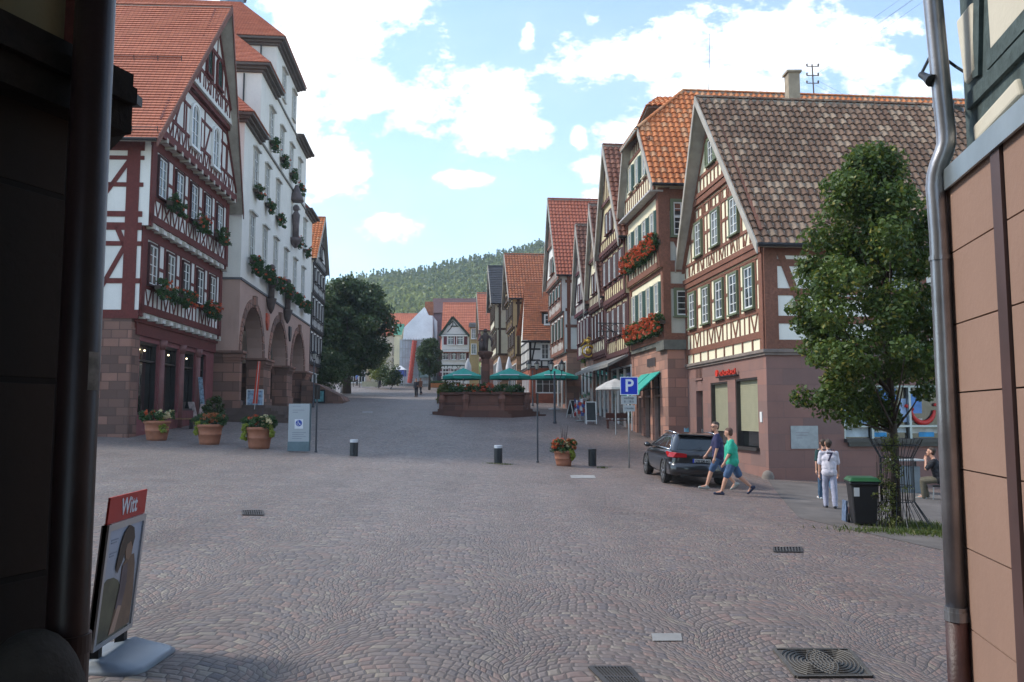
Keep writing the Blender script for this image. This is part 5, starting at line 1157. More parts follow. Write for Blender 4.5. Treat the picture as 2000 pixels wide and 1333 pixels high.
for i, ((s, h), lb) in enumerate(zip(((1.75, 10.55), (5.0, 10.55), (8.1, 10.6)), ('nearest upper-floor window box of the red half-timbered shop house', 'middle upper-floor window box of the red half-timbered shop house', 'farthest upper-floor window box of the red half-timbered shop house'))): flower_box(fo, s - .55, s + .75, h, .35, lb, .06 + .14 * (i == 1), .35, 60 + i)
fo = L1.f.off(.25)
for i, ((s, h), lb) in enumerate(zip(((1.5, 6.95), (4.2, 6.95), (7.5, 6.9)), ('nearest lower window box of the shop house, above the first shop window', 'middle lower window box of the shop house, above the second column', 'farthest lower window box of the shop house, with the most red blooms'))): flower_box(fo, s - .6, s + 1.05, h, .35, lb, .14 + .10 * i, .4, 70 + i)
f = Face(AH, HD, -1)
pos_ = [('upper', s, z0) for (s, z0, z1) in HW[11:15]] + [('second', s, z0) for (s, z0, z1) in HW[6:11]]
nm = ['first', 'second', 'third', 'fourth', 'fifth']; cnt = {}
for i, (r, s, z0) in enumerate(pos_):
    k = cnt.get(r, 0); cnt[r] = k + 1; flower_box(f, s - .5, s + .5, z0 - .15, .2, '%s geranium box from the near corner in the town hall\'s %s row of boxes' % (nm[k], 'top' if r == 'upper' else 'middle'), .10, .45, 80 + i)
for i in range(6): s = HW[i][0]; flower_box(f, s - 1.1, s + 1.1, 10.25, .3, '%s stretch of the long flower row above the town hall arches' % (nm + ['sixth'])[i], .08, .55, 100 + i, dens=1.3)
fo = R2.f.off(.28); flower_box(fo, -.1, 6.0, 9.45, .12, 'upper long bank of red geraniums on the inn with the orange roof', 1.3, .5, 120, name='flower_bank', dens=2.2, w=.3)
fo = R2.f.off(.12); flower_box(fo, -.2, 6.0, 5.85, .15, 'lower long bank of red geraniums above the inn doorway', 1.3, .5, 121, name='flower_bank', dens=2.2, w=.3)
def text(body, size, loc, rz, mat, parent, name='lettering', align='CENTER', ext=.002, tilt=math.pi / 2, xs=1.0):
    cu = bpy.data.curves.new(name, 'FONT'); cu.body = body; cu.size = size; cu.extrude = ext; cu.offset = size * .018; cu.align_x = align; cu.align_y = 'CENTER'; cu.materials.append(mat)
    t_ = bpy.data.objects.new(name, cu); me = bpy.data.meshes.new_from_object(t_); bpy.data.objects.remove(t_)
    o = bpy.data.objects.new(name, me); COL.objects.link(o); o.parent = parent; o.location = Vector(loc); o.rotation_euler = (tilt, 0, rz); o.scale = (xs, 1, 1); return o
TERRA = plain('terracotta', (.34, .135, .075), .8, var=.16, nscale=4, bump=.2)
# ------------------------------------------------------------------ fountain
fc = Vector((-1.70, 52.8, 0)); zf = 2.12
root = thing('market_fountain', 'octagonal red sandstone market fountain with tall column statue and geraniums', 'fountain', (fc.x, fc.y, 1.75))
FS = stone('fountain sandstone', (.185, .105, .088), 1.4, .5, .012, .3, .6)
P8 = math.pi / 8
m = MB()
for r, z in ((3.95, 1.78), (3.6, 1.95), (3.2, 2.12)): m.lathe([(r, z - .9), (r, z)], (fc.x + .15 * (r - 3), fc.y, 0), 8, P8)
m.build('steps', FS, root)
m = MB(); m.lathe([(2.95, 2.1), (2.95, 2.28), (2.78, 2.34), (2.78, 2.92), (2.95, 2.98), (2.98, 3.12), (2.6, 3.12), (2.6, 2.7), (.3, 2.7)], fc, 8, P8)
for k in range(8):
    t = P8 + k * math.pi / 4; c = Vector((math.cos(t), math.sin(t), 0)); b = fc + c * 2.86; m.lathe([(.22, 2.1), (.2, 2.4), (.27, 2.7), (.17, 2.95), (.22, 3.14)], b, 8)
    t2 = t + math.pi / 8; n_ = Vector((math.cos(t2), math.sin(t2), 0)); s_ = Vector((-n_.y, n_.x, 0)); c0 = fc + n_ * (2.78 * math.cos(P8))
    for (a, b_, z0, z1) in ((-.72, .72, 2.42, 2.46), (-.72, .72, 2.84, 2.88), (-.76, -.72, 2.42, 2.88), (.72, .76, 2.42, 2.88)): m.box(c0 + s_ * a + Vector((0, 0, z0)), s_ * (b_ - a), n_ * .04, (0, 0, z1 - z0))
m.build('basin', FS, root)
m = MB(); m.lathe([(2.6, 2.72), (2.6, 2.86)], fc, 8, P8); m.build('basin_water', plain('dark water', (.02, .03, .03), .05), root)
m = MB(); m.lathe([(.62, 2.7), (.62, 3.2), (.42, 3.4), (.36, 3.55), (.27, 3.7), (.27, 4.75), (.24, 5.3), (.34, 5.4), (.48, 5.62), (.5, 5.75), (.3, 5.8)], fc, 12); m.build('column', FS, root)
m = MB(); c = fc; m.lathe([(.16, 5.8), (.17, 6.1), (.19, 6.5), (.24, 6.75), (.16, 6.95), (.08, 7.0)], c, 10, sx=1.0); m.ball(c + Vector((0, 0, 7.12)), .14); m.tube([c + Vector((.24, 0, 6.8)), c + Vector((.42, -.1, 6.45)), c + Vector((.4, -.2, 6.1))], .07, 6); m.tube([c + Vector((-.24, 0, 6.8)), c + Vector((-.38, -.1, 6.5)), c + Vector((-.2, -.25, 6.35))], .07, 6)
m.box(c + Vector((-.42, -.28, 5.8)), (.3, 0, 0), (0, .08, 0), (0, 0, .6)); m.build('statue', sm, root, smooth=True)
g = random.Random(4); C, D_ = [], []
for i in range(70): t = g.uniform(3.3, 6.1); r = g.uniform(1.9, 2.75); C.append((fc.x + .1 + r * math.cos(t) * .85, fc.y + r * math.sin(t), 3.12 + g.uniform(0, .42)))
for i in range(34): t = g.uniform(3.9, 5.0); r = g.uniform(2.0, 2.9); D_.append((fc.x + .1 + r * math.cos(t) * .85, fc.y + r * math.sin(t), 3.15 + g.uniform(0, .5)))
leaf_mesh('foliage', C, [.22] * len(C), 40, .08, LEAF, root, seed=4); leaf_mesh('blossoms', D_, [.1] * len(D_), 12, .06, REDF, root, seed=5)

# ------------------------------------------------------------------ parasols
TEAL = plain('teal parasol cloth', (.012, .30, .235), .75, var=.1); OFFW = plain('off white cloth', (.62, .62, .64), .8, var=.06)
def parasol(u, vb, vt, Y, wpx, label, txt=True):
    c = at(u, vb, Y); z0 = gz(c.x, Y); root = thing('parasol', label, 'parasol', (c.x, Y, z0), group='teal cafe parasols behind the fountain'); R_ = wpx / 2 / FPX * Y * 1.08; zt = at(u, vt, Y).z; b = c.z
    m = MB(); vs = [(c.x, Y, zt)]; n = 8
    for k in range(n): t = 2 * math.pi * k / n + P8; vs.append((c.x + R_ * math.cos(t), Y + R_ * math.sin(t), b))
    for k in range(n): t = 2 * math.pi * (k + .5) / n + P8; vs.append((c.x + R_ * .5 * math.cos(t), Y + R_ * .5 * math.sin(t), b + (zt - b) * .48))
    fs = []
    for k in range(n): a, b_, q = 1 + k, 1 + (k + 1) % n, 1 + n + k; fs += [(0, a, q), (0, q, b_), (a, b_, q)]
    m.add(vs, fs); vs2 = [vs[1 + k] for k in range(n)] + [(vs[1 + k][0], vs[1 + k][1], b - .2) for k in range(n)]; m.add(vs2, [(k, k + n, (k + 1) % n + n, (k + 1) % n) for k in range(n)])
    cn = m.build('canopy', TEAL, root); m = MB(); m.tube([(c.x, Y, z0), (c.x, Y, zt + .1)], .04, 8); m.lathe([(.4, z0), (.4, z0 + .08), (.06, z0 + .14)], (c.x, Y, 0), 10); m.build('pole', OFFW, root)
    m = MB()
    for k in range(n): m.tube([(c.x, Y, zt - .05), (vs[1 + k][0], vs[1 + k][1], b - .02)], .015, 4)
    m.build('ribs', OFFW, root); m = MB(); m.box((c.x - R_ * .42, Y - R_ * .93, b + .03), (R_ * .84, 0, 0), (0, .16, .05), (0, -.01, .015)); m.build('printed_band', OFFW, cn); return root
parasol(905, 736, 719, 58, 78, 'teal parasol left of the fountain column'); parasol(995, 736, 719, 57, 82, 'teal parasol between the fountain column and the timbered house'); parasol(1082, 736, 720, 59, 92, 'teal parasol behind the two-armed lantern posts')
for i, (u, v0, v1, Y) in enumerate(((914, 700, 722, 66), (975, 697, 730, 67), (994, 697, 724, 68))):
    a, b = at(u, v1, Y), at(u, v0, Y); z0 = gz(a.x, Y); root = thing('closed_parasol', ['folded white parasol above the left teal one', 'folded white parasol just right of the fountain column', 'folded white parasol above the middle teal one'][i], 'parasol', (a.x, Y, z0), group='folded white parasols')
    m = MB(); m.lathe([(.10, a.z - .7), (.30, a.z - .5), (.26, a.z + .3), (.12, b.z - .25), (.03, b.z)], (a.x, Y, 0), 8); m.build('cloth', OFFW, root, smooth=True); m = MB(); m.tube([(a.x, Y, z0), (a.x, Y, a.z)], .035, 6); m.build('pole', OFFW, root)

# ------------------------------------------------------------------ street lamps
LGL = plain('frosted lamp glass', (.55, .55, .50), .25, var=.05)
def lantern(c, s, root):
    m = MB(); z = c[2]
    m.lathe([(.09 * s, z), (.17 * s, z + .34 * s)], (c[0], c[1], 0), 6); gl = m.build('lantern_glass', LGL, root)
    m = MB(); m.lathe([(.20 * s, z + .34 * s), (.19 * s, z + .38 * s), (.09 * s, z + .50 * s), (.05 * s, z + .56 * s), (.01, z + .64 * s)], (c[0], c[1], 0), 6); m.lathe([(.04 * s, z - .08 * s), (.10 * s, z)], (c[0], c[1], 0), 6)
    for k in range(6): t = math.pi * k / 3; m.tube([(c[0] + .09 * s * math.cos(t), c[1] + .09 * s * math.sin(t), z), (c[0] + .175 * s * math.cos(t), c[1] + .175 * s * math.sin(t), z + .34 * s)], .01 * s, 4)
    m.build('lantern_cap', IRON, root)
def lamp(p, h, label, s=1.0, arms=None, r=.045):
    root = thing('street_lamp', label, 'street lamp', tuple(p), group='street lamps'); m = MB(); x, y, z = p
    m.lathe([(.10, z - .05), (.10, z + .06), (.07, z + .12), (.06, z + .75), (r, z + .8), (r * .8, z + h - .7 * s)], (x, y, 0), 10); m.build('pole', plain('grey blue pole paint', (.045, .055, .07), .45), root, smooth=True)
    if arms:
        m = MB()
        for a in arms:
            if abs(a) > .05: m.tube([(x, y, z + h - 1.1 * s), (x + a * .6, y, z + h - 1.25 * s), (x + a, y, z + h - .9 * s), (x + a, y, z + h - .68 * s)], .022, 6)
        m.build('arms', IRON, root)
        for a in arms: lantern((x + a, y, z + h - .64 * s), s, root)
    else: lantern((x, y, z + h - .64 * s), s, root)
    return root
def sign_post(u, v, v0, v1, label):
    p = gp(u, v); root = thing('sign_post', label, 'sign post', tuple(p), group='thin posts with signs seen edge-on'); m = MB(); t_ = at(u, v0, p.y).z; m.lathe([(.06, p.z - .02), (.05, p.z + .05), (.032, p.z + .07), (.032, t_)], (p.x, p.y, 0), 10); m.build('post', plain('dark grey post', (.035, .04, .05), .45), root)
    m = MB(); z1 = at(u, v1, p.y).z; m.box((p.x - .05, p.y - .25, z1), (.03, 0, 0), (.07, .5, 0), (0, 0, t_ - z1)); m.build('sign_plate', IRON, root)
sign_post(617, 884, 752, 780, 'thin dark sign post right beside the grey information board'); q = at(612, 780, 58); q.z = gz(q.x, 58); lamp(q, at(612, 683, 58).z - q.z, 'street lamp in front of the last town hall pillar', 1.05)
sign_post(1050, 904, 768, 790, 'thin dark sign post between the fountain and the small flower tub')
p = gp(666, 768); lamp(p, at(665, 686, p.y).z - p.z, 'far street lamp in front of the big tree', 1.0)
p = Vector((2.37, 46, gz(2.37, 46))); lamp(p, at(1083, 702, 46).z - p.z, 'two-armed lantern post in front of the right teal parasol', .95, arms=(-.20, .40), r=.06)
p = Vector((1.6, 64, gz(1.6, 64))); lamp(p, at(1037, 703, 64).z - p.z, 'two-armed lantern post behind the right teal parasol', 1.15, arms=(-.3, .32))

# ------------------------------------------------------------------ steps and ramp wall by the town hall
f = Face(AH, HD, -1); m = MB(); root = thing('stone_steps', 'worn red stone steps along the town hall arcade', 'steps', tuple(f.p(2, gz(-13, 46), 2)))
for k in range(6): f.box(m, -1.6 + k * .38, 14.6 - k * .25, 0.8, 1.42 + .17 * k + .0, -.5, 3.5 - .42 * k)
m.build('flight', plain('worn step stone', (.105, .075, .065), .9, var=.3, nscale=1.5, bump=.4), root)
root = thing('ramp_wall', 'low dark sandstone ramp wall curving past the far arcade pillar', 'wall', tuple(f.p(17, 2.4, 2.5))); m = MB()
m.prism([f.p(20.4, h, o) for o, h in ((-.0, 4.5), (1.2, 4.15), (2.3, 3.55), (3.0, 3.2), (3.2, 2.9), (3.25, 2.1), (0, 2.1))], f.d * 5.5)
m.build('masonry', MOSSST, root); p = f.p(20.3, 0, 1.5); m = MB(); q = at(625, 775, p.y); m.box(q + Vector((-.5, 0, -.5)), (.9, 0, 0), (0, .04, 0), (0, 0, 1.05)); w0 = m.build('frame', IRON, root); m = MB(); m.box(q + Vector((-.38, -.01, -.38)), (.66, 0, 0), (0, .02, 0), (0, 0, .8)); m.build('poster', plain('blue green poster', (.12, .35, .38), .5, var=.5, nscale=3), w0)

# ------------------------------------------------------------------ information board
p = gp(583, 884); Y = p.y; root = thing('information_board', 'free-standing pale grey information board with round blue wheelchair symbol', 'sign', tuple(p)); a = at(562, 881, Y); b = at(605, 789, Y); w_ = b.x - a.x
BG_ = plain('pale grey board', (.34, .37, .39), .4, var=.03); m = MB(); m.box((a.x, Y, p.z + .35), (w_, 0, 0), (0, .18, 0), (0, 0, b.z - p.z - .35)); m.build('panel', BG_, root)
m = MB(); m.box((a.x - .01, Y - .01, p.z + .04), (w_ + .02, 0, 0), (0, .2, 0), (0, 0, .34)); m.box((b.x, Y - .005, p.z + .38), (.02, 0, 0), (0, .19, 0), (0, 0, b.z - p.z - .38)); m.build('plinth', plain('teal grey plinth', (.10, .15, .17), .5), root)
m = MB(); cz = at(583, 828, Y).z; m.box((p.x - .16, Y - .006, cz - .18), (.30, 0, 0), (0, .006, 0), (0, 0, .34)); sq = m.build('notice', plain('notice paper', (.62, .64, .68), .5, var=.03), root)
m = MB(); m.prism([(p.x - .01 + .115 * math.cos(t), Y - .009, cz + .02 + .115 * math.sin(t)) for t in np.linspace(0, 6.283, 24)[:-1]], (0, .003, 0)); m.build('blue_disc', plain('road sign blue', (.01, .045, .30), .4), sq)
m = MB(); q = lambda x, z: (p.x - .01 + x, Y - .012, cz + .02 + z); m.tube([q(-.03, .07), q(-.02, 0), q(.03, 0), q(.055, -.06)], .009, 6); m.tube([q(-.02 + .05 * math.cos(t), -.03 + .045 * math.sin(t)) for t in np.linspace(2.2, 6.2, 10)], .007, 5); m.ball(q(-.032, .085), .013); m.build('wheelchair_symbol', plain('notice white', (.75, .75, .78), .5), sq)
m = MB()
for i, (w0, dz) in enumerate(((.3, .62), (.42, .48), (.2, .40), (.5, -.33), (.42, -.40), (.5, -.47), (.35, -.54))): m.box((a.x + .14, Y - .003, cz + dz), (w0, 0, 0), (0, .003, 0), (0, 0, .018))
m.build('print_lines', plain('board print', (.2, .22, .25), .6), root)

# ------------------------------------------------------------------ flower tubs and bollards
OCHF = leaf_mat('ochre blooms', (.30, .06, .02), (.40, .14, .05), (.5, .3, .15), .25); CREF = leaf_mat('pale begonia', (.60, .50, .25), (.68, .60, .38), (.5, .2, .1), .25)
def tub(u, v, rim, h, label, seed, flowers, spikes=False, lime=((-1, .3), (1, .2))):
    p = gp(u, v); root = thing('flower_tub', label, 'planter', tuple(p), group='terracotta flower tubs on the square'); x, y, z = p; r = rim / 2; g = random.Random(seed)
    m = MB(); m.lathe([(r * .72, z - .03), (r * .78, z + .1), (r * .86, z + h * .45), (r * .90, z + h * .47), (r * .90, z + h * .52), (r * .88, z + h * .54), (r * .94, z + h * .84), (r * 1.02, z + h * .86), (r * 1.03, z + h * .97), (r, z + h), (r * .88, z + h), (r * .86, z + h - .08)], (x, y, 0), 24); m.build('pot', TERRA, root, smooth=True)
    C, R_ = [], []
    for i in range(34): t = g.uniform(0, 6.28); q = g.random() ** .5 * r * 1.05; C.append((x + q * 1.15 * math.cos(t), y + q * math.sin(t), z + h + g.uniform(.02, .34))); R_.append(.14)
    leaf_mesh('foliage', C, R_, 50, .045, LEAF, root, seed=seed)
    for j, (mt, x0, x1, n) in enumerate(flowers):
        D_ = [(x + r * g.uniform(x0, x1), y - r * g.uniform(-.5, .9), z + h + g.uniform(.1, .42)) for _ in range(n)]; leaf_mesh('blossoms', D_, [.07] * n, 18, .038, mt, root, seed=seed + j)
    C = []
    for (sx, w) in lime:
        for i in range(22): t = g.random(); C.append((x + sx * r * (.85 + .22 * math.sin(t * 2)) + g.uniform(-w, w) * r * .4, y - r * .45 + g.uniform(-.15, .15), z + h + .08 - t * h * .72 * (1 if w > .25 else .8)))
    leaf_mesh('trailing_leaves', C, [.08] * len(C), 34, .042, LIME, root, seed=seed + 9)
    if spikes:
        m = MB()
        for i in range(16): t = g.uniform(0, 6.28); l = g.uniform(.35, .75); m.tube([(x, y, z + h), (x + .1 * math.cos(t), y + .1 * math.sin(t), z + h + l * .6), (x + .24 * math.cos(t) * l, y + .2 * math.sin(t), z + h + l + .2)], [.012, .009, .003], 4)
        m.build('grass_spikes', plain('dark purple grass', (.05, .035, .04), .7), root)
    return root
tub(306, 860, .98, .74, 'wide terracotta flower tub nearest the shop corner, with white blooms on its right', 1, ((REDF, -.9, .1, 12), (CREF, .2, 1.1, 16)), lime=((.6, .35),))
tub(409, 868, .96, .74, 'wide terracotta tub with rusty orange flowers, middle one of the three by the shop', 2, ((OCHF, -.6, 1.0, 34),), lime=((-.8, .2), (-.1, .5)))
tub(506, 876, .98, .78, 'wide terracotta tub with bright red and cream flowers left of the information board', 3, ((REDF, -.7, .3, 16), (CREF, .1, 1.1, 18)), spikes=True, lime=((-1, .35), (1, .15)))
tub(1101, 910, .70, .52, 'small terracotta tub with red and apricot flowers between street lamp and bollard', 4, ((REDF, -1.1, -.1, 22), (CREF, -.2, .5, 12), (OCHF, .4, 1.2, 16)), spikes=True, lime=((.8, .4),))
def bollard(u, v, vt, label, band=True):
    p = gp(u, v); h = at(u, vt, p.y).z - p.z; root = thing('bollard', label, 'bollard', tuple(p), group='dark cylindrical bollards'); m = MB(); r = .145
    m.lathe([(r, p.z - .05), (r, p.z + h - .10)], (p.x, p.y, 0), 20); m.build('post', plain('black green bollard', (.012, .016, .020), .4), root, smooth=False)
    m = MB(); m.lathe([(r * (1.02 if band else 1), p.z + h - .10), (r * (1.02 if band else 1), p.z + h - .015), (r * .9, p.z + h)], (p.x, p.y, 0), 20); m.build('top_ring', plain('silver ring', (.5, .52, .56), .35, .2) if band else MATS['black green bollard'], root); return root
bollard(691, 891, 859, 'dark bollard with silver top ring, alone in the roadway beside the lamp'); bollard(973, 905, 870, 'dark bollard with silver top ring, left of the slender lamp'); bollard(1157, 911, 877, 'plain dark bollard without a ring, right of the small flower tub', False)

# ------------------------------------------------------------------ parking sign
p = gp(1229, 915); Y = p.y; root = thing('parking_sign', 'blue and white parking sign with two small grey plates on a steel post', 'road sign', tuple(p))
m = MB(); m.tube([(p.x, Y, p.z - .05), (p.x, Y, at(1229, 736, Y).z)], .030, 10); m.build('post', STEEL, root, smooth=True)
def plate(u0, v0, u1, v1, mat, name, dy=-.05):
    a, b = at(u0, v1, Y), at(u1, v0, Y); m = MB(); m.box((a.x, Y + dy, a.z), (b.x - a.x, 0, 0), (0, .015, 0), (0, 0, b.z - a.z)); return m.build(name, mat, root), (a + b) / 2, b.x - a.x, b.z - a.z
BL = plain('traffic blue', (.008, .035, .42), .35, var=.03); SW = plain('sign white', (.66, .70, .76), .4, var=.03); GP_ = plain('grey sign plate', (.36, .38, .38), .5, var=.05); BK = plain('sign print', (.10, .11, .12), .5)
o, c, w_, h_ = plate(1211, 736.5, 1245.5, 772, SW, 'sign_border'); o, c, w_, h_ = plate(1212.6, 738, 1244, 770.5, BL, 'blue_field', -.054); text('P', .62, Vector((c.x, Y - .058, c.z - .01)) - p, 0, SW, root, 'letter')
o, c, w_, h_ = plate(1213, 773.5, 1243, 790, GP_, 'upper_plate'); text('werktags', .10, Vector((c.x, Y - .053, c.z + .07)) - p, 0, BK, root, 'plate_lettering'); text('8 - 18 h', .11, Vector((c.x, Y - .053, c.z - .06)) - p, 0, BK, root, 'plate_lettering')
o, c, w_, h_ = plate(1217, 792, 1239.5, 804, GP_, 'lower_plate'); text('2 Stunden', .08, Vector((c.x, Y - .053, c.z)) - p, 0, BK, root, 'plate_lettering')

# ------------------------------------------------------------------ boards, pots and goods along the right-hand shops
CHK = plain('chalkboard', (.03, .035, .038), .7, var=.25, nscale=6)
def a_board(u, v, h, w, label, frame=WHITEW, rz=0.0, face=CHK):
    p = gp(u, v); root = thing('pavement_board', label, 'sign', tuple(p), rz); m = MB(); m2 = MB()
    for sg in (-1, 1):
        d0, d1 = sg * .28, 0
        for x in (-w / 2, w / 2 - .05): m.box((x, d0 - .015, 0), (.05, 0, 0), (0, .03, 0), (0, -d0, h))
        m.box((-w / 2, d0 * .02 - .015, h - .05), (w, 0, 0), (0, .03, 0), (0, 0, .05)); m.box((-w / 2, d0 * .82 - .015, .16), (w, 0, 0), (0, .03, 0), (0, 0, .05)); m2.box((-w / 2 + .05, d0 * .8 - .01, .2), (w - .1, 0, 0), (0, .02, 0), (0, -d0 * .78, h - .25))
    m.build('frame', frame, root, local=True); m2.build('board', face, root, local=True); return root
a_board(1154, 829, 1.25, .60, 'chalkboard in a white frame outside the souvenir racks', rz=.05); a_board(1118, 816, 1.05, .5, 'small white A-board angled beside the souvenir racks', rz=.9); a_board(861, 789, 1.2, .6, 'brown framed chalk menu board left of the fountain', frame=plain('brown frame', (.16, .07, .035), .6))
a_board(497, 812, 1.5, .95, 'picture board with photos under the first town hall arch', rz=.35, face=plain('photo prints', (.18, .27, .38), .4, var=.7, nscale=5))
a_board(1357, 878, 1.25, .95, 'light blue poster stand behind the parked car', frame=plain('pale blue frame', (.30, .47, .62), .5), face=plain('sky poster', (.14, .36, .42), .5, var=.5, nscale=2))
def potted(u, v, r, h, fh, label, seed, fl=None, mat=LEAF):
    p = gp(u, v); root = thing('potted_plant', label, 'plant pot', tuple(p), group='potted plants by the inn door'); x, y, z = p; m = MB(); m.lathe([(r * .68, z - .02), (r * .9, z + h * .8), (r, z + h * .82), (r, z + h), (r * .85, z + h)], (x, y, 0), 18); m.build('pot', TERRA, root)
    g = random.Random(seed); C = [(x + g.uniform(-1, 1) * r * 1.3, y + g.uniform(-1, 1) * r, z + h + g.random() * fh) for _ in range(26)]; leaf_mesh('foliage', C, [.15] * 26, 60, .055, mat, root, seed=seed)
    if fl: C = [(x + g.uniform(-1, 1) * r * 1.2, y - g.uniform(0, 1) * r, z + h + g.random() * fh) for _ in range(9)]; leaf_mesh('blossoms', C, [.05] * 9, 14, .035, fl, root, seed=seed)
    return root
potted(1252, 842, .36, .42, 1.0, 'big leafy shrub in a terracotta pot by the inn door', 1, CREF); potted(1273, 848, .25, .45, 1.0, 'tall potted plant with red flowers by the inn door', 2, REDF); potted(1290, 851, .3, .42, .7, 'terracotta pot with small white blooms nearest the car', 3, CREF)
potted(1302, 835, .24, .4, 1.0, 'slender dark potted plant against the stone pier', 4, None, DARKL)
# awnings
f = R2.f
for i, (s0, s1) in enumerate(((1.15, 2.85), (3.05, 4.6))):
    root = thing('awning', ['teal awning over the inn shop window nearest the pier', 'teal awning over the farther inn shop window'][i], 'awning', tuple(f.p(s0, 3.6, 0)), group='teal awnings on the inn'); m = MB(); m.prism([f.p(s0, 3.72, .05), f.p(s0, 2.86, 1.0), f.p(s0, 2.66, 1.02), f.p(s0, 2.80, .98), f.p(s0, 3.68, .02)], f.d * (s1 - s0)); m.build('cloth', TEAL, root); m = MB(); m.tube([f.p(s0 + .03, 3.0, .05), f.p(s0 + .03, 2.82, .98)], .02, 6); m.tube([f.p(s1 - .03, 3.0, .05), f.p(s1 - .03, 2.82, .98)], .02, 6); m.build('arms', IRON, root)
f = R3.f; root = thing('awning', 'long grey-white shop canopy below the yellow cream and narrow cream houses', 'awning', tuple(f.p(0, 4.9, 0))); m = MB(); m.prism([f.p(.5, 5.0, .05), f.p(.5, 4.42, 1.25), f.p(.5, 4.25, 1.27), f.p(.5, 4.9, .0)], f.d * 10.5); m.build('cloth', plain('grey white canopy', (.24, .225, .20), .8), root)
m = MB()
for s in (.6, 4, 7.5, 10.8): m.tube([f.p(s, 4.1, .05), f.p(s, 4.4, 1.2)], .025, 6)
m.build('arms', IRON, root)
root = thing('inn_sign', 'gold and white hanging inn sign on the slim white house', 'sign', tuple(R5.f.p(.5, 9, 0))); f = R5.f; m = MB(); q = at(1149, 686, 53.2); m.tube([q + Vector((.38 * math.cos(t), 0, .38 * math.sin(t))) for t in np.linspace(0, 6.2, 14)], .07, 6); m.ball(q, .2, 8); m.ball(q + Vector((0, 0, .62)), .16, 8); m.tube([q + Vector((0, 0, .5)), q + Vector((-.3, 0, .75))], .06, 5); m.tube([q + Vector((.9, .4, .5)), q + Vector((0, 0, .9)), q + Vector((-.5, 0, .3))], .05, 6); m.build('gilded_figure', plain('gold leaf', (.62, .38, .06), .35, .6), root, smooth=True); m = MB(); m.tube([q + Vector((.9, .4, 1.1)), q + Vector((0, 0, 1.05))], .03, 6); m.build('bracket', IRON, root)
root = thing('wrought_iron_bracket', 'black wrought-iron scroll bracket above the yellow cream house shop', 'bracket', tuple(R3.f.p(1, 6.3, 0))); m = MB(); f = R3.f
for k in range(5):
    c = f.p(1.0 + k * .02, 6.0 + .35 * (k % 2), .5 + k * .25); m.tube([c + f.n * (.2 * math.cos(t)) + Vector((0, 0, .2 * math.sin(t))) for t in np.linspace(0, 6.28, 12)], .022, 5)
m.tube([f.p(1, 6.6, .2), f.p(1, 6.6, 1.7)], .03, 6); m.tube([f.p(1, 5.8, .2), f.p(1, 6.5, 1.5)], .02, 6); m.build('scrolls', IRON, root)
# souvenir racks, clothes rail, table, bench
g = random.Random(8)
cols = [(.45, .04, .03), (.55, .50, .42), (.05, .08, .3), (.35, .2, .1), (.6, .6, .62), (.1, .2, .12)]
def rack(u, v, h, r, label, n, kind=0):
    p = gp(u, v); root = thing('display_rack', label, 'shop rack', tuple(p), group='souvenir racks outside the shops'); m = MB(); m.tube([p, p + Vector((0, 0, h))], .03, 6); m.lathe([(r * .9, p.z), (r * .9, p.z + .06)], (p.x, p.y, 0), 10); m.build('stand', STEEL, root)
    bm_ = [MB() for _ in range(3)]
    for i in range(n):
        t = i * 2.4; z = p.z + .25 + (h - .45) * (i / n); c = Vector((p.x + r * math.cos(t), p.y + r * math.sin(t), z)); bm_[i % 3].box(c, (.14 * math.cos(t + 1.57), .14 * math.sin(t + 1.57), 0), (.03, .03, 0), (0, 0, .2 if not kind else .5))
        if kind: bm_[i % 3].build('garment', plain('cloth goods %d' % (i % 6), cols[(i + n) % 6], .8, var=.3), root); bm_[i % 3] = MB()
    for i in range(0 if kind else 3): bm_[i].build(['cards', 'toys', 'knitwear'][i], plain('goods %d%d' % (i, n), cols[(i * 2 + n) % 6], .7, var=.5, nscale=6), root)
rack(1133, 823, 1.35, .32, 'red and tan souvenir stand behind the chalkboard', 40); rack(1142, 812, 1.5, .3, 'tall card rack beside the chalkboard', 33); rack(1172, 800, 1.8, .35, 'dark clothes stand under the canopy', 24, 1); rack(1198, 808, 1.7, .4, 'stand hung with pale blue clothes near the bench', 26, 1); rack(1212, 800, 1.8, .3, 'narrow goods stand in the shop doorway', 30, 1)
p = gp(1205, 838); root = thing('bench', 'dark reddish wooden bench with tub beside the parking sign', 'bench', tuple(p)); WD = timber('bench wood', (.10, .035, .025)); m = MB(); m.box(p + Vector((-.55, 0, .42)), (1.3, 0, 0), (0, .4, 0), (0, 0, .06)); m.box(p + Vector((-.55, .38, .55)), (1.3, 0, 0), (0, .04, 0), (0, 0, .28)); m.build('seat', WD, root)
for x in (-.5, .6): m = MB(); m.box(p + Vector((x, 0, -.02)), (.07, 0, 0), (0, .4, 0), (0, 0, .44)); m.build('leg', WD, root)
root = thing('small_market_tent', 'little grey-white parasol shading the shop display', 'parasol', tuple(gp(1215, 805))); q = at(1190, 752, 41); m = MB(); m.lathe([(1.0, q.z - .25), (.95, q.z - .15), (.5, q.z + .12), (.03, q.z + .3)], (q.x + .3, 41, 0), 10); m.build('canopy', plain('grey cloth', (.42, .40, .38), .8), root); m = MB(); m.tube([(q.x + .3, 41, gz(q.x, 41)), (q.x + .3, 41, q.z + .2)], .03, 6); m.build('pole', STEEL, root)
root = thing('rolled_banner', 'purple and white banner stand beside the teal awnings', 'sign', tuple(gp(1283, 845))); q = gp(1283, 845); m = MB(); m.box(q + Vector((-.02, 0, .8)), (.32, 0, 0), (0, .05, 0), (0, 0, 1.05)); m.build('cloth', plain('purple cloth', (.10, .03, .20), .7, var=.8, nscale=7), root); m = MB(); m.tube([q, q + Vector((0, 0, 1.9))], .02, 6); m.build('pole', STEEL, root)
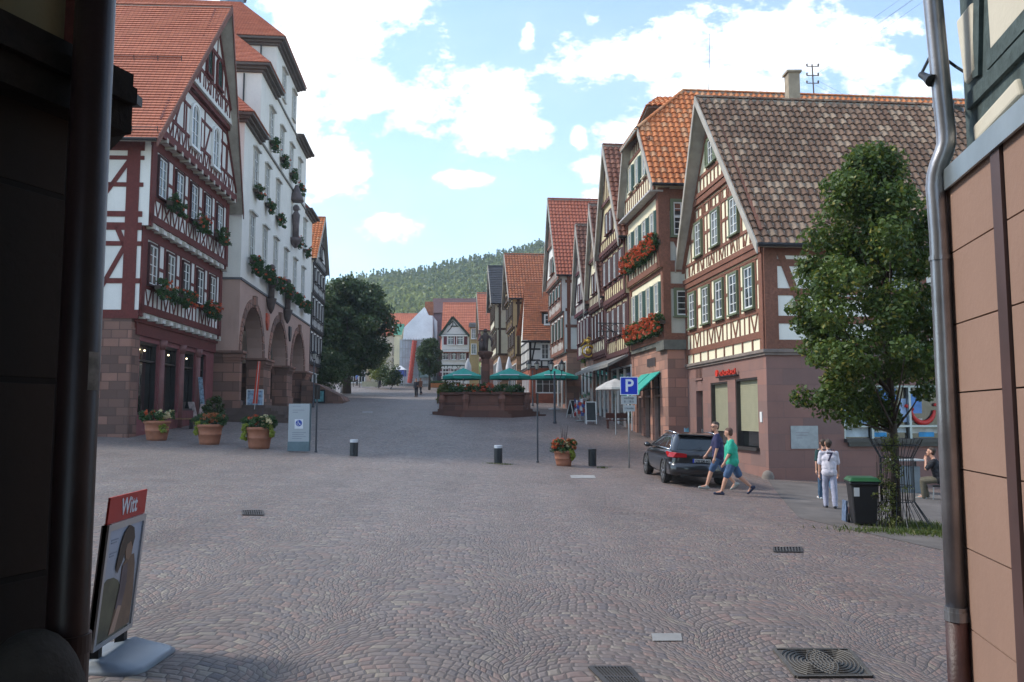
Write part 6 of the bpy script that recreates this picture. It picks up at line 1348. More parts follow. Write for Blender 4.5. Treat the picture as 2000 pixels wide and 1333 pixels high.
# bicycles parked beyond the fountain
def bike(p, rz, label):
    root = thing('bicycle', label, 'bicycle', tuple(p), rz, 'bicycles parked beyond the fountain'); 
    for x in (-.52, .52):
        m = MB(); m.tube([(x + .33 * math.cos(t), 0, .34 + .33 * math.sin(t)) for t in np.linspace(0, 6.283, 17)], .022, 5, False)
        for k in range(4): t = k * .785; m.tube([(x + .32 * math.cos(t), 0, .34 + .32 * math.sin(t)), (x - .32 * math.cos(t), 0, .34 - .32 * math.sin(t))], .004, 3)
        m.build('wheel', IRON, root, local=True)
    m = MB(); F3 = [(-.52, .34), (-.1, .32), (.36, .78), (-.2, .78), (-.52, .34)]; m.tube([(x, 0, z) for x, z in F3], .02, 5); m.tube([(-.1, 0, .32), (-.22, 0, .92)], .018, 5); m.tube([(.52, 0, .34), (.36, 0, .9), (.34, 0, 1.0)], .018, 5); m.build('frame', STEEL, root, local=True)
    m = MB(); m.box((-.34, -.07, .92), (.24, 0, 0), (0, .14, 0), (0, 0, .05)); m.build('saddle', IRON, root, local=True); m = MB(); m.tube([(.34, -.28, 1.02), (.34, .28, 1.02)], .016, 5); m.build('handlebar', IRON, root, local=True); return root
for i, (u, v) in enumerate(((1042, 783), (1052, 781), (1064, 782))): p = gp(u, v); bike(p, .3 + i * .5, ['leftmost of the parked bicycles, close to the fountain steps', 'bicycle seen directly behind the thin dark sign post', 'bicycle nearest the two-armed lantern post'][i])
root = thing('green_hedge_planter', 'dark green hedge box with pale sign board outside the white house', 'planter', tuple(gp(1122, 790))); q = gp(1122, 790); m = MB(); m.box(q + Vector((-.75, 0, 0)), (1.4, 0, 0), (0, 2.2, 0), (0, 0, .5)); m.build('box', DARK, root); leaf_mesh('hedge', [tuple(q + Vector((g.uniform(-.75, .65), g.uniform(0, 2), g.uniform(.4, 1.5)))) for _ in range(40)], [.25] * 40, 60, .08, DARKL, root); q2 = at(1120, 745, q.y + .1); m = MB(); m.box(q2 + Vector((-.6, 0, -.55)), (1.25, 0, .25), (0, .06, 0), (0, 0, 1.0)); m.build('sign_board', plain('sage board', (.42, .44, .36), .6), root)
# red pennant, leaning boards near the shop
root = thing('pennant', 'thin red and yellow pennant on a pole before the first arch', 'flag', tuple(gp(497, 806))); a, b = at(497, 800, 41), at(506, 706, 41.1); m = MB(); m.tube([a, b], .02, 6); m.build('pole', STEEL, root); m = MB(); c = a.lerp(b, .12); m.prism([c + Vector((-.12, 0, 0)), c + Vector((.12, 0, 0)), b + Vector((.07, 0, 0)), b + Vector((-.07, 0, 0))], (0, .02, 0)); m.build('cloth', plain('red pennant', (.55, .05, .02), .7, var=.2), root)
root = thing('flag_stand', 'white banners and postcard strip leaning by the last shop window', 'flag', tuple(gp(378, 832))); q = gp(385, 830); m = MB()
for (x, z, w, h, t) in ((-.3, .35, .3, .75, -.25), (0, .3, .35, .7, .2)): m.box(q + Vector((x, 0, z)), (w, 0, 0), (0, .03, 0), (t * h, 0, h))
m.build('banner', plain('white red print', (.55, .45, .42), .6, var=.5, nscale=5), root); m = MB(); m.box(q + Vector((.15, .1, .4)), (.2, 0, 0), (0, .03, 0), (-.22, 0, 1.9)); m.build('card_strip', plain('postcards', (.25, .35, .45), .5, var=.8, nscale=7), root)
shrub('shrub', 'dark clipped bush behind the middle flower tub', gp(415, 835).x, gp(415, 835).y, 1.5, 1.1, 55, n=20, leaf=.06)
p = gp(345, 838); root = thing('shop_bench', 'small wooden bench half hidden by the nearest tub', 'bench', tuple(p)); m = MB(); m.box(p + Vector((-.5, 0, .42)), (1.2, 0, 0), (0, .35, 0), (0, 0, .05)); m.build('seat', timber('pale bench wood', (.30, .18, .09)), root)
for x in (-.4, .55): m = MB(); m.box(p + Vector((x, .02, 0)), (.06, 0, 0), (0, .3, 0), (0, 0, .43)); m.build('leg', IRON, root)
# terrace furniture at the far end
CH = plain('dark terrace furniture', (.04, .035, .035), .6)
def table_set(u, v, label, seed):
    p = gp(u, v); root = thing('cafe_table', label, 'table', tuple(p), group='cafe tables under the big tree'); m = MB(); m.lathe([(.45, .72), (.45, .75)], (0, 0, 0), 12); m.build('table_top', CH, root, local=True); m = MB(); m.tube([(0, 0, 0), (0, 0, .72)], .04, 6); m.build('stem', CH, root, local=True)
for i, (u, v) in enumerate(((676, 757), (690, 756), (702, 757))): table_set(u, v, ['cafe table nearest the far street lamp', 'cafe table in the middle of the terrace', 'cafe table beside the cream barrier'][i], i)
p = gp(722, 758); root = thing('terrace_barrier', 'cream cloth barrier in front of the cafe terrace', 'barrier', tuple(p)); m = MB(); m.box(p + Vector((-1.0, 0, .15)), (2.1, 0, 0), (0, .05, 0), (0, 0, .65)); m.build('cloth', plain('cream barrier cloth', (.50, .46, .32), .8), root)
for x in (-1, 1.05): m = MB(); m.tube([p + Vector((x, 0, 0)), p + Vector((x, 0, .9))], .03, 6); m.build('post', STEEL, root)
p = gp(850, 758); root = thing('flower_trough', 'long orange wooden flower trough at the far end', 'planter', tuple(p)); m = MB(); m.box(p + Vector((-.9, 0, .05)), (2.3, 0, 0), (0, .6, 0), (0, 0, .55)); m.build('trough', plain('orange wood', (.40, .15, .05), .7), root); leaf_mesh('foliage', [tuple(p + Vector((g.uniform(-.8, 1.3), .3, g.uniform(.6, .9)))) for _ in range(16)], [.25] * 16, 40, .09, LEAF, root)
p = gp(782, 756); root = thing('blue_market_tent', 'small blue and white tent before the scaffold sheeting', 'tent', (p.x, 108, gz(p.x, 108))); q = at(779, 722, 108); m = MB(); m.cube(q.x - .5, q.x + .9, 107.2, 108.8, q.z - .9, q.z - .1); m.build('side', plain('violet blue tent side', (.10, .13, .42), .7), root); m = MB(); m.lathe([(1.2, q.z - .1), (.1, q.z + .5)], (q.x + .2, 108, 0), 4, .785); m.build('roof', OFFW, root)
for sx in (-.45, .85): m = MB(); m.tube([(q.x + sx, 107.2, gz(q.x, 107)), (q.x + sx, 107.2, q.z)], .03, 5); m.build('post', STEEL, root)
# roof mast with its wires, lightning rod
p = at(1590, 181, 41.0); root = thing('roof_mast', 'steel power-line mast with three crossbars on the orange roof', 'mast', tuple(p)); m = MB(); tp = at(1586, 126, 41.0); m.tube([p - Vector((0, 0, .8)), tp], .035, 6); MC = plain('rusty steel', (.10, .07, .055), .6)
m.build('pole', MC, root); m = MB(); ends = []
for v in (130, 148, 163):
    q = at(1587.5, v, 41.0); m.tube([q + Vector((-.32, 0, 0)), q + Vector((.32, 0, 0))], .025, 5)
    for x in (-.3, .28): m.lathe([(.02, q.z), (.045, q.z + .05), (.045, q.z + .12), (.02, q.z + .15)], (q.x + x, 41, 0), 6); ends.append(q + Vector((x, 0, .13)))
m.build('crossbars', MC, root)
root = thing('overhead_wires', 'thin overhead wires fanning from the roof mast to the right', 'wires', tuple(tp)); m = MB()
for i, e in enumerate(ends):
    d = Vector((6.6 + i * .35, -36 + i * .6, 1.4 + .5 * i)) if i < 4 else Vector((22, 8, -3.0 - .6 * i)); n = 12
    m.tube([e + d * (k / n) + Vector((0, 0, -1.1 * math.sin(math.pi * k / n) * (1 if i < 4 else .4))) for k in range(n + 1)], .006, 4, False)
m.build('wire', plain('wire', (.12, .12, .13), .5), root)
p = at(1384, 182, 40.0); root = thing('lightning_rod', 'very thin rod on the ridge end of the orange roof', 'rod', tuple(p)); m = MB(); m.tube([p - Vector((0, 0, .3)), at(1386, 66, 40)], [.022, .008], 5); m.build('rod', IRON, root)
# ------------------------------------------------------------------ drains and slabs set in the paving
def slab(u0, v0, u1, v1, mat, name, label, cat, skew=0.0, slots=0, rings=False, rim=None):
    a, b = gp(u0, v1), gp(u1, v1); c, d = gp(u1 + skew, v0), gp(u0 + skew, v0)
    o = sheet(name, [a, b, c, d], mat, .008 if not slots and not rings else .006, 6); tag(o, label, cat)
    return o, (a, b, c, d)
LS = plain('pale slab', (.27, .265, .26), .85, var=.15)
for i, (u0, v0, u1, v1, sk, l) in enumerate(((1275, 1241, 1333, 1256, -3, 'pale rectangular stone slab set in the near setts'), (1116, 929, 1164, 935, -3, 'pale slab in the paving in front of the small flower tub'), (708, 804, 728, 807, 0, 'small white slab in the roadway left of the fountain'))): slab(u0, v0, u1, v1, LS, 'paving_slab', l, 'paving slab', sk)
def grate(u0, v0, u1, v1, label, skew, n=9, dirn=0):
    a, b = gp(u0, v1), gp(u1, v1); c, d = gp(u1 + skew, v0), gp(u0 + skew, v0); root = thing('drain_grate', label, 'drain', tuple(a)); o = sheet('pit', [a, b, c, d], DARK, .004, 4); o.parent = root; o.location = -wloc(root); m = MB(); up = Vector((0, 0, .012))
    def L(p, q, w): p = Vector((p.x, p.y, gz(p.x, p.y))); q = Vector((q.x, q.y, gz(q.x, q.y))); m.beam(p + up, q + up, w, .012)
    for p, q in ((a, b), (b, c), (c, d), (d, a)): L(p, q, .03)
    for k in range(1, n): t = k / n; L(a.lerp(b, t), d.lerp(c, t), (b - a).length / n * .5)
    L(a.lerp(d, .5), b.lerp(c, .5), .02); m.build('bars', plain('cast iron', (.07, .065, .065), .6, .3, var=.3), root)
grate(1513, 1071, 1566, 1080, 'dark drain grate in the setts below the grey bin', -2); grate(475, 999, 514, 1008, 'bluish drain grate in the setts right of the red sign stand', -2); grate(1192, 1307, 1268, 1350, 'slotted drain grate at the bottom edge of the view', -40, 12)
o, (a, b, c, d) = slab(1556, 1272, 1702, 1325, plain('cast iron plate', (.10, .088, .078), .55, .3, var=.3), 'manhole_cover', 'square cast-iron tree grate with ring pattern in the near setts', 'manhole cover', -44)
m = MB(); up = Vector((0, 0, .014))
for cc in ((.33, .5), (.67, .5)):
    for r in (.05, .10, .15, .20, .25, .30, .35):
        pts = []
        for t in np.linspace(0, 6.283, 25):
            x, y = cc[0] + r * math.cos(t), cc[1] + r * 1.5 * math.sin(t)
            x, y = min(max(x, .03), .97), min(max(y, .05), .95); q = a.lerp(b, x).lerp(d.lerp(c, x), y); pts.append(Vector((q.x, q.y, gz(q.x, q.y))) + up)
        m.tube(pts, .006, 4, False)
for p_, q_ in ((a, b), (b, c), (c, d), (d, a)): m.beam(p_ + up * .7, q_ + up * .7, .03, .016)
m.build('ring_pattern', plain('worn iron ribs', (.105, .095, .085), .6, .2, var=.3), o)
ga, gb, gc_, gd = gp(1560, 1012), gp(1900, 1090), gp(1900, 968), gp(1500, 938)
sheet('tarmac_patch', [ga, gb, gc_, gd], plain('grey brown footpath', (.112, .095, .086), .95, var=.3, nscale=1.4, bump=.5), .006, 14, kind='structure')
# ------------------------------------------------------------------ tree guard, grass, bins
tb = Vector((7.56, 16.5, gz(7.56, 16.5))); root = thing('tree_guard', 'flared black wire guard around the linden trunk', 'tree guard', tuple(tb)); m = MB(); n = 18
def gr(z): return .30 + .02 * 0 if .5 < z < 1.35 else (.30 + (.5 - z) * .62 if z <= .5 else .30 + (z - 1.35) * .5)
for k in range(n):
    t = 2 * math.pi * k / n; m.tube([tb + Vector((.05 + gr(z) * math.cos(t), gr(z) * math.sin(t), z)) for z in (.0, .25, .5, 1.0, 1.35, 1.6, 1.72)], .008, 4)
for z in (.5, .8, 1.35, 1.6): m.tube([tb + Vector((.05 + gr(z) * math.cos(t), gr(z) * math.sin(t), z)) for t in np.linspace(0, 6.283, 19)], .008, 4, False)
m.build('wires', IRON, root)
GRS = leaf_mat('tall grass blades', (.045, .075, .015), (.11, .14, .03), (.17, .15, .05), .3)
def grass_patch(name, pts, n, h, seed, mat, **kw):
    g = np.random.default_rng(seed); V = []; k = 0
    for _ in range(n):
        (x, y, sx, sy, hh) = pts[g.integers(len(pts))]; px, py = x + g.normal() * sx, y + g.normal() * sy; z = gz(px, py); a = g.uniform(0, 6.28); l = h * hh * g.uniform(.4, 1.2); b = g.normal(size=2) * l * .35; w = .006 + .006 * g.random()
        dx, dy = math.cos(a) * w, math.sin(a) * w; V += [(px - dx, py - dy, z), (px + dx, py + dy, z), (px + b[0] * .5 + dx * .7, py + b[1] * .5 + dy * .7, z + l * .6), (px + b[0], py + b[1], z + l)]
    m = MB(); m.add(V, [(4 * i, 4 * i + 1, 4 * i + 2, 4 * i + 3) for i in range(n)], [[(g.random(), g.random())] * 4 for i in range(n)]); o = m.build(name, mat); tag(o, **kw); return o
grass_patch('grass', [(7.3, 15.6, .7, .18, 1), (7.9, 15.5, .7, .2, 1), (8.6, 15.9, .5, .3, 1), (7.9, 16.6, .4, .35, 1.5), (8.3, 16.3, .4, .3, 1.6)], 3800, .085, 3, GRS, kind='stuff', label='ragged grass growing round the foot of the linden')
root = thing('climber', 'wild yellow-green climber growing up inside the wire guard', 'plant', tuple(tb + Vector((-.3, -.2, 0)))); g = random.Random(2)
C = [(tb.x - .26 + g.gauss(0, .10) + .1 * t_, tb.y - .2 + g.gauss(0, .12), tb.z + t_ * 1.75) for t_ in [g.random() ** 1.3 for _ in range(60)]]; leaf_mesh('foliage', C, [.11] * 60, 26, .026, leaf_mat('climber leaves', (.05, .075, .015), (.15, .16, .035), (.25, .22, .08), .3), root, seed=6)
m = MB()
for i in range(14): x = tb.x - .45 + .05 * i; m.tube([(x, tb.y - .15, tb.z), (x + g.uniform(-.08, .1), tb.y - .2, tb.z + g.uniform(.9, 1.7))], [.01, .004], 4)
m.build('stems', BARK, root)
grass_patch('weeds', [tuple(gp(985, 908).xy) + (.15, .03, 1), tuple(gp(1178, 915).xy) + (.12, .06, 1.2), tuple(gp(1660, 1010).xy) + (.06, .06, 2), tuple(gp(960, 906).xy) + (.12, .03, .8)], 330, .06, 5, GRS, kind='stuff', label='small weeds sprouting between the setts')
p = gp(1691, 1027); p = Vector((p.x, p.y + .1, p.z)); root = thing('wheelie_bin', 'black wheelie bin with a green lid beside the linden', 'bin', tuple(p), math.radians(-12)); BB = plain('black bin plastic', (.014, .014, .016), .45, var=.1)
m = MB(); w0, w1, d0, d1, H_ = .20, .26, .22, .29, .86; 
vs = [(-w0, -d0, .04), (w0, -d0, .04), (w0, d0, .04), (-w0, d0, .04), (-w1, -d1, H_), (w1, -d1, H_), (w1, d1, H_), (-w1, d1, H_)]; m.add(vs, [(0, 3, 2, 1), (4, 5, 6, 7), (0, 1, 5, 4), (1, 2, 6, 5), (2, 3, 7, 6), (3, 0, 4, 7)]); m.cube(-w1 - .03, w1 + .03, -d1 - .03, d1 + .03, H_ - .07, H_); o = m.build('body', BB, root, local=True); b_ = o.modifiers.new('round', 'BEVEL'); b_.width = .03; b_.segments = 3
m = MB(); m.add([(-.31, -.34, H_ + .005), (.31, -.34, H_ + .005), (.31, .33, H_ + .005), (-.31, .33, H_ + .005), (-.24, -.26, H_ + .085), (.24, -.26, H_ + .085), (.24, .26, H_ + .085), (-.24, .26, H_ + .085)], [(0, 3, 2, 1), (4, 5, 6, 7), (0, 1, 5, 4), (1, 2, 6, 5), (2, 3, 7, 6), (3, 0, 4, 7)]); o = m.build('lid', plain('green bin lid', (.022, .095, .035), .4, var=.15), root, local=True); b_ = o.modifiers.new('round', 'BEVEL'); b_.width = .025; b_.segments = 3
for x in (-.24, .24): m = MB(); m.tube([(x - .02, .24, .1), (x + .02, .24, .1)], .1, 14); m.build('wheel', IRON, root, local=True)
m = MB(); m.box((-.21, -.292, .58), (.1, 0, 0), (0, .01, 0), (0, -.012, .17)); m.build('sticker', WHITEW, root, local=True); m = MB(); m.tube([(-.2, .33, .8), (.2, .33, .8)], .015, 6); m.build('handle', BB, root, local=True)
p = gp(1661, 1022); root = thing('cardboard_stack', 'flattened boxes leaning against the wheelie bin', 'cardboard', tuple(p)); m = MB(); m.box(p + Vector((-.06, .1, 0)), (.04, .3, 0), (.03, 0, 0), (.03, 0, .42)); m.build('front_board', plain('blue grey card', (.10, .14, .22), .6, var=.5, nscale=9), root); m = MB(); m.box(p + Vector((-.01, .08, 0)), (.04, .3, 0), (.03, 0, 0), (.02, 0, .30)); m.build('rear_board', plain('pinkish card', (.35, .22, .2), .7, var=.3, nscale=9), root)
p = gp(1775, 962); root = thing('litter_bin', 'tall grey waste bin with a flat roof behind the wire guard', 'bin', tuple(p)); m = MB(); m.box(p + Vector((-.35, -.2, 0)), (.62, 0, 0), (0, .5, 0), (0, 0, .78)); o = m.build('body', plain('grey bin steel', (.16, .19, .21), .5), root); m = MB(); m.box(p + Vector((-.5, -.3, .95)), (.95, 0, 0), (0, .7, 0), (0, 0, .04)); m.build('roof', plain('pale metal', (.4, .42, .42), .5), root)
for x in (-.3, .22): m = MB(); m.box(p + Vector((x, 0, .78)), (.04, 0, 0), (0, .04, 0), (0, 0, .17)); m.build('post', IRON, root)
# ------------------------------------------------------------------ people
SKIN = plain('skin', (.52, .27, .18), .5, var=.06); HAIR = plain('dark brown hair', (.045, .028, .018), .7, var=.3, nscale=30); GREYH = plain('greying short hair', (.12, .10, .085), .7, var=.3, nscale=30)
def capsule(m, p, q, r0, r1, n=12):
    p, q = Vector(p), Vector(q); d = (q - p); L = max(d.length, 1e-4); d = d / L; P_, R_ = [], []
    for i in range(4): t = math.pi / 2 * (i + .3) / 4.3; P_.append(p - d * r0 * math.cos(t)); R_.append(r0 * math.sin(t))
    P_ += [p, q]; R_ += [r0, r1]
    for i in range(4): t = math.pi / 2 * (4 - i) / 4.3 - .02; P_.append(q + d * r1 * math.cos(t)); R_.append(max(.002, r1 * math.sin(t)))
    m.tube(P_, R_, n)
def blend(m, name, mat, parent, vox=.013, sm=6, zcut=None):
    """one continuous skin over overlapping volumes"""
    o = m.build(name, mat, parent, local=True, smooth=True); r = o.modifiers.new('r', 'REMESH'); r.mode = 'VOXEL'; r.voxel_size = vox; r.use_smooth_shade = True
    s_ = o.modifiers.new('s', 'SMOOTH'); s_.iterations = sm; s_.factor = .5
    dg = bpy.context.evaluated_depsgraph_get(); me = bpy.data.meshes.new_from_object(o.evaluated_get(dg)); o.modifiers.clear(); old = o.data; o.data = me; bpy.data.meshes.remove(old)
    if name in ('shirt', 'trousers', 'shorts'):
        from mathutils import noise as mn
        me.update(); N_ = [v.normal.copy() for v in me.vertices]
        for v, nn_ in zip(me.vertices, N_):
            q = v.co; v.co = q + nn_ * ((mn.noise(Vector((q.x * 16 + q.z * 7, q.y * 16, q.z * 9 + q.x * 5))) * .010) + abs(mn.noise(Vector((q.x * 9, q.y * 9, q.z * 26)))) * .006)
    me.polygons.foreach_set('use_smooth', [True] * len(me.polygons)); return o
def rot(v, ax, a): return Matrix.Rotation(a, 3, ax) @ Vector(v)
def person(name, label, loc, rz, h=1.76, legs=((15, 5), (-15, 20)), arms=((10, 8, 20), (-10, 8, 20)), lean=3, head=(0, 0), twist=0, shirt=None, sleeve=.45, trousers=None, shorts=False, shoes=None, hair=HAIR, glasses=False, bulk=1.0, skinm=SKIN, sit=None, cap=None, long_sleeve=False, group=None, belly=0.0, hands=None, vox=.013):
    """legs: (thigh forward, knee bend) degrees; arms: (forward, outward, elbow bend)"""
    R = math.radians; k = h; hipz = 0; ln = R(lean); B, S_, T_, Sh, Hr = MB(), MB(), MB(), MB(), MB()
    J = {}; up = rot((0, 0, 1), 'X', -ln); side = rot((1, 0, 0), 'Z', R(twist)); fwd = Vector((0, 1, 0)); low = []
    pel = Vector((0, 0, 0)); chest = pel + up * .20 * k; neck = pel + up * .335 * k - fwd * .005; hc = neck + up * .075 * k + fwd * .018 * k
    for i, sx in enumerate((-1, 1)):
        a, b = legs[i]; hp = pel + Vector((sx * .052 * k, 0, -.01 * k)); th = rot((0, 0, -1), 'X', R(a)); kn = hp + (th + Vector((sx * .02, 0, 0))) * .245 * k; shv = rot((0, 0, -1), 'X', R(a - b)); an = kn + shv * .235 * k
        ft = R(a - b); pitch = max(-.9, min(0.35, ft)) if abs(a - b) > 28 or a < -8 else ft * .2
        if sit: pitch = 0
        fd = rot((sx * .15, 1, 0), 'X', pitch); toe = an + fd * .105 * k + rot((0, 0, -.028 * k), 'X', pitch); heel = an - fd * .022 * k + rot((0, 0, -.03 * k), 'X', pitch)
        capsule(B, hp, kn, .050 * k * bulk, .034 * k * (.5 + .5 * bulk)); capsule(B, kn, kn.lerp(an, .35), .034 * k, .033 * k * (.6 + .4 * bulk)); capsule(B, kn.lerp(an, .35), an, .033 * k, .021 * k); capsule(B, an, toe, .022 * k, .016 * k)
        low += [min(toe.z, heel.z) - .022 * k]; J[i] = (hp, kn, an, toe, heel)
        tk = .058 if not shorts else .060
        if shorts: capsule(T_, hp, kn.lerp(hp, .12), tk * k * bulk, .050 * k * bulk)
        else: capsule(T_, hp, kn, tk * k * bulk, .046 * k); capsule(T_, kn, an + shv * .012 * k, .046 * k, .038 * k)
        capsule(Sh, heel, toe, .025 * k, .021 * k); capsule(Sh, an, an + shv * .02 * k, .026 * k, .026 * k)
    g0 = min(low)
    capsule(B, pel - side * .03 * k, pel + side * .03 * k, .075 * k * bulk, .075 * k * bulk); capsule(B, pel, chest, .075 * k * bulk, .082 * k * bulk); capsule(B, chest - side * .035 * k, chest + side * .035 * k, .072 * k * bulk, .072 * k * bulk)
    capsule(B, neck - up * .035 * k - side * .085 * k, neck - up * .035 * k + side * .085 * k, .036 * k * bulk, .036 * k * bulk); capsule(B, neck - up * .03 * k, hc, .032 * k, .030 * k)
    capsule(T_, pel - side * .034 * k - up * .01 * k, pel + side * .034 * k - up * .01 * k, .080 * k * bulk, .080 * k * bulk)
    capsule(S_, pel - side * .035 * k - up * .005, pel + side * .035 * k - up * .005, .086 * k * bulk, .086 * k * bulk); capsule(S_, pel + up * .03 * k + fwd * belly, chest, .087 * k * bulk, .086 * k * bulk); capsule(S_, pel + up * .07 * k - side * .03 * k, pel + up * .07 * k + side * .03 * k, .084 * k * bulk, .084 * k * bulk); capsule(S_, chest.lerp(pel, .4) - side * .035 * k, chest.lerp(pel, .4) + side * .035 * k, .08 * k * bulk, .08 * k * bulk); capsule(S_, chest - side * .045 * k, chest + side * .045 * k, .076 * k * bulk, .076 * k * bulk)
    capsule(S_, neck - up * .045 * k - side * .088 * k, neck - up * .045 * k + side * .088 * k, .040 * k * bulk, .040 * k * bulk); capsule(S_, chest + up * .06 * k, neck - up * .035 * k, .07 * k, .045 * k)
    hy, hp_ = R(head[0]), R(head[1]); HM = Matrix.Rotation(hy, 3, 'Z') @ Matrix.Rotation(-hp_, 3, 'X')
    H_ = lambda x, y, z: hc + HM @ (Vector((x, y, z)) * k)
    capsule(B, H_(0, -.010, .040), H_(0, .010, .036), .050 * k, .048 * k); capsule(B, H_(0, .012, .008), H_(0, .030, -.022), .040 * k, .024 * k); capsule(B, H_(0, .050, .016), H_(0, .062, .006), .006 * k, .009 * k)
    capsule(B, H_(-.02, .050, -.008), H_(.02, .050, -.008), .006 * k, .006 * k); capsule(B, H_(-.024, .048, .030), H_(.024, .048, .030), .007 * k, .007 * k)
    for sx in (-1, 1): capsule(B, H_(sx * .049, -.004, .004), H_(sx * .052, -.008, .026), .007 * k, .009 * k, 6)
    for i, sx in enumerate((-1, 1)):
        a, o, e = arms[i]; sh = neck - up * .045 * k + side * sx * .108 * k; ua = rot(rot((0, 0, -1), 'Y', -sx * R(o)), 'X', R(a)); el = sh + ua * .175 * k; fa = rot(rot((0, 0, -1), 'Y', -sx * R(o * .4)), 'X', R(a + e)); fa.normalize()
        if hands and hands[i]: tgt = H_(*hands[i]); fa = (tgt - el).normalized()
        wr = el + fa * .145 * k; capsule(B, sh, el, .030 * k * bulk, .023 * k * bulk); capsule(B, el, wr, .024 * k * bulk, .016 * k); pn = side.cross(fa).normalized(); ac = fa.cross(pn).normalized()
        capsule(B, wr, wr + fa * .045 * k, .014 * k, .019 * k)
        for q in range(4):
            s_ = (q - 1.5) * .0105 * k; b0 = wr + fa * .055 * k + pn * s_; l = (.036, .042, .040, .030)[q] * k; cu = -ac * sx * .012 * k * (1 + q * .3); m1 = b0 + fa * l * .55 + cu * .4; capsule(B, b0, m1, .0054 * k, .005 * k, 6); capsule(B, m1, m1 + fa * l * .4 + cu, .005 * k, .0042 * k, 6)
        tb_ = wr + fa * .02 * k - pn * .018 * k; capsule(B, tb_, tb_ + fa * .028 * k - pn * .014 * k, .0065 * k, .0055 * k, 6)
        t = el.lerp(sh, 1 - sleeve) if not long_sleeve else el; capsule(S_, sh, sh.lerp(el, min(1, sleeve * 1.9)) if not long_sleeve else el, .041 * k * bulk, (.039 if not long_sleeve else .032) * k * bulk)
        if long_sleeve: capsule(S_, el, wr, .031 * k, .024 * k)
    root = thing(name, label, 'person', (loc[0], loc[1], loc[2] - g0 + .003), rz, group)
    body = blend(B, 'body', skinm, root, .0095 if vox > .012 else vox, 3); blend(T_, 'shorts' if shorts else 'trousers', trousers, root, vox, 5); blend(S_, 'shirt', shirt, root, vox, 6); 
    blend(Sh, 'shoes', shoes, root, .012, 4)
    capsule(Hr, H_(0, -.020, .050), H_(0, .004, .056), .051 * k, .045 * k); capsule(Hr, H_(0, -.028, .02), H_(0, -.030, .0), .042 * k, .034 * k); blend(Hr, 'hair', hair, root, .010, 2)
    if glasses:
        m = MB(); 
        for sx in (-1, 1): m.ball(H_(sx * .021, .053, .018), .014 * k, 8, (1, 1, .8)); m.tube([H_(sx * .03, .05, .02), H_(sx * .052, -.005, .022)], .003, 5)
        m.tube([H_(-.02, .058, .021), H_(.02, .058, .021)], .003, 5); m.build('sunglasses', IRON, root, local=True)
    if cap: m = MB(); m.ball(H_(0, -.004, .052), .056 * k, 12, (1, 1, .8)); m.build('cap', cap, root, local=True, smooth=True)
    root['_hc'] = 0; del root['_hc']; return root, J, neck, chest, up
JEANS = plain('faded denim', (.055, .105, .20), .85, var=.2, nscale=9, bump=.3); SHW = plain('grey trainers', (.26, .26, .24), .7); NAVY = plain('navy shoes', (.02, .025, .06), .6)
p = gp(1436, 968); person('person', 'man in a bright teal T-shirt and denim shorts striding past the car', (p.x - .06, p.y, p.z), math.radians(82), 1.74, legs=((24, 6), (-26, 22)), arms=((12, 7, 18), (-4, 7, 10)), lean=4, head=(-28, 4), shirt=plain('teal cotton', (.025, .36, .235), .85, var=.12, nscale=5, bump=.3), trousers=JEANS, shorts=True, shoes=NAVY, hair=plain('reddish brown hair', (.085, .04, .025), .7, var=.3, nscale=30), bulk=1.14, belly=.03)
p = gp(1411, 963); person('person', 'man in sunglasses and navy shirt walking beside the one in teal', (p.x + .02, p.y + .45, gz(p.x, p.y + .45)), math.radians(78), 1.84, legs=((26, 8), (-22, 18)), arms=((2, 8, 14), (22, 10, 14)), lean=3, head=(38, 0), shirt=plain('navy cotton', (.022, .022, .075), .85, var=.25, nscale=6, bump=.3), trousers=plain('blue denim', (.045, .085, .17), .85, var=.2, nscale=9), shorts=True, shoes=SHW, glasses=True, bulk=1.0)
p = gp(1622, 993); WS = plain('white football shirt', (.60, .56, .62), .8, var=.08, bump=.2); TR = plain('lilac grey tracksuit', (.34, .34, .43), .85, var=.14, nscale=5, bump=.3)
root, J, neck, chest, up = person('person', 'child in a white number 7 shirt walking away with head bowed', (p.x, p.y, p.z), math.radians(-14), 1.56, legs=((10, 14), (-8, 6)), arms=((-6, 8, 6), (4, 8, 20)), lean=9, head=(14, -22), shirt=WS, trousers=TR, shoes=plain('black shoes', (.02, .02, .025), .6), bulk=.92)
bk = chest + up * .045 - Vector((0, .135, 0)); text('7', .30, bk + Vector((.012, -.012, 0)), 0, plain('navy print', (.03, .02, .06), .7), root, 'number', tilt=math.pi / 2 - math.radians(9)); text('RONA', .07, bk + Vector((0, -.006, .165)), 0, MATS['navy print'], root, 'name_print', tilt=math.pi / 2 - math.radians(14), xs=1.3)
p = gp(1612, 979); person('person', 'child in blue jeans and dark top walking just ahead of the number 7', (p.x + .10, p.y + .25, gz(p.x, p.y)), math.radians(-4), 1.52, legs=((14, 8), (-24, 30)), arms=((-10, 9, 6), (8, 6, 10)), lean=4, head=(-6, -4), shirt=plain('dark green top', (.015, .045, .045), .85, var=.2), trousers=plain('mid blue jeans', (.05, .10, .17), .85, var=.2, nscale=9), shoes=plain('white trainers', (.6, .6, .6), .6), cap=plain('brown knit cap', (.09, .05, .045), .9))
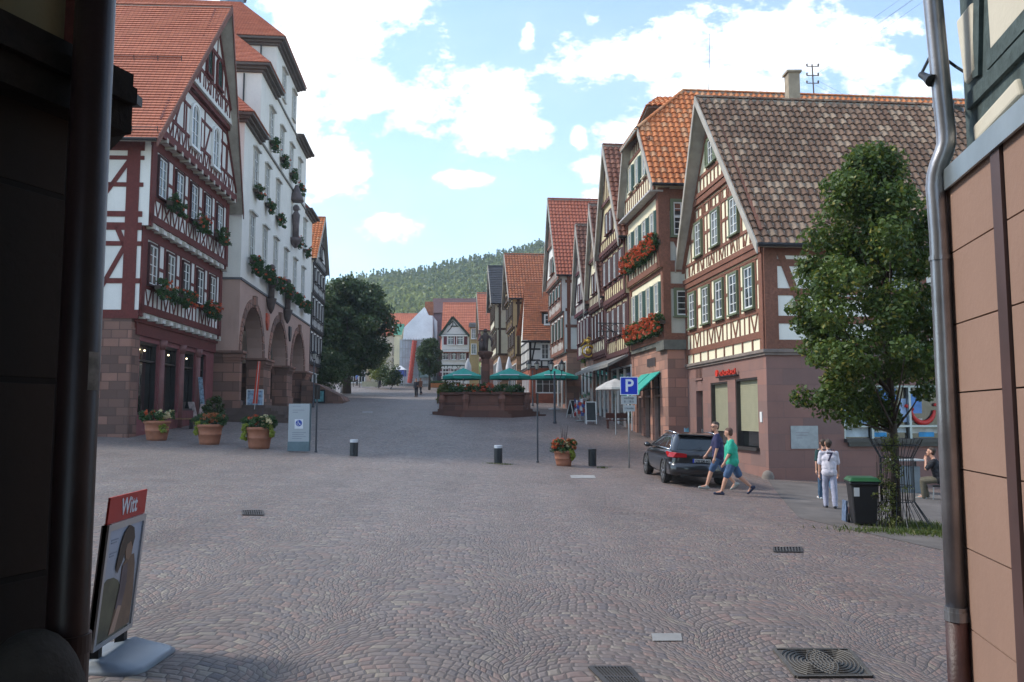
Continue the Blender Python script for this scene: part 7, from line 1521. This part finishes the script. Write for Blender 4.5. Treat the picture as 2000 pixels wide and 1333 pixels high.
# man on the metal chair
p = gp(1836, 977); cz_ = p.z; cr = math.radians(62)
person('person', 'seated man in black T-shirt resting his chin on his hands', (p.x + .02, p.y, p.z), cr, 1.76, legs=((82, 84), (86, 98)), arms=((42, 4, 95), (48, 2, 100)), lean=14, head=(-4, -12), shirt=plain('black cotton', (.018, .018, .022), .85, var=.2), trousers=plain('olive trousers', (.11, .095, .065), .85, var=.2, nscale=6, bump=.3), shoes=SHW, sit=1, hands=((-.012, .06, -.06), (.014, .065, -.05)))
fwd = Vector((-math.sin(cr), math.cos(cr), 0)); sd = Vector((math.cos(cr), math.sin(cr), 0)); c0 = Vector((p.x + .02, p.y, cz_)) - fwd * .02
root = thing('metal_chair', 'slim metal chair carrying the seated man in black', 'chair', tuple(c0)); m = MB(); m.box(c0 - fwd * .22 - sd * .22 + Vector((0, 0, .37)), fwd * .42, sd * .44, (0, 0, .03)); m.build('seat', IRON, root)
for a in (-.2, .2):
    for b in (-.2, .18): m = MB(); m.tube([c0 + fwd * b + sd * a + Vector((0, 0, .38)), c0 + fwd * b * 1.15 + sd * a + Vector((0, 0, -.01))], .012, 6); m.build('leg', STEEL, root)
m = MB()
for a in (-.2, .2): m.tube([c0 - fwd * .2 + sd * a + Vector((0, 0, .38)), c0 - fwd * .28 + sd * a + Vector((0, 0, .88))], .012, 6)
for k in range(3): z = .6 + .12 * k; m.tube([c0 - fwd * (.23 + .02 * k) - sd * .2 + Vector((0, 0, z)), c0 - fwd * (.23 + .02 * k) + sd * .2 + Vector((0, 0, z))], .01, 5)
m.build('backrest', STEEL, root)
BKC = plain('black coat', (.014, .015, .024), .85, var=.2)
p = gp(813, 776); person('person', 'distant pedestrian in black standing in mid-square', tuple(p), math.radians(170), 1.74, legs=((5, 3), (-5, 3)), arms=((15, 6, 60), (-5, 8, 10)), shirt=BKC, trousers=BKC, shoes=IRON, long_sleeve=True, vox=.02)
p = gp(818, 772); person('person', 'distant pedestrian in red-brown jacket half hidden behind the one in black', (p.x + .12, p.y + .6, gz(p.x, p.y + .6)), math.radians(150), 1.68, shirt=plain('rust jacket', (.18, .07, .04), .85), trousers=BKC, shoes=IRON, long_sleeve=True, vox=.02)
q = at(1018, 768, 55.8); person('person', 'figure in black seated behind the right end of the fountain wall', (q.x, 55.8, gz(q.x, 55.8) + .45), math.radians(160), 1.74, legs=((80, 84), (84, 88)), arms=((30, 10, 50), (35, 10, 60)), lean=10, shirt=BKC, trousers=BKC, shoes=IRON, sit=1, long_sleeve=True, vox=.02)
m = MB(); root = thing('cafe_chair', 'cafe chair under the figure behind the fountain wall', 'chair', (q.x, 55.8, gz(q.x, 55.8) + .4)); zc_ = gz(q.x, 55.8); m.cube(q.x - .25, q.x + .25, 55.5, 56.0, zc_ + .78, zc_ + .83); m.build('seat', CH, root)
for x in (-.22, .22):
    for y_ in (55.53, 55.97): m = MB(); m.tube([(q.x + x, y_, zc_), (q.x + x, y_, zc_ + .8)], .015, 5); m.build('leg', CH, root)
for i, (u, v, c) in enumerate(((735, 757, (.5, .5, .5)), (742, 756, (.3, .1, .07)), (697, 754, (.05, .10, .25)))):
    p = gp(u, v); person('person', ['cafe guest in pale shirt beside the cream barrier', 'cafe guest in dull red by the round dark bush', 'cafe guest in blue among the terrace tables'][i], tuple(p), i * 1.3, 1.7, legs=((4, 4), (-4, 4)), shirt=plain('guest shirt %d' % i, c, .8), trousers=BKC, shoes=IRON, vox=.022)

# ------------------------------------------------------------------ the parked estate car
def car():
    cx, cy = 5.42, 23.95; z = gz(cx, cy + 2.3); root = thing('parked_car', 'black estate car parked tail-on beside the shuttered shop windows', 'car', (cx, cy, z - .02)); root.rotation_euler = (math.radians(1.0), math.radians(2.5), math.radians(1.5))
    PT = NB('black car paint'); pf = PT.mapr(PT.noise(PT.pos(), 2.0, 3), .3, .7); PT.b.inputs['Coat Weight'].default_value = 1; PT.b.inputs['Coat Roughness'].default_value = .03; PT = PT.fin(PT.mix(pf, (.008, .009, .012), (.014, .016, .020)), .32, .3)
    CG = plain('car glass', (.012, .016, .018), .03, var=.1, spec=.9); CR = plain('chrome strip', (.55, .57, .60), .15, .9, var=.05); BP = plain('black trim', (.012, .012, .013), .5)
    st = [(0, .60, .42, .80), (.05, .80, .30, .90), (.18, .88, .24, 1.0), (.5, .905, .21, 1.01), (1.2, .915, .19, .99), (2.3, .915, .19, .955), (3.2, .91, .19, .925), (3.6, .90, .19, .90), (4.1, .88, .20, .84), (4.5, .82, .24, .74), (4.68, .70, .30, .66), (4.74, .5, .40, .58)]
    m = MB(); V = []; n = 0
    for (y, w, zb_, zt) in st:
        H_ = zt - zb_; half = [(.0, zb_), (w * .80, zb_), (w * .93, zb_ + .06), (w * .985, zb_ + H_ * .22), (w, zb_ + H_ * .45), (w * .985, zb_ + H_ * .70), (w * .955, zb_ + H_ * .86), (w * .90, zt), (w * .72, zt + .02), (0, zt + .035)]
        ring = half + [(-x, zz) for x, zz in half[-2:0:-1]]; n = len(ring); V += [(x, y, zz) for x, zz in ring]
    F = [(i * n + k, (i + 1) * n + k, (i + 1) * n + (k + 1) % n, i * n + (k + 1) % n) for i in range(len(st) - 1) for k in range(n)] + [tuple(range(n)), tuple(range(len(V) - 1, len(V) - n - 1, -1))]
    m.add(V, F)
    o = m.build('body', PT, root, local=True, smooth=True); sb = o.modifiers.new('s', 'SUBSURF'); sb.levels = sb.render_levels = 2
    # greenhouse rings
    def ring(k, grow=0.0):
        hw = .845 - .235 * k ** 1.15 + grow; yr = .13 + .50 * k - grow; yf = 3.45 - 1.15 * k + grow; zz = .97 + .455 * k; r = .16; P = []
        for (cx_, cy_, a0) in ((hw - r, yr + r, -90), (hw - r, yf - r, 0), (-hw + r, yf - r, 90), (-hw + r, yr + r, 180)):
            for j in range(5): t = math.radians(a0 + 22.5 * j); P.append(Vector((cx_ + r * math.cos(t), cy_ + r * math.sin(t), zz)))
        return P
    m = MB(); ks = [0, .25, .5, .75, .93]; V = [p for k in ks for p in ring(k)]; n = 20; F = [(i * n + k, i * n + (k + 1) % n, (i + 1) * n + (k + 1) % n, (i + 1) * n + k) for i in range(len(ks) - 1) for k in range(n)]
    top = [Vector((p.x * .93, 1.75 + (p.y - 1.75) * .95, p.z + .032)) for p in ring(.98)]; top2 = [Vector((p.x * .5, 1.75 + (p.y - 1.75) * .6, 1.475)) for p in ring(.98)]
    V += top + top2; b = (len(ks) - 1) * n; F += [(b + i * n + k, b + i * n + (k + 1) % n, b + (i + 1) * n + (k + 1) % n, b + (i + 1) * n + k) for i in range(2) for k in range(n)] + [tuple(range(b + 2 * n, b + 3 * n))]
    m.add(V, F); m.build('roof', PT, root, local=True, smooth=True)
    def surf(side, t, k, g=.006):     # side windows, t from rear to front
        a = ring(k, g); hw = max(p.x for p in a); yr = min(p.y for p in a); yf = max(p.y for p in a); return Vector((side * hw, yr + (yf - yr) * t, a[0].z))
    for sd_ in (-1, 1):
        for (t0, t1, b0, b1) in ((.10, .30, .16, .30), (.325, .575, .325, .575), (.60, .88, .60, .80)):
            m = MB(); q = [surf(sd_, t0, .12), surf(sd_, t1, .12), surf(sd_, b1, .80), surf(sd_, b0, .80)]; m.prism(q, (sd_ * .004, 0, 0)); m.build('side_window', CG, root, local=True)
        m = MB(); m.tube([surf(sd_, .06, .06, .014), surf(sd_, .5, .06, .014), surf(sd_, .92, .06, .014)], .013, 6); m.tube([surf(sd_, .06, .06, .014), surf(sd_, .10, .5, .014), surf(sd_, .17, .86, .014), surf(sd_, .5, .92, .014), surf(sd_, .82, .86, .014), surf(sd_, .93, .1, .014)], .014, 6)
        m.tube([Vector((sd_ * .60, .75, 1.47)), Vector((sd_ * .61, 1.6, 1.50)), Vector((sd_ * .60, 2.3, 1.47))], .018, 6); m.build('chrome_trim', CR, root, local=True, smooth=True)
        m = MB(); m.ball((sd_ * 1.0, 3.05, 1.0), .11, 8, (1, .8, .75)); m.tube([(sd_ * .84, 3.1, .96), (sd_ * .98, 3.05, .98)], .03, 6); m.build('wing_mirror', PT, root, local=True, smooth=True)
        m = MB(); V = [(sd_ * x, y, zz) for x, y, zz in ((.40, .035, .80), (.42, .045, .885), (.78, .02, .955), (.915, .30, .975), (.93, .36, .90), (.915, .10, .78), (.80, .02, .77))]; m.prism(V, (0, .10, 0)) if 0 else None
        for (x0, x1, y0, y1, z0, z1) in ((.44, .70, -.012, -.012, .785, .905),): pass
        pts = [(.44, .045, .80), (.44, .055, .90), (.72, .075, .925), (.865, .20, .93), (.90, .42, .945), (.922, .44, .90), (.918, .22, .79), (.80, .05, .785)]
        m.add([(sd_ * x, y - .035, zz) for x, y, zz in pts[:3]] + [(sd_ * (x + .022), y - .02, zz) for x, y, zz in pts[3:]], [(0, 1, 2, 7), (7, 2, 3, 6), (6, 3, 4, 5)]); lt = m.build('tail_light', plain('tail light red', (.36, .012, .015), .12, var=.1), root, local=True)
        sl_ = lt.modifiers.new('t', 'SOLIDIFY'); sl_.thickness = .04; sl_.offset = 0
        m = MB(); m.add([(sd_ * .63, .022, .80), (sd_ * .63, .03, .845), (sd_ * .82, .045, .85), (sd_ * .82, .03, .80)], [(0, 1, 2, 3)]); l2 = m.build('reverse_light', plain('clear lens', (.55, .5, .5), .12), root, local=True); q = l2.modifiers.new('t', 'SOLIDIFY'); q.thickness = .03
        for y in (.98, 3.72):
            m = MB(); m.lathe([(.20, -.11), (.30, -.115), (.325, -.08), (.325, .08), (.30, .115), (.20, .11)], (0, 0, 0), 28); w = m.build('wheel', plain('tyre rubber', (.02, .02, .02), .85), root, local=True, smooth=True); w.location = (sd_ * .80, y, .325); w.rotation_euler = (0, math.radians(90) * sd_, 0)
            m = MB(); m.lathe([(.215, .06), (.215, .118), (.195, .118), (.19, .07), (.06, .09), (.05, .12), (.01, .125)], (0, 0, 0), 24)
            for k in range(5): t = k * 1.2566; m.beam((.05 * math.cos(t), .05 * math.sin(t), .10), (.20 * math.cos(t), .20 * math.sin(t), .108), .055, .02)
            rm = m.build('rim', plain('alloy rim', (.45, .46, .47), .25, .8, var=.05), w, local=True, smooth=False)
            m = MB(); m.tube([(sd_ * .912, y + .372 * math.cos(t), .325 + .372 * math.sin(t)) for t in np.linspace(-.15, math.pi + .15, 15)], .022, 6, True); m.lathe([(.36, -.01), (.36, .0)], (0, 0, 0), 4) if 0 else None; m.build('wheel_arch', BP, root, local=True, smooth=True)
            m = MB(); m.prism([(sd_ * .80, y + .36 * math.cos(t), .325 + .36 * math.sin(t)) for t in np.linspace(0, 6.283, 22)[:-1]], (sd_ * .112, 0, 0)); m.build('arch_liner', BP, root, local=True)
    # tailgate window, spoiler, bumper, plate, badge
    m = MB(); q = []
    for k, x in ((.10, .70), (.82, .50)):
        a = ring(k, .008); yr = min(p.y for p in a); q.append((x, yr, a[0].z))
    m.add([(-q[0][0], q[0][1], q[0][2]), (q[0][0], q[0][1], q[0][2]), (q[1][0], q[1][1], q[1][2]), (-q[1][0], q[1][1], q[1][2])], [(0, 1, 2, 3)]); o = m.build('rear_window', CG, root, local=True); s_ = o.modifiers.new('t', 'SOLIDIFY'); s_.thickness = .01
    m = MB(); m.box((-.57, .50, 1.415), (1.14, 0, 0), (0, .22, .02), (0, 0, .035)); o = m.build('spoiler', PT, root, local=True); b_ = o.modifiers.new('b', 'BEVEL'); b_.width = .015; b_.segments = 2
    m = MB(); pts = [(-.90, .42), (-.86, .10), (-.70, -.03), (0, -.06), (.70, -.03), (.86, .10), (.90, .42)]
    V = []; 
    for (x, y) in pts: V += [(x, y, .30), (x * 1.01, y - .02, .42), (x * 1.01, y - .025, .56), (x * .99, y + .02, .62), (x * .96, y + .12, .64)]
    m.add(V, [(i * 5 + k, i * 5 + k + 1, (i + 1) * 5 + k + 1, (i + 1) * 5 + k) for i in range(6) for k in range(4)]); o = m.build('bumper', PT, root, local=True, smooth=True); s_ = o.modifiers.new('t', 'SOLIDIFY'); s_.thickness = .02
    m = MB(); m.box((-.62, -.065, .27), (1.24, 0, 0), (0, .3, 0), (0, 0, .09)); m.build('diffuser', BP, root, local=True)
    m = MB(); m.box((-.26, .005, .655), (.52, 0, 0), (0, .02, .004), (0, -.008, .115)); pl = m.build('number_plate', plain('plate white', (.45, .46, .45), .4, var=.02), root, local=True); m = MB(); m.box((-.262, .0, .654), (.04, 0, 0), (0, .02, 0), (0, -.008, .117)); m.build('euro_band', BL, pl, local=True)
    text('CW EM 443', .10, (.02, -.006, .712), 0, plain('plate black', (.01, .01, .01), .5), pl, 'plate_characters', tilt=math.pi / 2 - .04, xs=.82)
    m = MB(); m.box((-.30, -.0, .785), (.6, 0, 0), (0, .03, 0), (0, 0, .03)); m.build('handle_bar', CR if 0 else BP, root, local=True)
    m = MB(); 
    for (a_, b_) in ((.052, .036), (.030, .014)): m.tube([(a_ * math.cos(t), .02, .865 + b_ * math.sin(t)) for t in np.linspace(0, 6.283, 17)], .0055, 5)
    m.build('badge', CR, root, local=True); m = MB(); m.tube([(-.25, .10, 1.02), (.05, .20, 1.09)], .008, 5); m.build('wiper', BP, root, local=True)
    m = MB(); q0, q1 = ring(.12, .008), ring(.85, .008); yf0 = max(p.y for p in q0); yf1 = max(p.y for p in q1); m.add([(-.68, yf0, q0[0].z), (.68, yf0, q0[0].z), (.5, yf1, q1[0].z), (-.5, yf1, q1[0].z)], [(0, 1, 2, 3)]); o = m.build('windscreen', CG, root, local=True); s_ = o.modifiers.new('t', 'SOLIDIFY'); s_.thickness = .01
car()
# ------------------------------------------------------------------ the dark house on the left of the lane
FL = Face((-1.47, 2.86), (-.366, -1), 1); FL.n = Vector((1, -.366, 0)).normalized()
SOOT_SHADE = stone('sooty shade-dark sandstone', (.042, .033, .029), 1.1, .62, .012, .3, .5, .95, (1.1, .95, .85), .6); ST = timber('shade-dark timber', (.024, .018, .015), .9); OC = plaster('ochre cream panel', (.26, .20, .11), .3)  # stone and timber colours darkened for the lane's shade, the stone for soot too
root = thing('lane_house', 'dark sandstone and timber house forming the left side of the lane', 'house', (-1.47, 2.86, 0)); zt0 = FL.uv(135, 238)[1]; zt1 = FL.uv(86, 90)[1]; 
m = MB(); fp = [(-1.47, 2.86), (-3.75, -3.4), (-3.9, -9), (-12, -9), (-12, 6.5)]; m.prism([(x, y, -.6) for x, y in fp], (0, 0, zt0 + .6)); m.build('stone_wall', SOOT_SHADE, root)
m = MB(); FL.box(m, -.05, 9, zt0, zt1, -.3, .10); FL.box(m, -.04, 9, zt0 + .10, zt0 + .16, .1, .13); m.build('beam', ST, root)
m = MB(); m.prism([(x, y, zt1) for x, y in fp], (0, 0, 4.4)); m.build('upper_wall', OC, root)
m = MB()
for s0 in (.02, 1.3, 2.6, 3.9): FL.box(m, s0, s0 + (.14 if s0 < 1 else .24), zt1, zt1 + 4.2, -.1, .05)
FL.box(m, .0, 9, zt1 + 2.2, zt1 + 2.45, -.1, .05); m.build('timber_frame', timber('deep red lane timber', (.10, .025, .018)), root)
m = MB(); FL.box(m, -.3, 9, zt1 + 4.2, zt1 + 4.5, -3, .9); m.build('eaves', BROWNB, root)
root = thing('lane_annexe', 'dark timber cornice of the next house showing beyond the left pipe', 'house', (-4, 4.8, 0)); m = MB(); m.cube(-5.5, -2.86, 4.6, 5.06, -.6, 3.9); m.build('wall', SOOT_SHADE, root); z0, z1 = at(240, 278, 4.9).z, at(240, 185, 4.9).z
m = MB(); xr = at(237, 230, 4.9).x; m.prism([(-5.5, 4.85, z0 - .06), (xr - .14, 4.85, z0 - .06), (xr, 4.85, z0 + .09), (xr, 4.85, z1), (-5.5, 4.85, z1)], (0, .14, 0)); m.build('cornice', ST, root)
m = MB(); m.box((-5.5, 4.80, z1), (xr + 5.56, 0, -.03), (0, .24, 0), (0, 0, .06)); m.build('eaves', IRON, root)
# downpipe with sticker
root = thing('downpipe', 'thick dark brown downpipe with a paper sticker at the left house corner', 'pipe', (-1.38, 2.6, -.1)); PB = plain('dark brown pipe paint', (.035, .018, .016), .42, var=.35, nscale=2.5, bump=.15)
b = at(129, 1290, 2.6); t_ = at(186, 0, 2.6); ax = (b.x + t_.x) / 2; m = MB(); m.tube([(b.x, 2.6, -.1), (b.x, 2.6, .75), (t_.x, 2.6, 4.2)], .060, 28); m.build('pipe', PB, root, smooth=True)
m = MB(); zc = at(129, 1262, 2.54).z; m.tube([(b.x, 2.6, zc - .035), (b.x, 2.6, zc + .02)], .068, 28); m.tube([(b.x, 2.6, -.1), (b.x, 2.6, zc - .035)], .0635, 28); m.build('collar', PB, root, smooth=False)
z0, z1 = at(172, 762, 2.56).z, at(172, 687, 2.56).z; m = MB(); zc = (z0 + z1) / 2; f_ = (zc - .75) / 3.45; xc = b.x + (t_.x - b.x) * f_
for k in range(6): t0, t1 = math.radians(-38 + 6.5 * k), math.radians(-38 + 6.5 * (k + 1)); m.add([(xc + .0615 * math.cos(t0), 2.6 + .0615 * math.sin(t0), z0), (xc + .0615 * math.cos(t1), 2.6 + .0615 * math.sin(t1), z0), (xc + .0615 * math.cos(t1), 2.6 + .0615 * math.sin(t1), z1), (xc + .0615 * math.cos(t0), 2.6 + .0615 * math.sin(t0), z1)], [(0, 1, 2, 3)])
m.build('sticker', plain('weathered sticker', (.20, .18, .16), .7, var=.5, nscale=25), root)
root = thing('stone_ball', 'dark rounded guard stone at the foot of the left wall', 'stone', (-1.5, 2.45, 0)); c = at(40, 1330, 2.42); m = MB(); m.ball(c + Vector((0, .05, -.12)), .25, 14, (.62, 1, 1)); m.build('boulder', plain('dark guard stone', (.05, .042, .035), .9, var=.4, nscale=6, bump=.6), root, smooth=True)
# ------------------------------------------------------------------ the clad shop on the right of the lane
FR = Face((2.47, 4.62), (-.2045, -1), 1); FR.n = Vector((-1, .2045, 0)).normalized(); z_f = FR.uv(1846, 368)[1]
root = thing('clad_shop', 'salmon-panelled shop with blue-grey half-timbering above, on the right of the lane', 'house', (2.47, 4.62, 0)); CL = plaster('salmon facade panel', (.31, .195, .150), .14); GAP = plain('panel gap', (.02, .015, .013), .8)
m = MB(); fp = [(2.50, 4.60), (14, 6.2), (14, -8), (.1, -7.2)]; m.prism([(x, y, -.7) for x, y in fp], (0, 0, z_f + .7)); m.build('wall', GAP, root)
vch = sorted([FR.uv(u, 330)[0] for u in (1955, 1974)]); zs = sorted([FR.uv(u, v)[1] for u, v in ((1861, 500), (1868, 637), (1872, 768), (1878, 915), (1886, 1065), (1888, 1215))]); zs = [-.4, zs[0] - .55] + zs + [z_f]
m = MB()
for z0, z1 in zip(zs, zs[1:]):
    for s0, s1 in ((.06, vch[0] - .01), (vch[1] + .01, 1.6), (1.63, 3.2), (3.23, 6), (6.03, 11.5)): FR.box(m, s0, s1, z0 + .004, z1 - .004, -.02, .03)
m.build('cladding', CL, root); m = MB(); FR.box(m, vch[0], vch[1], -.4, z_f, -.02, .045); FR.box(m, .0, .05, -.4, z_f, -.02, .035); m.build('mullion', plain('maroon profile', (.075, .038, .034), .5), root)
m = MB(); FR.box(m, -.03, 11.5, z_f - .01, z_f + .055, -.16, .06); FR.box(m, -.03, 11.5, z_f - .06, z_f - .01, .045, .06); m.build('flashing', ZINC, root)
FU = FR.off(-.12); SLT = timber('slate blue timber', (.085, .115, .115), .9); CP = plaster('cream infill', (.62, .57, .47), .12)
m = MB(); fp2 = [FU.p(.02, 0).xy, (14, 6.1), (14, -8), (.3, -7.1)]; m.prism([(x, y, z_f + .05) for x, y in fp2], (0, 0, 6)); m.build('upper_wall', SLT, root)
m = MB()
for pts in ([(1873, 41), (1902, 4), (1908, 22), (1914, 139), (1890, 166)], [(1925, -160), (2040, -260), (2040, -10), (1941, 105)], [(1906, 246), (1990, 152), (1999, 186), (1910, 281)], [(2030, 110), (2120, 10), (2120, 90), (2035, 170)]): FU.poly(m, [FU.uv(u, v) for u, v in pts], -.02, .028)
for s0 in (1.6, 2.8, 4.0): FU.poly(m, [(s0, z_f + .4), (s0 + .9, z_f + .4), (s0 + .9, z_f + 1.5), (s0, z_f + 1.5)], -.02, .028)
o = m.build('infill_panel', CP, root); b_ = o.modifiers.new('b', 'BEVEL'); b_.width = .02; b_.segments = 3
m = MB()
for a, b in ((FU.uv(1935, 120), FU.uv(2060, -20)), (FU.uv(1912, 150), FU.uv(1918, -200)), (FU.uv(1895, 200), FU.uv(2030, 60))): FU.bar(m, a, b, .09, -.02, .02)
m.build('timber_frame', SLT, root); m = MB(); FU.box(m, -.4, 11, z_f + 5.8, z_f + 6.1, -3, .8); m.build('eaves', BROWNB, root)
# its downpipe
root = thing('downpipe', 'bright zinc downpipe with an offset bend at the right house corner', 'pipe', (2.36, 4.5, -.3)); GP2 = plain('aged zinc pipe', (.30, .30, .32), .33, .75, var=.25, nscale=3, bump=.1); Y = 4.50
P_ = [at(1868, 1205, Y), at(1848, 800, Y), at(1834, 460, Y), at(1827, 368, Y), at(1828, 345, Y), at(1834, 322, Y - .02), at(1843, 300, Y - .03), at(1848, 282, Y - .04), at(1848, 262, Y - .04), at(1841, 195, Y - .04), at(1822, 0, Y - .04), at(1800, -300, Y - .04)]
xl = (P_[0].x + P_[2].x) / 2; P_ = [Vector((xl, Y, P_[0].z)), Vector((xl, Y, P_[1].z))] + P_[2:]; m = MB(); m.tube(P_, [.050] * len(P_), 24); m.build('pipe', GP2, root, smooth=True)
m = MB()
for v in (1190, 505, 205): q = at(1860 if v > 1000 else (1836 if v > 300 else 1842), v, Y); q.x = xl if v > 300 else q.x; m.tube([q - Vector((0, 0, .012)), q + Vector((0, 0, .012))], .056, 24); m.box(q + Vector((.04, 0, -.01)), (.12, .08, 0), (0, .01, 0), (0, 0, .02))
m.build('clip', GP2, root); m = MB(); zc = P_[0].z; m.tube([(xl, Y, zc - .02), (xl, Y, zc + .03)], .060, 24); m.build('socket', GP2, root); m = MB(); m.tube([(xl, Y, -.35), (xl, Y, zc)], .056, 24); m.build('cast_foot', plain('maroon cast pipe', (.055, .022, .020), .5, var=.35, nscale=6, bump=.3), root, smooth=True)
m = MB(); m.tube([(xl + .10, Y + .06, -.3), (xl + .10, Y + .06, z_f - .05)], .016, 8); m.build('conduit', plain('maroon conduit', (.13, .05, .045), .5), root)
root = thing('wall_spotlight', 'small black spotlight on a cranked arm at the right house corner', 'lamp', tuple(at(1866, 130, 4.9))); m = MB(); m.tube([at(1885, 142, 4.8), at(1866, 130, 4.7), at(1826, 100, 4.65), at(1815, 114, 4.6), at(1799, 146, 4.55)], .009, 6); m.build('arm', IRON, root); a, b = at(1799, 146, 4.55), at(1820, 158, 4.45); m = MB(); m.tube([a, a.lerp(b, .5), b], [.018, .022, .036], 10); m.build('lamp_head', IRON, root)
# ------------------------------------------------------------------ advertising stand in the foreground
K = .95; pl_, pr_ = Vector((-2.79, 5.66, 0)), Vector((-2.84, 6.34, 0)); ux = (pr_ - pl_).normalized(); zb_ = gz(-2.8, 6) ; z0 = at(190, 1276, 5.66).z; z1 = at(219, 1027, 5.66).z; tl = Vector((.075, 0, 0)); nn = Vector((1, 0, 0)); ups = (Vector((0, 0, z1 - z0)) + tl); upn = ups.normalized()
root = thing('advertising_stand', 'poster stand with red Witt header on a grey water-filled base', 'sign', tuple(Vector((-2.8, 6.0, zb_)))); AL_ = plain('brushed aluminium', (.48, .49, .51), .3, .7, var=.06)
P0 = pl_ + Vector((0, 0, z0)) - tl * .3; W_ = (pr_ - pl_).length; hh = ups.length
def bq(x0, x1, y0, y1, t0, t1, mat, name, par=root): m = MB(); m.box(P0 + ux * x0 + upn * y0 + nn * t0, ux * (x1 - x0), upn * (y1 - y0), nn * (t1 - t0)); return m.build(name, mat, par)
bq(.0, W_, 0, hh, -.02, .01, plain('poster backing', (.25, .25, .27), .5), 'backing')
m = MB()
for a in ((0, .035, 0, hh), (W_ - .035, W_, 0, hh), (.035, W_ - .035, 0, .035), (.035, W_ - .035, hh - .045, hh + .004)): m.box(P0 + ux * a[0] + upn * a[2] - nn * .03, ux * (a[1] - a[0]), upn * (a[3] - a[2]), nn * .055)
m.build('frame', AL_, root)
sk = NB('poster sky print'); sx = sk.n('ShaderNodeSeparateXYZ'); sk.l(sk.pos(), sx.inputs[0]); sk = sk.fin(sk.mix(sk.mapr(sx.outputs[2], z0 + .1, z1), (.35, .33, .33), (.36, .42, .55)), .35); ps = bq(.035, W_ - .035, .035, hh - .045, .01, .013, sk, 'poster')
def pp(pts, mat, t, name, par=ps):   # printed shapes, as fractions of the poster
    m = MB(); q = [P0 + ux * (.035 + x * (W_ - .07)) + upn * (.035 + y * (hh - .08)) + nn * t for x, y in pts]; m.prism(q, nn * .0015); return m.build(name, mat, par)
pp([(0, 0), (.9, 0), (.9, .22), (.6, .38), (.45, .50), (.3, .55), (.12, .56), (0, .52)], plain('print meadow', (.085, .085, .05), .4, var=.5, nscale=4), .0135, 'print_meadow')
DR = plain('print dress', (.10, .075, .09), .4, var=.35, nscale=8); pp([(.34, .02), (.95, .02), (.96, .3), (.90, .60), (.84, .70), (.62, .70), (.50, .62), (.52, .40), (.42, .2)], plain('print coat', (.16, .095, .06), .4, var=.3, nscale=8), .0152, 'print_coat'); pp([(.44, .24), (.62, .22), (.70, .45), (.66, .64), (.52, .62), (.50, .42)], DR, .0170, 'print_dress')
pp([(.34, .02), (.50, .02), (.62, .24), (.52, .26)], plain('print leg', (.42, .26, .19), .4), .0172, 'print_leg')
pp([(.56, .69), (.66, .66), (.74, .70), (.76, .80), (.72, .86), (.58, .84), (.54, .76)], plain('print face', (.22, .13, .085), .4), .0188, 'print_face')
pp([(.30, .64), (.36, .58), (.46, .66), (.52, .74), (.56, .82), (.68, .84), (.74, .78), (.78, .86), (.72, .96), (.58, 1.0), (.44, .95), (.36, .84)], plain('print hair', (.035, .024, .018), .4), .0206, 'print_hair')
BKT = plain('poster small print', (.22, .25, .32), .5); 
for i, (y, w) in enumerate(((.90, .2), (.875, .16), (.78, .2), (.755, .12))): pp([(.10, y), (.10 + w, y), (.10 + w, y + .012), (.10, y + .012)], BKT, .0135, 'print_line')
RD_ = plain('red header', (.42, .028, .022), .45, var=.05); hd = bq(-.0, W_, hh + .004, hh + .185, -.008, .008, RD_, 'header')
t = text('Witt', .165, (0, 0, 0), 0, plain('header white', (.72, .74, .80), .5), root, 'letters', ext=.0015, xs=.92); M = Matrix((ux, upn, ux.cross(upn).normalized())).transposed(); sgn = 1 if ux.cross(upn).x > 0 else -1
t.rotation_euler = M.to_euler(); t.location = P0 + ux * W_ * .52 + upn * (hh + .094) + nn * .010 - wloc(root)
m = MB()
for x in (.10, W_ - .14): q = P0 + ux * x - Vector((0, 0, 0)); m.box(Vector((q.x - .05, q.y, zb_ - .01)), (.07, 0, 0), (0, .05, 0), (0, 0, q.z - zb_ + .05))
m.build('legs', IRON, root)
m = MB(); c = Vector((-2.80, 6.0, zb_)); V = []; ry = .37; rx = .33
for (sx, sy, z) in ((1.0, 1.0, -.03), (1.05, 1.03, -.005), (.92, .94, .022), (.45, .86, .055), (.12, .84, .075)):
    for k in range(16): tt = 2 * math.pi * (k + .5) / 16; x_, y_ = math.cos(tt), math.sin(tt); x_ = math.copysign(abs(x_) ** .45, x_); y_ = math.copysign(abs(y_) ** .3, y_); V.append(c + Vector((x_ * rx * sx * (1 - .10 * y_ * y_), y_ * ry * sy, z)))
m.add(V, [(i * 16 + k, i * 16 + (k + 1) % 16, (i + 1) * 16 + (k + 1) % 16, (i + 1) * 16 + k) for i in range(4) for k in range(16)] + [tuple(range(64, 80))]); m.build('base', plain('grey blue plastic', (.20, .24, .29), .35, var=.06), root, smooth=True)
# ------------------------------------------------------------------ summer haze over the valley
m = MB(); m.cube(-480, 480, -40, 660, -6, 175)
hz_ = bpy.data.materials.new('haze'); hz_.use_nodes = True; hn = hz_.node_tree; hn.nodes.clear(); ho = hn.nodes.new('ShaderNodeOutputMaterial'); hv = hn.nodes.new('ShaderNodeVolumePrincipled')
hv.inputs['Color'].default_value = (.80, .90, 1.0, 1); hv.inputs['Density'].default_value = .00042; hv.inputs['Anisotropy'].default_value = .2; hn.links.new(hv.outputs[0], ho.inputs['Volume'])
m.build('haze', hz_, kind='stuff', label='faint bluish summer haze over the valley')
